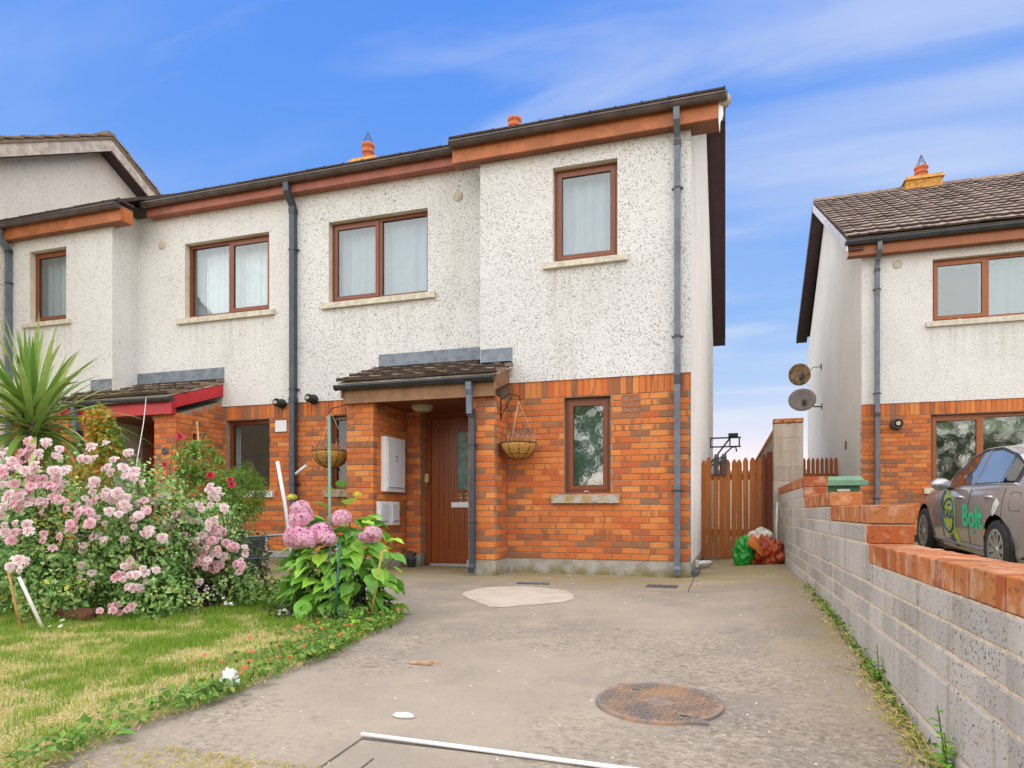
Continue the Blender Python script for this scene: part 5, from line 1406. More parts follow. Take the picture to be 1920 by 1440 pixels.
for s in (-1, 1):
    glass_patch('window_surround', -.34, 1.72, .03, .97, 'car_black', .003, 24, side=s)
    glass_patch('side_window', .80, 1.58, .09, .90, 'glass_car', .007, side=s)
    glass_patch('side_window', .06, .72, .09, .90, 'glass_car', .007, side=s)
    glass_patch('side_window', -.26, .03, .09, .86, 'glass_car', .007, side=s)
    for (ya, yb) in ((.725, .795), (.035, .055)): glass_patch('door_pillar', ya, yb, .05, .95, 'car_grey', .009, 2, side=s)
    # bright trim over and under the glass
    for t_, yy0, yy1 in ((.985, -.36, 1.74), (.035, -.36, 1.74)):
        mb = MB(); pts = []
        for i in range(25):
            y = yy0 + (yy1 - yy0) * i / 24; x, z = green(y, t_); pts.append(W3(y, x + .008, z, s))
        mb.tube(pts, .008, 5); mb.build('window_trim', M['chrome'], T)
    for yh in (.98, .10):
        x, z = lower(yh, .86); mb = MB(); a = W3(yh - .02, x + .012, z - .012, s); b_ = W3(yh + .20, x + .012, z - .02, s); m_ = W3(yh + .09, x + .036, z - .012, s)
        mb.tube([a, m_, b_], .013, 6); mb.build('door_handle', M['chrome'], T)
    # door shut lines
    mb = MB()
    for yh in (.76, 1.72, -.16):
        pts = [W3(yh + (.06 * (1 - t) if yh < 0 else 0) - (.22 * max(0, .55 - t) if yh < 0 else 0) * -1, lower(yh, t)[0] + .0015, lower(yh, t)[1], s) for t in [.16 + .8 * i / 10 for i in range(11)]]
        mb.tube(pts, .0035, 4, cap=False)
    pts = [W3(y, lower(y, .15)[0] + .001, lower(y, .15)[1], s) for y in np.linspace(.45, 1.72, 10)]; mb.tube(pts, .0035, 4, cap=False)
    mb.build('door_gap', M['car_black'], T)
    mb = MB(); pts = [W3(y, lower(y, .10)[0] + .004, lower(y, .10)[1], s) for y in np.linspace(.40, 2.2, 12)]; mb.tube(pts, .014, 6); mb.build('sill_trim', M['car_grey'], T)
    # mirror
    x, z = green(1.50, .06); mb = MB(); c0 = Vector(W3(1.50, x + .13, z + .04, s))
    bm = bmesh.new(); bmesh.ops.create_icosphere(bm, subdivisions=3, radius=1.0)
    for v in bm.verts: v.co = Vector((v.co.x * .115, v.co.y * (.075 if v.co.y > 0 else .03), v.co.z * .075)) + c0
    me = bpy.data.meshes.new('wing_mirror'); bm.to_mesh(me); bm.free(); me.materials.append(M['car']); me.polygons.foreach_set('use_smooth', [True] * len(me.polygons))
    mi = link('wing_mirror', me, (0, 0, 0), T)
    mb = MB(); mb.lathe([(0, -.034), (.095, -.033), (.10, -.028), (0, -.02)], c0, 'y', 18, sy=.62); mb.build('mirror_glass', M['glass_car'], mi)
    mb = MB(); mb.tube([tuple(c0 - Vector((s * .06, 0, .04))), W3(1.52, x, z - .02, s)], .022, 6); mb.build('mirror_arm', M['car_black'], mi)
def xsurf(y, z, s=-1):
    """half width of the flank at height z over the drive"""
    lo_, hi_ = 0.0, 1.0
    for _ in range(24):
        m_ = (lo_ + hi_) / 2
        if lower(y, m_)[1] < z: lo_ = m_
        else: hi_ = m_
    return lower(y, lo_)[0]
# fuel flap outline
mb = MB(); fl_ = [(-.48, .74), (-.30, .74), (-.28, .76), (-.28, .90), (-.30, .92), (-.46, .92), (-.48, .90), (-.48, .74)]
mb.tube([W3(y, xsurf(y, z) + .001, z) for y, z in fl_], .0028, 4); mb.build('fuel_flap', M['car_black'], T)
# wheels
def wheel(y, side):
    x = CXC + side * (HWID - .115); zc_ = .315 + cz(YRW + y); yy = YRW + y
    q = MB(); q.lathe([(.215, -.10), (.29, -.105), (.312, -.085), (.315, 0), (.312, .085), (.29, .105), (.215, .10)], (x, yy, zc_), 'x', 36, cap=False); ty = q.build('wheel', M['tyre'], T)
    q = MB(); q.lathe([(.0, side * .03), (.20, side * .03), (.208, side * .098), (.222, side * .104), (.222, side * .09), (.21, side * .02), (0, side * .02)], (x, yy, zc_), 'x', 36); q.build('rim', M['car_grey'], ty)
    q = MB(); q.lathe([(0, side * .098), (.03, side * .097), (.045, side * .088), (.045, side * .05), (0, side * .05)], (x, yy, zc_), 'x', 16)
    for k in range(10):
        a = 2 * math.pi * k / 10; ca, sa = math.cos(a), math.sin(a); w0, w1 = .017, .030
        def P(r, o, d): return (x + side * d, yy + r * ca - o * sa, zc_ + r * sa + o * ca)
        q.hexa([P(.04, -w0, .05), P(.205, -w1, .06), P(.205, w1, .06), P(.04, w0, .05), P(.04, -w0, .088), P(.205, -w1, .098), P(.205, w1, .098), P(.04, w0, .088)])
    q.lathe([(.196, side * .09), (.214, side * .106), (.218, side * .09)], (x, yy, zc_), 'x', 36, cap=False)
    q.build('spokes', M['alloy'], ty)
for y in (0.0, WB):
    for s in (-1, 1): wheel(y, s)
# lamps, bumper trim, screens
glass_patch('rear_screen', -.62, -.05, .06, .9, 'glass_car', .006, 8, 6, fn=lambda y, t: roof_pt(y, t), side=-1); glass_patch('rear_screen', -.62, -.05, .06, .9, 'glass_car', .006, 8, 6, fn=lambda y, t: roof_pt(y, t), side=1)
glass_patch('windscreen', 1.30, 1.92, .10, .99, 'glass_car', .006, 8, 6, fn=lambda y, t: roof_pt(y, t), side=-1); glass_patch('windscreen', 1.30, 1.92, .10, .99, 'glass_car', .006, 8, 6, fn=lambda y, t: roof_pt(y, t), side=1)
for s in (-1, 1):
    glass_patch('headlight', 2.95, 3.38, .62, .86, 'chrome', .004, 6, 3, fn=lower, side=s); glass_patch('tail_light', -.98, -.66, .66, .92, 'fascia_red', .004, 6, 3, fn=lower, side=s)
q = MB(); q.hexa([(CXC - .25, YRW - 1.05, cz(YRW - 1) + .58), (CXC + .25, YRW - 1.05, cz(YRW - 1) + .58), (CXC + .25, YRW - 1.03, cz(YRW - 1) + .58), (CXC - .25, YRW - 1.03, cz(YRW - 1) + .58), (CXC - .25, YRW - 1.05, cz(YRW - 1) + .69), (CXC + .25, YRW - 1.05, cz(YRW - 1) + .69), (CXC + .25, YRW - 1.03, cz(YRW - 1) + .69), (CXC - .25, YRW - 1.03, cz(YRW - 1) + .69)]); q.build('number_plate', M['white_plastic'], T)
# decals wrapped on the flank
def decal(name, poly, mat, off, sub=10):
    """poly in (y, z) on the left flank; filled as a fan of strips"""
    bm = bmesh.new(); vs = [bm.verts.new((y, z, 0)) for y, z in poly]; bm.faces.new(vs)
    bmesh.ops.triangulate(bm, faces=bm.faces); bmesh.ops.subdivide_edges(bm, edges=bm.edges, cuts=2, use_grid_fill=True)
    mb = MB(); ix = {}
    for v in bm.verts: ix[v.index] = len(mb.v); mb.v.append(W3(v.co.x, xsurf(v.co.x, v.co.y) + off, v.co.y))
    bm.verts.index_update()
    mb.v = [W3(v.co.x, xsurf(v.co.x, v.co.y) + off, v.co.y) for v in bm.verts]
    for f in bm.faces: mb.f.append([v.index for v in f.verts]); mb.m.append(0); mb.s.append(True)
    bm.free(); return mb.build(name, mat, T)
def ell(cy_, cz_, a, b, n=32): return [(cy_ + a * math.cos(2 * math.pi * i / n), cz_ + b * math.sin(2 * math.pi * i / n)) for i in range(n)]
RY, RZ = 1.45, .60
decal('taxi_ribbon', [(RY + .22, .90), (RY + .10, .905), (RY - .02, .80), (RY + .18, .70), (RY + .26, .80)], M['taxi_lime'], .003)
decal('taxi_ribbon', [(RY + .34, .89), (RY + .24, .90), (RY + .26, .74), (RY + .31, .68), (RY + .36, .78)], M['taxi_blue'], .0035)
decal('taxi_ribbon', [(RY - .06, .46), (RY - .20, .52), (RY - .30, .40), (RY - .42, .24), (RY - .28, .235), (RY - .16, .34)], M['taxi_lime'], .003)
decal('taxi_ribbon', [(RY + .06, .40), (RY - .06, .40), (RY - .20, .29), (RY - .27, .232), (RY - .14, .232), (RY - .03, .30)], M['taxi_blue'], .0042)
decal('taxi_roundel', ell(RY, RZ, .27, .245), M['taxi_lime'], .005)
mb = MB(); pts = [W3(y, xsurf(y, z) + .007, z) for y, z in ell(RY, RZ, .215, .205, 40)]; mb.tube(pts + [pts[0]], .012, 5, cap=False); mb.build('taxi_ring', M['taxi_blue'], T)
def lettering(name, txt, y_left, z_base, height, mat, off, bold=.0, width=1.0):
    cu = bpy.data.curves.new(name, 'FONT'); cu.body = txt; cu.size = 1.0; cu.offset = bold; cu.resolution_u = 6
    tmp = bpy.data.objects.new('tmp', cu); COL.objects.link(tmp); dg = bpy.context.evaluated_depsgraph_get(); me = bpy.data.meshes.new_from_object(tmp.evaluated_get(dg))
    bm = bmesh.new(); bm.from_mesh(me); bmesh.ops.triangulate(bm, faces=bm.faces); bmesh.ops.subdivide_edges(bm, edges=bm.edges, cuts=3, use_grid_fill=True)
    xs = [v.co.x for v in bm.verts]; zs_ = [v.co.y for v in bm.verts]; k = height / (max(zs_) - min(zs_)); x0 = min(xs); zb = min(zs_)
    mb = MB(); bm.verts.index_update()
    for v in bm.verts:
        y = y_left - (v.co.x - x0) * k * width; z = z_base + (v.co.y - zb) * k; mb.v.append(W3(y, xsurf(y, z) + off, z))
    for f in bm.faces: mb.f.append([v.index for v in f.verts]); mb.m.append(0); mb.s.append(False)
    bm.free(); bpy.data.objects.remove(tmp); bpy.data.curves.remove(cu); bpy.data.meshes.remove(me)
    return mb.build(name, mat, T)
lettering('taxi_letters', 'TAXI', RY + .205, RZ - .045, .12, M['taxi_blue'], .008, .02, 1.12)
decal('taxi_crest', ell(RY, RZ + .12, .035, .02, 12), M['taxi_blue'], .0075); decal('taxi_crest', ell(RY, RZ - .12, .03, .04, 12), M['petal_yellow'], .0075)
lettering('green_letters', 'Bolt', .93, .50, .25, M['logo_green'], .004, .034, 1.12)
decal('green_dot', ell(.60, .455, .03, .028, 14), M['logo_green'], .004)
decal('pale_sticker', [(-.10, .80), (-.02, .70), (.06, .66), (.08, .72), (.04, .80), (-.02, .86)], M['white_dirty'], .003)

# ------------------------------------------------------------------ planting
def leaf_cloud(pts, nrm, size, rnd, aspect=.55, fold=.25, rs=None):
    """diamond leaves, two triangles each; pts (n,3), nrm (n,3) facing directions"""
    rs = rs or NPR; n = len(pts)
    nrm = nrm / (np.linalg.norm(nrm, axis=1, keepdims=True) + 1e-9)
    d = rs.normal(size=(n, 3)); d -= nrm * (d * nrm).sum(1, keepdims=True); d /= (np.linalg.norm(d, axis=1, keepdims=True) + 1e-9)
    s = np.cross(nrm, d); L = size[:, None]
    base = pts - d * L * .5; tip = pts + d * L * .5; up = nrm * L * fold * .5
    left = pts + s * L * aspect * .5 + up; right = pts - s * L * aspect * .5 + up
    V = np.empty((n * 4, 3)); V[0::4] = base; V[1::4] = left; V[2::4] = tip; V[3::4] = right
    i = np.arange(n) * 4; F = np.empty((n * 2, 3), int); F[0::2] = np.stack([i, i + 2, i + 1], 1); F[1::2] = np.stack([i, i + 3, i + 2], 1)
    return V, F, np.repeat(rnd, 4)
def blob_points(n, c, r, shell=.55, rs=NPR, noise_amp=.25, seed=0.0, zmin=-.1):
    out = []
    c, r = np.array(c), np.array(r)
    while len(out) < n:
        v = rs.normal(size=3); v /= np.linalg.norm(v); k = 1 + noise_amp * 1.6 * mnoise.noise(Vector(v * 2.2) + Vector((seed, 0, 0))) + noise_amp * mnoise.noise(Vector(v * 5.0) + Vector((0, seed, 0)))
        rad = (shell + (1 - shell) * rs.rand() ** .6) * k
        p = c + v * r * rad
        if p[2] > zmin: out.append((*p, *v))
    a = np.array(out); return a[:, :3], a[:, 3:]
def foliage(parent, blobs, size, mat, name='foliage', aspect=.6, zmin=-.1, up=.5, rs=NPR, bias=None):
    Vs, Fs, As = [], [], []; b = 0
    for (n, c, r, seed) in blobs:
        p, v = blob_points(n, c, r, seed=seed, zmin=zmin, rs=rs)
        nr = v + rs.normal(size=v.shape) * .7 + np.array([0, 0, up]); sz = size * (.6 + .8 * rs.rand(n))
        cl = np.array([mnoise.noise(Vector(q * 4.0)) for q in p]) * .35
        rnd = np.clip(rs.rand(n) * .75 + .15 + cl, 0, 1)
        V, F, A_ = leaf_cloud(p, nr, sz, rnd, aspect, rs=rs); Vs.append(V); Fs.append(F + b); As.append(A_); b += len(V)
    return np_mesh(name, np.vstack(Vs), np.vstack(Fs), M[mat], parent, np.concatenate(As))
def bloom_mesh(name, mat, rings=((.30, 4, .62), (.58, 5, .46), (.85, 6, .26), (1.0, 6, .04)), seed=0):
    rr = random.Random(seed); V, F, A_ = [], [], []
    for ri, (rad, n, lift) in enumerate(rings):
        for k in range(n):
            a = 2 * math.pi * (k + .5 * ri + rr.uniform(-.15, .15)) / n; w = math.pi / n * 1.7; b = len(V); rl = rad * rr.uniform(.88, 1.1)
            for (f, ww, z) in ((.08, .4, .02), (.62, 1.0, lift * .75 + .10), (1.0, .72, lift + (.12 if ri < 2 else -.06))):
                for sgn in (-1, 1):
                    t = a + sgn * w * ww * .5; V.append((rl * f * math.cos(t), rl * f * math.sin(t), z + (.05 if sgn > 0 else 0))); A_.append(min(1, .12 + .85 * rad * (.45 + .55 * f)))
            F += [(b, b + 1, b + 3, b + 2), (b + 2, b + 3, b + 5, b + 4)]
    me = bpy.data.meshes.new(name); me.from_pydata(V, [], F); me.materials.append(mat); me.polygons.foreach_set('use_smooth', [True] * len(F))
    at_ = me.attributes.new('rnd', 'FLOAT', 'POINT'); at_.data.foreach_set('value', A_); return me
BLOOM = [[bloom_mesh('blossom', M['petal_pale'], seed=s) for s in (1, 2)], [bloom_mesh('blossom', M['petal_pink'], seed=s) for s in (3, 4)]]
RED_BLOOM = bloom_mesh('red_blossom', M['petal_red'], seed=9)
def blossoms(parent, clusters, rad=.038, spread=.06):
    for (x, y, z, n, c) in clusters:
        for i in range(round(n * 1.35)):
            p = Vector((x + RND.gauss(0, spread * .7), y + RND.gauss(0, spread * .5), z + RND.gauss(0, spread * .55))); s = rad * RND.uniform(.75, 1.3)
            d = Vector((RND.uniform(-.4, .9), RND.uniform(-1.1, -.4), RND.uniform(.0, .9))).normalized(); e = d.to_track_quat('Z', 'Y').to_euler()
            add_part('blossom', RND.choice(BLOOM[c]), p, parent, (s, s, s * RND.uniform(.8, 1.2)), e)
def stems(parent, base, tops, mat='stem', r=.006, name='stems'):
    q = MB()
    for t in tops:
        b = Vector((base[0] + RND.uniform(-.12, .12), base[1] + RND.uniform(-.1, .1), base[2])); t = Vector(t); m_ = b.lerp(t, .55) + Vector((RND.uniform(-.06, .06), RND.uniform(-.06, .06), .08))
        q.tube([b, b.lerp(m_, .5) + Vector((0, 0, .03)), m_, t], [r * 1.4, r * 1.2, r, r * .5], 5, cap=False)
    return q.build(name, M[mat], parent)
ROSE1 = [(-5.09, 3.65, 1.22, 2, 0), (-5.03, 3.72, 1.25, 3, 1), (-4.89, 3.74, 1.26, 2, 0), (-4.82, 3.8, 1.22, 3, 0), (-5.09, 3.72, 1.2, 2, 1), (-5.11, 3.62, 1.08, 3, 1), (-4.96, 3.66, 1.1, 4, 0), (-5.01, 3.78, 1.03, 4, 1), (-4.97, 3.69, 0.98, 2, 1), (-4.79, 3.75, 1.11, 4, 0), (-4.86, 3.85, 1.04, 4, 0), (-4.87, 3.76, 1.0, 3, 1), (-5.26, 3.7, 0.95, 3, 0), (-5.14, 3.68, 0.92, 4, 0), (-5.09, 3.72, 0.92, 3, 1), (-5.07, 3.65, 0.87, 2, 1), (-5.05, 3.73, 0.85, 3, 0), (-5.02, 3.78, 0.83, 3, 0), (-4.83, 3.79, 0.87, 4, 1), (-4.71, 3.86, 0.79, 4, 1), (-4.69, 3.85, 0.71, 5, 1), (-4.99, 3.66, 0.67, 2, 0), (-5.15, 3.72, 0.61, 3, 1), (-4.95, 3.76, 0.58, 2, 1), (-4.71, 3.79, 0.66, 1, 0), (-4.99, 3.65, 0.36, 3, 0), (-5.28, 3.7, 0.66, 2, 0), (-5.21, 3.65, 0.78, 2, 0), (-5.24, 3.69, 1.15, 2, 0), (-4.87, 3.83, 0.54, 1, 1)]
ROSE2 = [(-4.67, 3.94, 1.22, 4, 0), (-4.68, 3.99, 1.0, 3, 0), (-4.53, 4.01, 0.94, 4, 0), (-4.53, 4.05, 0.91, 3, 0), (-4.72, 4.0, 0.86, 2, 0), (-4.56, 3.95, 0.87, 1, 1), (-4.45, 3.98, 1.26, 2, 0), (-4.63, 4.06, 1.13, 2, 0), (-4.46, 4.01, 1.1, 2, 0), (-4.36, 4.04, 1.04, 3, 0), (-4.64, 4.08, 0.93, 4, 0), (-4.48, 4.04, 0.88, 3, 0), (-4.46, 4.11, 0.87, 2, 0), (-4.37, 4.08, 0.79, 2, 0), (-4.31, 4.13, 0.79, 2, 1), (-4.39, 4.02, 0.73, 3, 0), (-4.42, 4.09, 0.67, 2, 0), (-4.46, 4.12, 0.39, 2, 1), (-4.48, 4.05, 0.31, 2, 1), (-4.35, 4.13, 0.32, 2, 0), (-4.28, 4.14, 0.29, 1, 0), (-4.37, 4.01, 0.24, 3, 0), (-4.4, 4.12, 0.17, 4, 0), (-4.58, 4.03, 0.04, 3, 1), (-4.45, 4.03, 0.05, 2, 1), (-4.57, 3.94, 0.62, 1, 0), (-4.3, 4.17, 0.62, 3, 0)]
ROSE3 = [(-4.61, 4.54, 0.92, 2, 0), (-4.57, 4.61, 0.89, 2, 0), (-4.59, 4.57, 0.69, 4, 0), (-4.55, 4.62, 0.67, 4, 0), (-4.47, 4.65, 0.72, 3, 1), (-4.46, 4.56, 0.77, 1, 0), (-4.17, 4.64, 0.96, 4, 0), (-4.23, 4.76, 0.92, 4, 0), (-4.14, 4.7, 0.8, 2, 0), (-4.18, 4.68, 0.67, 5, 0), (-4.21, 4.79, 0.64, 4, 1), (-4.18, 4.72, 0.61, 3, 1), (-4.68, 4.62, 0.51, 3, 0), (-4.36, 4.66, 0.51, 3, 1), (-4.29, 4.71, 0.53, 4, 0), (-4.17, 4.67, 0.54, 4, 1), (-4.31, 4.7, 0.46, 2, 1), (-4.11, 4.81, 0.48, 5, 1), (-4.34, 4.67, 0.39, 3, 1), (-4.25, 4.74, 0.39, 3, 0), (-4.18, 4.75, 0.41, 3, 0), (-4.2, 4.64, 0.32, 3, 1), (-4.22, 4.75, 0.3, 4, 1), (-3.98, 4.8, 0.42, 2, 0), (-3.97, 4.76, 0.32, 5, 1), (-4.28, 4.61, 0.85, 2, 0)]

R1 = thing('rose_bush', (-5.5, 4.2, -.1), 'largest pink rose bush, thick with blooms under the spiky palm', 'rose bush', 'pink rose bushes')
foliage(R1, [(6500, (-5.55, 4.25, .50), (.72, .52, .72), 1.0), (3200, (-6.3, 4.3, .48), (.6, .5, .72), 2.0), (1500, (-5.2, 4.0, .25), (.42, .3, .38), 3.0)], .042, 'leaf_rose')
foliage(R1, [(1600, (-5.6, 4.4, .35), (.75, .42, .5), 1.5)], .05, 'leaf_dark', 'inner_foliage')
stems(R1, (-5.5, 4.25, -.1), [(x, y + .15, z - .03) for x, y, z, n, c in ROSE1[::2]]); blossoms(R1, ROSE1)
R2 = thing('rose_bush', (-4.75, 4.5, -.1), 'pale pink rose bush in front of the red-trimmed porch doorway', 'rose bush', 'pink rose bushes')
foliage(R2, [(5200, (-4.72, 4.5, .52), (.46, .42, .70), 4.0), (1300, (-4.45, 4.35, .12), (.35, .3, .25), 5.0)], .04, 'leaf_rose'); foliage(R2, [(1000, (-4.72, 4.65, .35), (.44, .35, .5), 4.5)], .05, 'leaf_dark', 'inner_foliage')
stems(R2, (-4.75, 4.5, -.1), [(x, y + .15, z - .03) for x, y, z, n, c in ROSE2[::2]]); blossoms(R2, ROSE2); blossoms(R2, [(RND.uniform(-5.0, -4.4), RND.uniform(4.02, 4.15), RND.uniform(.15, 1.05), 1, 0) for _ in range(20)], .030, .03)
R3 = thing('rose_bush', (-4.3, 5.0, -.08), 'low pink rose bush beside the dark grey trough planter', 'rose bush', 'pink rose bushes')
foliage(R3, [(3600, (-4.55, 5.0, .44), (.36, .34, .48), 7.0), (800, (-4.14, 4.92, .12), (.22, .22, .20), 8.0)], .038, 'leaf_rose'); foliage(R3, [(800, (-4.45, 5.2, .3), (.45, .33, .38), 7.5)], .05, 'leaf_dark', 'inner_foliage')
stems(R3, (-4.3, 5.0, -.08), [(x, y + .12, z - .03) for x, y, z, n, c in ROSE3[::2]]); blossoms(R3, ROSE3, .036, .05); blossoms(R3, [(RND.uniform(-4.75, -4.15), RND.uniform(4.60, 4.75), RND.uniform(.12, .75), 1, RND.choice((0, 0, 1))) for _ in range(22)], .030, .03)
# yellowing climber in front of the red porch
YC = thing('climbing_shrub', (-5.35, 4.75, -.1), 'yellowing tall shrub with orange leaves in front of the red fascia', 'shrub')
foliage(YC, [(240, (-5.38, 4.60, 1.60), (.13, .12, .16), 1.0), (280, (-5.30, 4.62, 1.36), (.16, .14, .20), 2.2), (300, (-5.34, 4.50, 1.08), (.22, .16, .20), 3.3)], .05, 'leaf_yellow'); foliage(YC, [(300, (-5.28, 4.62, 1.42), (.14, .12, .26), 5.0)], .05, 'leaf_ground', 'green_foliage')
stems(YC, (-5.35, 4.7, -.1), [(-5.38, 4.6, 1.72), (-5.30, 4.62, 1.5), (-5.42, 4.55, 1.35), (-5.25, 4.6, 1.2)], 'cane', .008)
# red roses by the porch wall
RR = thing('red_rose', (-4.95, 5.45, -.05), 'leggy rose bush with crimson blooms against the brick porch side', 'rose bush')
foliage(RR, [(700, (-5.05, 5.45, 1.30), (.26, .2, .24), 1.0), (900, (-5.02, 5.45, .95), (.34, .24, .30), 2.0), (240, (-4.74, 5.5, .95), (.16, .14, .18), 3.0)], .045, 'leaf_ground'); foliage(RR, [(700, (-5.0, 5.5, .62), (.32, .22, .28), 4.0)], .042, 'leaf_rose', 'lower_foliage')
stems(RR, (-4.95, 5.45, -.05), [(-5.1, 5.32, 1.5), (-5.24, 5.27, 1.22), (-4.81, 5.41, 1.12), (-5.25, 5.27, 1.06), (-4.62, 5.46, 1.04)], 'stem_green', .007)
for p, s in (((-5.1, 5.26, 1.516), .045), ((-5.241, 5.215, 1.243), .036), ((-4.814, 5.35, 1.137), .048), ((-5.251, 5.212, 1.079), .046), ((-4.614, 5.415, 1.043), .042), ((-4.629, 5.41, 1.095), .036)):
    add_part('red_blossom', RED_BLOOM, p, RR, (s, s, s), Vector((.3, -1, .5)).to_track_quat('Z', 'Y').to_euler())
q = MB(); q.tube([(-5.115, 5.50, 1.70), (-5.06, 5.52, 1.0), (-5.038, 5.53, -.05)], [.008, .011, .013], 6); tag(q.build('plant_stake', M['cane']), 'pale cane leaning beside the crimson roses', 'cane')
q = MB(); q.tube([(-5.0, 7.57, 2.41)[:0] or (-7.9, 7.53, 2.42), (-7.6, 7.2, 2.0), (-7.1, 6.6, 1.3), (-6.75, 6.2, .7)], .006, 5); tag(q.build('washing_line', M['white_dirty']), 'thin pale cord running down from the red porch gutter', 'cord')

# topiary ball on a stem in a trough planter
TP = thing('topiary_shrub', (-5.69, 6.80, .05), 'rounded clipped evergreen on a stem below the brown side window', 'shrub')
foliage(TP, [(9000, (-5.69, 6.80, 1.03), (.36, .34, .33), 1.0)], .026, 'leaf_box', aspect=.4); foliage(TP, [(1100, (-5.69, 6.82, .76), (.24, .22, .16), 3.0)], .03, 'leaf_rose', 'under_foliage')
q = MB(); q.tube([(-5.70, 6.80, .2), (-5.69, 6.80, .6), (-5.69, 6.80, .95)], .022, 7); q.build('trunk', M['stem'], TP)
t = thing('trough_planter', (-5.7, 6.80, .0), 'dark grey trough planter below the clipped evergreen', 'planter')
q = MB(); z0 = .02; q.hexa([(-6.06, 6.66, z0), (-5.50, 6.66, z0), (-5.50, 6.96, z0), (-6.06, 6.96, z0), (-6.10, 6.62, .44), (-5.46, 6.62, .44), (-5.46, 7.0, .44), (-6.10, 7.0, .44)]); q.build('body', M['planter'], t)
q = MB(); q.box(-6.125, -5.435, 6.595, 6.63, .425, .475).box(-6.125, -5.435, 6.99, 7.025, .425, .475).box(-6.125, -6.09, 6.6305, 6.9895, .4255, .4745).box(-5.47, -5.435, 6.6305, 6.9895, .4255, .4745); q.build('rim', M['planter'], t)
q = MB(); q.box(-6.09, -5.47, 6.63, 6.99, .40, .42); q.build('soil', M['soil'], t)
# low hand rail
t = thing('low_rail', (-4.2, 5.6, -.05), 'thin grey metal rail between the rose bushes and hydrangea', 'rail')
q = MB(); q.tube([(-4.80, 5.40, .51), (-4.2, 5.58, .55), (-3.65, 5.76, .585)], .014, 8); q.build('top_bar', M['rail'], t)
q = MB(); q.tube([(-4.80, 5.40, .29), (-4.2, 5.58, .335), (-3.65, 5.76, .37)], .008, 6); q.build('lower_bar', M['rail'], t)
for p in ((-4.80, 5.40), (-4.31, 5.545), (-3.65, 5.76)): q = MB(); q.tube([(p[0], p[1], -.05), (p[0], p[1], .54)], .011, 6); q.build('post', M['rail'], t)

# cordyline palm
CP = thing('cordyline_palm', (-6.75, 4.95, -.1), 'spiky green cordyline palm above the rose bushes', 'palm')
q = MB(); q.tube([(-6.75, 4.95, -.1), (-6.74, 4.95, .6), (-6.66, 4.92, 1.35), (-6.58, 4.9, 1.72)], [.09, .08, .075, .06], 9); q.build('trunk', M['bark'], CP)
def blade_mesh(L, w, droop, seed):
    rr = random.Random(seed); n = 9; V, F = [], []; tw = rr.uniform(-.25, .25)
    for i in range(n + 1):
        t = i / n; ww = w * (.55 + .45 * math.sin(min(1, t * 2.2) * math.pi / 2)) * (1 - t ** 3.2) + .0008; a = droop * t * t
        cx_ = L * t; x = cx_ * math.cos(a * .5) if droop else cx_; z = -L * t * math.sin(a) * .6
        f = tw * t
        V += [(x, -ww * math.cos(f), z + ww * .35 + ww * math.sin(f)), (x, 0, z), (x, ww * math.cos(f), z + ww * .35 - ww * math.sin(f))]
    for i in range(n):
        b = i * 3; F += [(b, b + 3, b + 4, b + 1), (b + 1, b + 4, b + 5, b + 2)]
    me = bpy.data.meshes.new('leaf_blade'); me.from_pydata(V, [], F); me.materials.append(M['leaf_cordyline']); me.polygons.foreach_set('use_smooth', [True] * len(F)); return me
BL = [blade_mesh(1.0, .031, d, i) for i, d in enumerate((.05, .25, .55, .9, 1.25, .4))]
for i in range(150):
    az = RND.uniform(0, 2 * math.pi); u = RND.random(); el = math.radians(88 - 112 * u ** .85); L = RND.uniform(.78, 1.12) * (1.0 if el > 0 else .92)
    k = 0 if el > 1.0 else 1 if el > .75 else RND.choice((1, 2, 5)) if el > .35 else RND.choice((2, 3)) if el > 0 else RND.choice((3, 4))
    d = Vector((math.cos(az) * math.cos(el), math.sin(az) * math.cos(el), math.sin(el))); zax = Vector((-math.cos(az) * math.sin(el), -math.sin(az) * math.sin(el), math.cos(el))); yax = zax.cross(d)
    R = Matrix((d, yax, zax)).transposed().to_euler()
    add_part('leaf_blade', BL[k], (-6.58 + RND.uniform(-.03, .03), 4.9 + RND.uniform(-.03, .03), 1.62 + RND.uniform(-.10, .14)), CP, (L, RND.uniform(.8, 1.2), L), R)

# hydrangea
HY = thing('hydrangea', (-3.0, 4.95, -.07), 'pink mophead hydrangea with large green leaves beside the driveway', 'hydrangea')
def big_leaf(seed):
    rr = random.Random(seed); n = 8; V, F = [], []
    for i in range(n + 1):
        t = i / n; w = .36 * math.sin(min(1, t * 1.06) ** .72 * math.pi) ** .85 if 0 < t < .985 else .0; z = -.32 * t * t + .05 * math.sin(t * 9 + seed); e = .10 + .03 * math.sin(i * 2.1 + seed)
        V += [(t, -w, z + w * e * 1.5), (t, -w * .5, z + w * .28), (t, 0, z), (t, w * .5, z + w * .28), (t, w, z + w * e * 1.5)]
    for i in range(n):
        b = i * 5
        for k in range(4): F.append((b + k, b + 5 + k, b + 6 + k, b + 1 + k))
    me = bpy.data.meshes.new('leaf'); me.from_pydata(V, [], F); me.materials.append(M['leaf_hyd']); me.polygons.foreach_set('use_smooth', [True] * len(F)); return me
HL = [big_leaf(i) for i in range(4)]
def put_leaf(parent, p, d, L, me=None, roll=0.0):
    d = Vector(d).normalized(); side = Vector((0, 0, 1)).cross(d)
    if side.length < .05: side = Vector((1, 0, 0))
    side.normalize(); zax = d.cross(side).normalized(); R = Matrix((d, side, zax)).transposed() @ Matrix.Rotation(roll, 3, 'X')
    return add_part('leaf', me or RND.choice(HL), p, parent, (L, L, L), R.to_euler())
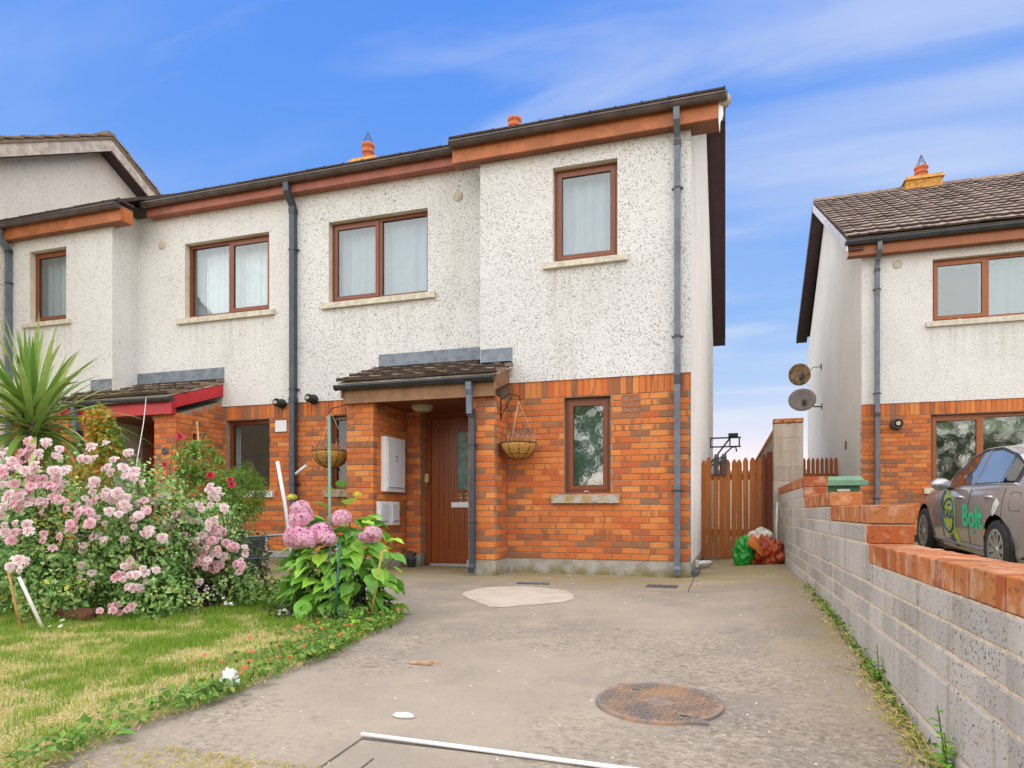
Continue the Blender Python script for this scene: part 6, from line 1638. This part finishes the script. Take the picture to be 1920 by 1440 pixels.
for i in range(290):
    az = RND.uniform(0, 2 * math.pi); u = RND.uniform(-.30, 1.0); h = .04 + .60 * max(0, u + .18); rr = .42 * math.sqrt(max(.05, 1 - (u * .85) ** 2)) * RND.uniform(.45, 1.0)
    if i < 165: az = RND.uniform(math.pi * .92, math.pi * 2.15)
    p = Vector((-3.06 + rr * 1.15 * math.cos(az), 4.90 + rr * .85 * math.sin(az), h - .02)); el = RND.uniform(-.95, .15) if rr > .22 else RND.uniform(-.3, .5)
    put_leaf(HY, p, (math.cos(az + RND.uniform(-.5, .5)) * math.cos(el), math.sin(az + RND.uniform(-.5, .5)) * math.cos(el), math.sin(el)), RND.uniform(.12, .20), roll=RND.uniform(-.4, .4))
for (p, d, L) in (((-3.28, 4.7, .60), (-1, -.3, .15), .2), ((-3.30, 4.72, .52), (-1, .1, .05), .2), ((-2.72, 4.72, .72), (.9, -.3, .35), .17), ((-2.55, 4.74, .55), (1, -.2, .25), .17), ((-2.50, 4.72, .45), (1, -.4, -.15), .18), ((-3.02, 4.68, .80), (-.5, -.6, .6), .16), ((-2.9, 4.7, .84), (.7, -.4, .5), .16), ((-2.62, 4.60, .30), (.5, -.6, -.6), .17), ((-2.60, 4.62, .34), (.7, -.3, -.4), .16), ((-3.35, 4.65, .34), (-.8, -.5, -.1), .22), ((-2.95, 4.72, .98), (.3, -.6, .6), .12), ((-3.0, 4.72, .96), (-.8, -.4, .35), .13)): put_leaf(HY, p, d, L)
stems(HY, (-3.0, 4.95, -.07), [(-3.17, 4.55, .70), (-3.03, 4.6, .57), (-2.87, 4.65, .69), (-2.65, 4.7, .56), (-3.31, 4.5, .55), (-2.45, 4.68, .42), (-2.95, 4.72, .95), (-2.6, 4.7, .4), (-3.3, 4.7, .5)], 'stem_green', .007)
def mophead(r, seed, mat='petal_hyd', n=150):
    rr = random.Random(seed); V, F, A_ = [], [], []
    for i in range(n):
        z = 1 - (i + .5) / n * 1.62; a = i * 2.39996 + rr.uniform(-.2, .2); q = math.sqrt(max(0, 1 - z * z)); nr = Vector((q * math.cos(a), q * math.sin(a), z)).normalized(); c = nr * r * rr.uniform(.90, 1.06)
        t1 = nr.orthogonal().normalized(); t1 = Matrix.Rotation(rr.uniform(0, 3), 3, nr) @ t1; t2 = nr.cross(t1); s = r * rr.uniform(.17, .24); col = rr.random()
        for k in range(4):
            b = len(V); d = (t1 * math.cos(k * math.pi / 2) + t2 * math.sin(k * math.pi / 2)); e = (t2 * math.cos(k * math.pi / 2) - t1 * math.sin(k * math.pi / 2))
            V += [tuple(c), tuple(c + d * s * .7 + e * s * .5 + nr * s * .25), tuple(c + d * s * 1.05 + nr * s * .12), tuple(c + d * s * .7 - e * s * .5 + nr * s * .25)]; F.append((b, b + 1, b + 2, b + 3)); A_ += [col * .3, col, col, col]
    me = bpy.data.meshes.new('flower_head'); me.from_pydata(V, [], F); me.materials.append(M[mat]); at_ = me.attributes.new('rnd', 'FLOAT', 'POINT'); at_.data.foreach_set('value', A_); return me
MH = [mophead(1.0, s) for s in (1, 2, 3)]
for i, (p, s) in enumerate((((-3.172, 4.499, .735), .098), ((-3.175, 4.49, .80), .078), ((-3.03, 4.543, .615), .098), ((-3.18, 4.46, .585), .105), ((-3.10, 4.45, .57), .09), ((-2.872, 4.594, .735), .075), ((-2.955, 4.52, .575), .075), ((-2.64, 4.664, .605), .075), ((-2.71, 4.68, .58), .055))):
    add_part('flower_head', MH[i % 3], p, HY, (s, s, s * .82), (RND.uniform(.2, .6), RND.uniform(-.25, .25), RND.uniform(0, 6)))
YB = mophead(1.0, 8, 'petal_yellow', 60)
for p, s in (((-3.30, 4.55, .90), .042), ((-2.78, 4.68, .92), .036), ((-2.52, 4.66, .48), .022)): add_part('flower_bud', YB, p, HY, (s, s, s * .6))
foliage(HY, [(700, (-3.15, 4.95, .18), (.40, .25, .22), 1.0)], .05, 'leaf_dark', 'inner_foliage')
def stick(name, pts, r, mat, label, cat):
    q = MB(); q.tube(pts, r, 7); return tag(q.build(name, M[mat]), label, cat)
stick('plant_stake', [(-3.0, 4.62, 1.55), (-2.975, 4.60, .0), (-2.97, 4.60, -.06)], .012, 'stake_pale', 'tall pale green stake rising out of the hydrangea', 'stake')
stick('plant_stake', [(-2.80, 4.46, .55), (-2.86, 4.50, .1), (-2.88, 4.52, -.06)], .010, 'stake_green', 'dark green plastic stake leaning in the hydrangea leaves', 'stake')
stick('bamboo_cane', [(-2.49, 4.55, .49), (-2.56, 4.58, .2), (-2.63, 4.62, -.06)], .008, 'cane', 'bent orange cane at the driveway side of the hydrangea', 'cane')
stick('white_pole', [(-5.62, 7.45, 1.44), (-5.47, 7.40, .9), (-5.30, 7.35, .0)], .026, 'white_plastic', 'white plastic pole leaning against the brick wall by the downpipe', 'pole')
stick('white_bar', [(-5.98, 8.35, 1.33), (-5.80, 8.35, 1.45)], .024, 'white_plastic', 'short white plastic bar jutting from the shared downpipe', 'pole')
stick('white_stake', [(-5.0, 3.62, .30), (-4.93, 3.66, .10), (-4.86, 3.70, -.10)], .013, 'white_dirty', 'slanting white stake at the foot of the largest rose bush', 'stake')
stick('bamboo_cane', [(-5.08, 3.60, .35), (-5.04, 3.62, .1), (-5.0, 3.64, -.10)], .010, 'cane', 'orange cane beside the white stake under the roses', 'cane')
q = MB(); q.lathe([(0, -.16), (.05, -.16), (.055, .16), (0, .16)], (-4.93, 4.02, -.03), 'x', 10); tag(q.build('log', M['log']), 'short dark red log lying at the lawn edge under roses', 'log')

# purple-leaved plant, daisies, ground cover
PU = thing('purple_plant', (-4.45, 4.95, -.07), 'low purple-leaved plant with white flecks by the lawn edge', 'plant')
foliage(PU, [(900, (-4.42, 4.86, .02), (.26, .18, .16), 1.0)], .05, 'leaf_purple'); foliage(PU, [(140, (-4.38, 4.80, .06), (.24, .16, .12), 2.0)], .028, 'petal_white', 'flowers', aspect=.9)['kind'] = 'stuff'
def daisy_mesh():
    V, F = [], []
    for k in range(9):
        a = 2 * math.pi * k / 9; b = len(V); w = .22
        V += [(.25 * math.cos(a), .25 * math.sin(a), .05), (.8 * math.cos(a - w), .8 * math.sin(a - w), .1), (1.0 * math.cos(a), 1.0 * math.sin(a), .06), (.8 * math.cos(a + w), .8 * math.sin(a + w), .1)]; F.append((b, b + 1, b + 2, b + 3))
    n0 = len(F); b = len(V); V += [(.3 * math.cos(k), .3 * math.sin(k), .12) for k in [2 * math.pi * i / 7 for i in range(7)]]; F.append(tuple(range(b, b + 7))); n1 = len(F)
    b = len(V); V += [(-.04, 0, -4), (.04, 0, -4), (.03, 0, .05), (-.03, 0, .05)]; F.append((b, b + 1, b + 2, b + 3))
    me = bpy.data.meshes.new('daisy'); me.from_pydata(V, [], F)
    for m_ in ('petal_white', 'petal_yellow', 'stem_green'): me.materials.append(M[m_])
    me.polygons.foreach_set('material_index', [0] * n0 + [1] * (n1 - n0) + [2] * (len(F) - n1)); return me
DM = daisy_mesh()
for k, (cx_, cy_, n, sp, lab) in enumerate(((-3.30, 4.50, 8, .09, 'white daisies in a clump before the hydrangea'), (-4.95, 4.78, 5, .10, 'white daisies below the middle rose bush'), (-4.05, 4.72, 6, .12, 'white daisies beside the purple-leaved plant'), (-4.75, 3.60, 3, .16, 'white daisies on the lawn below the leaning white stake'))):
    t = thing('daisy_clump', (cx_, cy_, g(cx_, cy_)), lab, 'daisies', 'daisies in the lawn')
    for i in range(n): s = RND.uniform(.013, .018); x, y = cx_ + RND.uniform(-sp, sp), cy_ + RND.uniform(-sp, sp); add_part('daisy', DM, (x, y, lawn_z(x, y) + RND.uniform(.045, .085)), t, (s, s, s), (RND.uniform(.3, .9), RND.uniform(-.3, .5), 0))
def scatter_leaves(name, n, fn, size, mat, kind='stuff', h=.05, aspect=.6):
    P = np.array([fn() for _ in range(n)]); nr = NPR.normal(size=(n, 3)) * .55 + np.array([0.15, -.3, .9])
    V, F, A_ = leaf_cloud(P, nr, size * (.5 + NPR.rand(n)), np.clip(NPR.rand(n), 0, 1), aspect)
    return tag(np_mesh(name, V, F, M[mat], None, A_), kind=kind)
def edge_pt():
    y = RND.uniform(1.6, 5.0); d = abs(RND.gauss(0, .22)) * (1.0 if y > 3.2 else .6); dens = mnoise.noise(Vector((y * 1.7, 0, 4)))
    if y > 4.0: d = abs(RND.gauss(0, .45))
    if y < 3.4 and RND.random() > .30 + 1.2 * max(0, dens): return edge_pt()
    x = lawn_edge(y) - d + .04 - (max(0, y - 4.75) * .5); return (x, y, lawn_z(x, y) + RND.uniform(0, .07) * max(.3, 1 - d))
scatter_leaves('ground_cover', 2100, edge_pt, .038, 'leaf_ground')
def bed_pt():
    x = RND.uniform(-6.2, -3.2); y = RND.uniform(4.75, 5.6); return (x, y, lawn_z(x, y) + abs(RND.gauss(0, .09)))
scatter_leaves('bed_weeds', 5200, bed_pt, .045, 'leaf_ground')
def base_pt():
    x = RND.uniform(-3.5, -2.6); y = RND.uniform(4.45, 5.1); return (x, y, lawn_z(x, y) + abs(RND.gauss(0, .06)))
scatter_leaves('hydrangea_weeds', 1500, base_pt, .034, 'leaf_dark')
OM = bloom_mesh('orange_flower', M['petal_orange'], ((.6, 5, .1), (1.0, 5, .0)), 5)
t = thing('orange_flowers', (-2.75, 4.2, -.1), 'scattered small orange flowers along the lawn edge', 'flowers')
for i in range(34):
    y = RND.uniform(2.9, 4.85); x = lawn_edge(y) - abs(RND.gauss(.12, .28)); s = RND.uniform(.010, .019)
    add_part('orange_flower', OM, (x, y, lawn_z(x, y) + RND.uniform(.03, .10)), t, (s, s, s), (RND.uniform(.2, .9), RND.uniform(-.4, .4), 0))
# broad dock leaves at the corner of the lawn
t = thing('dock_weed', (-2.5, 2.1, -.17), 'broad-leaved weed at the bottom corner of the lawn', 'weed')
for i in range(11): a = RND.uniform(0, 6.28); put_leaf(t, (-2.48 + .05 * math.cos(a), 2.12 + .09 * math.sin(a), -.15), (math.cos(a), math.sin(a), .45), RND.uniform(.05, .095))
t = thing('dock_weed', (-2.65, 4.55, -.08), 'broad-leaved weed at the driveway edge near the hydrangea', 'weed')
for i in range(9): a = RND.uniform(0, 6.28); put_leaf(t, (-2.62 + .04 * math.cos(a), 4.5 + .05 * math.sin(a), -.05), (math.cos(a), math.sin(a), .45), RND.uniform(.09, .14))

# lawn grass: green tufts and dry straw
def grass():
    n = 245000; rs = NPR
    y = .9 + 4.2 * rs.rand(n) ** 1.15; x = -7.8 + 5.5 * rs.rand(n)
    xe = np.array([lawn_edge(v) for v in y]) - np.maximum(0, y - 4.75) * .55 + .03 * rs.normal(size=n)
    k = x < xe; x, y = x[k], y[k]; n = len(x)
    # only what lies in front of the hedge
    gn = np.array([mnoise.noise(Vector((a * 1.9, b * 1.9, 7))) * .7 + mnoise.noise(Vector((a * 5.5, b * 5.5, 2))) * .7 for a, b in zip(x, y)])
    gn = gn + (y - 3.3) * .14
    green = gn > .02 + .24 * rs.normal(size=n)
    z = np.array([lawn_z(a, b) for a, b in zip(x, y)])
    hgt = np.where(green, .014 + .034 * rs.rand(n) * (1 + 1.3 * np.clip(gn, 0, 1)), .006 + .016 * rs.rand(n)); lean = np.where(green, .35, 1.6)
    az = rs.rand(n) * 2 * np.pi; ln = lean * (.3 + rs.rand(n)) * hgt * np.where(green, 1, 1.6)
    w = .0022 + .0016 * rs.rand(n); pa = rs.rand(n) * np.pi
    bx, by = np.cos(pa) * w, np.sin(pa) * w; tx, ty = x + np.cos(az) * ln, y + np.sin(az) * ln
    V = np.empty((n * 3, 3)); V[0::3] = np.stack([x - bx, y - by, z - .004], 1); V[1::3] = np.stack([x + bx, y + by, z - .004], 1); V[2::3] = np.stack([tx, ty, z + hgt], 1)
    rnd = np.where(green, np.clip(.22 + .22 * rs.normal(size=n) - .12 * gn, 0, .62), np.clip(.80 + .13 * rs.normal(size=n), .55, 1))
    return tag(np_mesh('lawn_grass', V, np.arange(n * 3).reshape(n, 3), M['grass'], None, np.repeat(rnd, 3)), kind='stuff')
grass()
# dry clippings on the driveway, nearest the camera
def clip_pt():
    x = RND.gauss(-1.75, .32); y = RND.uniform(1.75, 2.16); return (x, y, g(x, y) + RND.uniform(.003, .018))
o = scatter_leaves('dry_clippings', 1500, clip_pt, .030, 'grass', aspect=.12)
aa = o.data.attributes['rnd']; nn = len(o.data.vertices); aa.data.foreach_set('value', np.repeat(np.clip(.8 + .12 * NPR.normal(size=nn // 4), .6, 1), 4).astype(np.float32))
# weeds and straw along the foot of the block wall
def foot_pt():
    y = RND.choice((RND.uniform(2.6, 7.0), RND.gauss(3.7, .35), RND.gauss(5.4, .6))); x = .752 - abs(RND.gauss(0, .03)); return (x, y, g(x, y) + abs(RND.gauss(0, .03)))
scatter_leaves('wall_foot_weeds', 750, foot_pt, .028, 'leaf_ground')
def foot_dry():
    y = RND.choice((RND.uniform(2.5, 6.5), RND.gauss(3.6, .3), RND.gauss(3.05, .25))); x = .752 - abs(RND.gauss(0, .055)); return (x, y, g(x, y) + abs(RND.gauss(0, .02)) + .004)
o = scatter_leaves('dry_litter', 1000, foot_dry, .035, 'grass', aspect=.16); aa = o.data.attributes['rnd']; nn = len(o.data.vertices); aa.data.foreach_set('value', np.repeat(np.clip(.82 + .14 * NPR.normal(size=nn // 4), .5, 1), 4).astype(np.float32))
def weed_plant(x, y, h, n, label, seed):
    rr = random.Random(seed); t = thing('wall_weed', (x, y, g(x, y)), label, 'weed', 'weeds at the wall foot'); q = MB(); z0 = g(x, y); tops = []
    for i in range(3):
        tx, ty = x + rr.uniform(-.05, .02), y + rr.uniform(-.06, .06); hh = h * (1 - .28 * i); q.tube([(x, y, z0 - .02), ((x + tx) / 2, (y + ty) / 2, z0 + hh * .5), (tx, ty, z0 + hh)], [.004, .003, .002], 5)
        for j in range(n):
            f = .25 + .75 * j / n; a = rr.uniform(0, 6.28); put_leaf(t, (x + (tx - x) * f, y + (ty - y) * f, z0 + hh * f), (math.cos(a), math.sin(a), .45), rr.uniform(.022, .05))
    q.build('stem', M['stem_green'], t)
weed_plant(.735, 2.66, .27, 11, 'tall green weed growing against the block wall nearest the camera', 3)
weed_plant(.735, 3.75, .20, 7, 'smaller green weed with dry stalks midway along the wall foot', 5)
# trees across the road, seen mirrored in the window panes
q = []
for i, (x, y, hh, r) in enumerate(((-9, -20, 8.5, 3.2), (-3.5, -22, 7.5, 2.8), (2.5, -19, 9.0, 3.2), (8, -21, 8.0, 3.3), (14, -23, 9.0, 3.6), (20, -20, 7.0, 3.0), (-15, -22, 8.0, 3.2))):
    q += [(1100, (x, y, hh * .55), (r, r * .8, hh * .42), i * 1.7)]
tl = foliage(None, q, .55, 'leaf_tree', 'treeline', zmin=.8); tag(tl, kind='stuff')
tk = MB()
for (x, y, hh) in ((-9, -20, 8.5), (-3.5, -22, 7.5), (2.5, -19, 9.0), (8, -21, 8.0), (14, -23, 9.0), (20, -20, 7.0), (-15, -22, 8.0)): tk.tube([(x, y, -.4), (x + .1, y, 2.0), (x, y + .1, hh * .7)], [.25, .2, .08], 7)
tag(tk.build('treeline_trunks', M['bark']), kind='stuff')

# ------------------------------------------------------------------ hanging baskets
def basket(loc, r, wallx, side, label, seed, flowers):
    rr = random.Random(seed); x, y, z = loc; t = thing('hanging_basket', loc, label, 'hanging basket', 'hanging baskets by the porch')
    q = MB(); prof = [(r * math.sin(a), -r * .92 * math.cos(a)) for a in [math.radians(v) for v in range(0, 91, 9)]]; q.lathe([(max(.0001, p_[0] * (1 + .02 * math.sin(i * 5))), p_[1]) for i, p_ in enumerate(prof)] + [(r * .93, .0), (r * .9, -.04), (0, -.05)], (x, y, z), n=26); q.build('liner', M['coir'], t)
    q = MB()
    for k in range(10):
        a = 2 * math.pi * k / 10; q.tube([(x + math.cos(a) * (r * 1.01) * math.sin(b), y + math.sin(a) * (r * 1.01) * math.sin(b), z - r * .93 * math.cos(b)) for b in [math.radians(v) for v in range(8, 93, 12)]], .0035, 4)
    q.tube([(x + r * 1.015 * math.cos(a), y + r * 1.015 * math.sin(a), z) for a in [2 * math.pi * i / 24 for i in range(25)]], .005, 5); q.tube([(x + r * .73 * math.cos(a), y + r * .73 * math.sin(a), z - r * .64) for a in [2 * math.pi * i / 20 for i in range(21)]], .003, 4); q.build('wire_frame', M['iron_black'], t)
    hk = (x, y, z + .52); q = MB()
    for a in (.4, 2.5, 4.6): q.tube([(x + r * math.cos(a), y + r * math.sin(a), z), hk], .003, 4)
    q.build('chain', M['vent'], t)
    q = MB(); q.tube([(wallx, y + .0, hk[2] - .22), (wallx, y, hk[2] + .06)], .008, 5); q.tube([(wallx, y, hk[2] + .03), (wallx + side * .12, y, hk[2] + .10), (x, y, hk[2] + .06), (x + side * .02, y, hk[2] + .0)], .007, 6); q.tube([(wallx, y, hk[2] - .18), (wallx + side * .14, y, hk[2] + .06)], .006, 5); q.build('bracket', M['iron_black'], t)
    q = MB()
    for i in range(46):
        a = rr.uniform(0, 6.28); d = rr.uniform(0, r * .9); p = Vector((x + d * math.cos(a), y + d * math.sin(a), z - .03)); e = p + Vector((math.cos(a) * rr.uniform(.0, .13), math.sin(a) * rr.uniform(0, .13), rr.uniform(.05, .20))); q.tube([p, p.lerp(e, .5) + Vector((rr.uniform(-.02, .02), 0, .03)), e], [.005, .004, .0025], 4, cap=False)
    q.build('dead_stalks', M['dead_pink'], t)
    pts = np.array([(x + r * 1.05 * rr.uniform(-1, 1) * .8, y + r * rr.uniform(-1, .4) * .8, z + rr.uniform(-.01, .07)) for _ in range(150)]); V, F, A_ = leaf_cloud(pts, NPR.normal(size=pts.shape), np.full(len(pts), .028), NPR.rand(len(pts)) * .4 + .5, .5); np_mesh('withered_leaves', V, F, M[flowers], t, A_)
basket((-2.44, 7.92, 1.63), .220, -2.672, 1, 'hanging basket of dead stalks on the driveway side of the porch', 1, 'leaf_yellow')
basket((-5.10, 7.90, 1.60), .25, -4.745, -1, 'hanging basket of withered plants over the narrow brown window', 2, 'leaf_yellow')
q = MB(); xw = -7.545
q.box(xw, xw + .008, 8.04, 8.07, 1.55, 1.95); q.tube([(xw + .004, 8.05, 1.92), (xw + .24, 8.05, 1.93), (xw + .26, 8.05, 1.90)], .008, 5); q.tube([(xw + .004, 8.05, 1.62), (xw + .20, 8.05, 1.92)], .007, 5); tag(q.build('basket_bracket', M['iron_black']), 'empty black iron bracket on the side of the red-trimmed porch', 'bracket')

# ------------------------------------------------------------------ driveway ironwork and litter
t = thing('manhole_cover', (-.304, 3.27, g(-.304, 3.27)), 'round rusty manhole cover set in the driveway', 'manhole cover')
mx_, my_, mr = -.304, 3.27, .292
def mz(x, y): return g(x, y) + .005
q = MB(); n = 44
for i in range(n):
    a0, a1 = 2 * math.pi * i / n, 2 * math.pi * (i + 1) / n
    for (r0, r1, h0, h1) in ((mr - .012, mr + .006, .012, .012), (mr + .006, mr + .012, .012, -.01), (mr - .018, mr - .012, .004, .012)):
        q.face([(mx_ + r0 * math.cos(a0), my_ + r0 * math.sin(a0), mz(mx_, my_ + r0 * math.sin(a0)) + h0 - .004), (mx_ + r0 * math.cos(a1), my_ + r0 * math.sin(a1), mz(mx_, my_ + r0 * math.sin(a1)) + h0 - .004), (mx_ + r1 * math.cos(a1), my_ + r1 * math.sin(a1), mz(mx_, my_ + r1 * math.sin(a1)) + h1 - .004), (mx_ + r1 * math.cos(a0), my_ + r1 * math.sin(a0), mz(mx_, my_ + r1 * math.sin(a0)) + h1 - .004)])
for sg in (1, -1):
    bx, by = mx_ - sg * .19, my_ + sg * .235; q.box(bx - .04, bx + .04, by - .02, by + .02, mz(bx, by) - .01, mz(bx, by) + .007)
q.build('frame_ring', M['manhole'], t)
q = MB(); sl_ = .036
pl_ = [(mx_ + (mr - .012) * math.cos(2 * math.pi * i / n), my_ + (mr - .012) * math.sin(2 * math.pi * i / n)) for i in range(n)]; q.face([(x, y, mz(x, y) + .003) for x, y in pl_]); q.build('plate', M['manhole'], t)
q = MB(); ca, sa = math.cos(math.radians(38)), math.sin(math.radians(38))
for i in range(-13, 14):
    for j in range(-13, 14):
        u, v = i * .0225, j * .0225 + (.011 if i % 2 else 0); x, y = mx_ + u * ca - v * sa, my_ + u * sa + v * ca
        if math.hypot(x - mx_, y - my_) > mr - .028: continue
        if abs(u) < .06 and abs(v) < .06: continue
        if any(math.hypot(x - hx, y - hy) < .028 for hx, hy in ((mx_ - .13, my_ + .17), (mx_ + .13, my_ - .17))): continue
        z = mz(x, y) + .003; o_ = 1 if (i + j) % 2 else -1; ex, ey = (.0085, .0045) if o_ > 0 else (.0045, .0085)
        c4 = [(a * ca - b * sa, a * sa + b * ca) for a, b in ((-ex, -ey), (ex, -ey), (ex, ey), (-ex, ey))]
        q.hexa([(x + a, y + b, z - .001) for a, b in c4] + [(x + a * .6, y + b * .6, z + .006) for a, b in c4])
q.build('raised_studs', M['manhole'], t)['kind'] = 'stuff'
for hx, hy in ((mx_ - .13, my_ + .17), (mx_ + .13, my_ - .17)):
    q = MB(); q.box(hx - .022, hx + .022, hy - .008, hy + .008, mz(hx, hy) + .001, mz(hx, hy) + .0045); q.build('lifting_hole', M['black'], t)
t = thing('drain_grate', (-.63, 7.12, 0), 'small dark rectangular drain grate by the house corner', 'drain')
q = MB(); q.box(-.79, -.47, 7.0, 7.02, -.01, .008).box(-.79, -.47, 7.23, 7.25, -.01, .008).box(-.79, -.775, 7.0201, 7.2299, -.01, .0078).box(-.485, -.47, 7.0201, 7.2299, -.01, .0078); q.build('frame', M['mesh_grey'], t)
for i in range(9): q = MB(); x = -.765 + i * .0335; q.box(x, x + .02, 7.021, 7.229, -.005, .0062); q.build('bar', M['mesh_grey'], t)
q = MB(); q.box(-.774, -.486, 7.021, 7.229, .0005, .002); q.build('well', M['black'], t)
# second, clogged gully towards the porch
q = MB(); q.prism([(-2.16, 6.93, g(-2, 7) + .004), (-1.80, 6.95, g(-2, 7) + .004), (-1.84, 7.10, g(-2, 7) + .004), (-2.2, 7.08, g(-2, 7) + .004)], (0, 0, .004)); tag(q.build('gully_lid', M['slate']), 'flat grey gully lid in the concrete before the porch', 'drain')
q = MB(); z = g(-.9, 2.49); q.tube([(-1.46, 2.492, g(-1.46, 2.49) + .012), (-.9, 2.475, z + .011), (-.34, 2.455, g(-.34, 2.45) + .011), (-.12, 2.447, g(-.12, 2.45) + .011)], .0095, 8); tag(q.build('white_rod', M['white_plastic']), 'long thin white rod lying across the driveway', 'rod')
q = MB(); z = g(-1.4, 2.76); q.lathe([(0, .0), (.05, .0), (.056, .008), (.04, .018), (0, .02)], (-1.40, 2.76, z + .001), n=16, sx=1.0, sy=.45); tag(q.build('white_pebble', M['white_dirty']), 'flat white stone lying above the white rod', 'stone')
q = MB(); rr = random.Random(4); z = g(-1.7, 3.64)
for i in range(7):
    a = rr.uniform(-.5, .5); x, y = -1.70 + rr.uniform(-.06, .06), 3.63 + rr.uniform(-.03, .03); q.hexa([(x - .05, y - .008, z + .002), (x + .05, y + .03 * a, z + .002), (x + .05, y + .012 + .03 * a, z + .004), (x - .05, y + .004, z + .004), (x - .045, y - .006, z + .010), (x + .03, y + .03 * a, z + .02), (x + .03, y + .01 + .03 * a, z + .02), (x - .045, y + .003, z + .012)])
tag(q.build('dry_leaf', M['dead']), 'curled dry leaf lying mid-driveway', 'leaf')
# crumpled tissue at the lawn edge
bm = bmesh.new(); bmesh.ops.create_icosphere(bm, subdivisions=3, radius=1.0)
for v in bm.verts:
    p = v.co.normalized(); k = 1 + .55 * mnoise.noise(p * 1.6 + Vector((5, 0, 0))) + .35 * mnoise.noise(p * 3.1); v.co = Vector((p.x * .045 * k, p.y * .035 * k, max(-.04, p.z * .062 * k)))
me = bpy.data.meshes.new('crumpled_tissue'); bm.to_mesh(me); bm.free(); me.materials.append(M['white_plastic']); tag(link('crumpled_tissue', me, (-2.45, 2.86, g(-2.45, 2.86) + .055)), 'crumpled white tissue at the lawn edge', 'tissue')
# plant pots by the door
q = MB(); q.lathe([(0, 0), (.052, 0), (.066, .11), (.072, .112), (.072, .13), (.06, .13), (.055, .10), (0, .10)], (-4.20, 8.52, .003), n=18); tag(q.build('plant_pot', M['pot']), 'small grey plant pot on the porch floor', 'pot')
q = MB(); q.hexa([(-4.27, 8.48, .135), (-4.17, 8.47, .15), (-4.16, 8.55, .15), (-4.26, 8.56, .135), (-4.25, 8.48, .23), (-4.13, 8.47, .20), (-4.12, 8.55, .20), (-4.24, 8.56, .23)]); tag(q.build('brown_box', M['pot_brown']), 'small dark brown container tipped on the grey pot', 'container')
# pebbles strewn over the concrete: too small to count
P = []
pm = MB(); rr = random.Random(12)
for i in range(150):
    x, y = rr.uniform(-2.25, .7), rr.choice((rr.uniform(1.9, 4.5), rr.uniform(2, 9))); z = g(x, y); s = rr.uniform(.002, .007) * (1.5 if y > 5 else 1)
    pm.hexa([(x - s, y - s, z - .001), (x + s, y - s * .8, z - .001), (x + s * .9, y + s, z - .001), (x - s, y + s * .7, z - .001), (x - s * .5, y - s * .5, z + s * .8), (x + s * .5, y - s * .4, z + s * .9), (x + s * .4, y + s * .5, z + s * .8), (x - s * .5, y + s * .4, z + s * .7)])
tag(pm.build('loose_grit', M['sill']), kind='stuff')
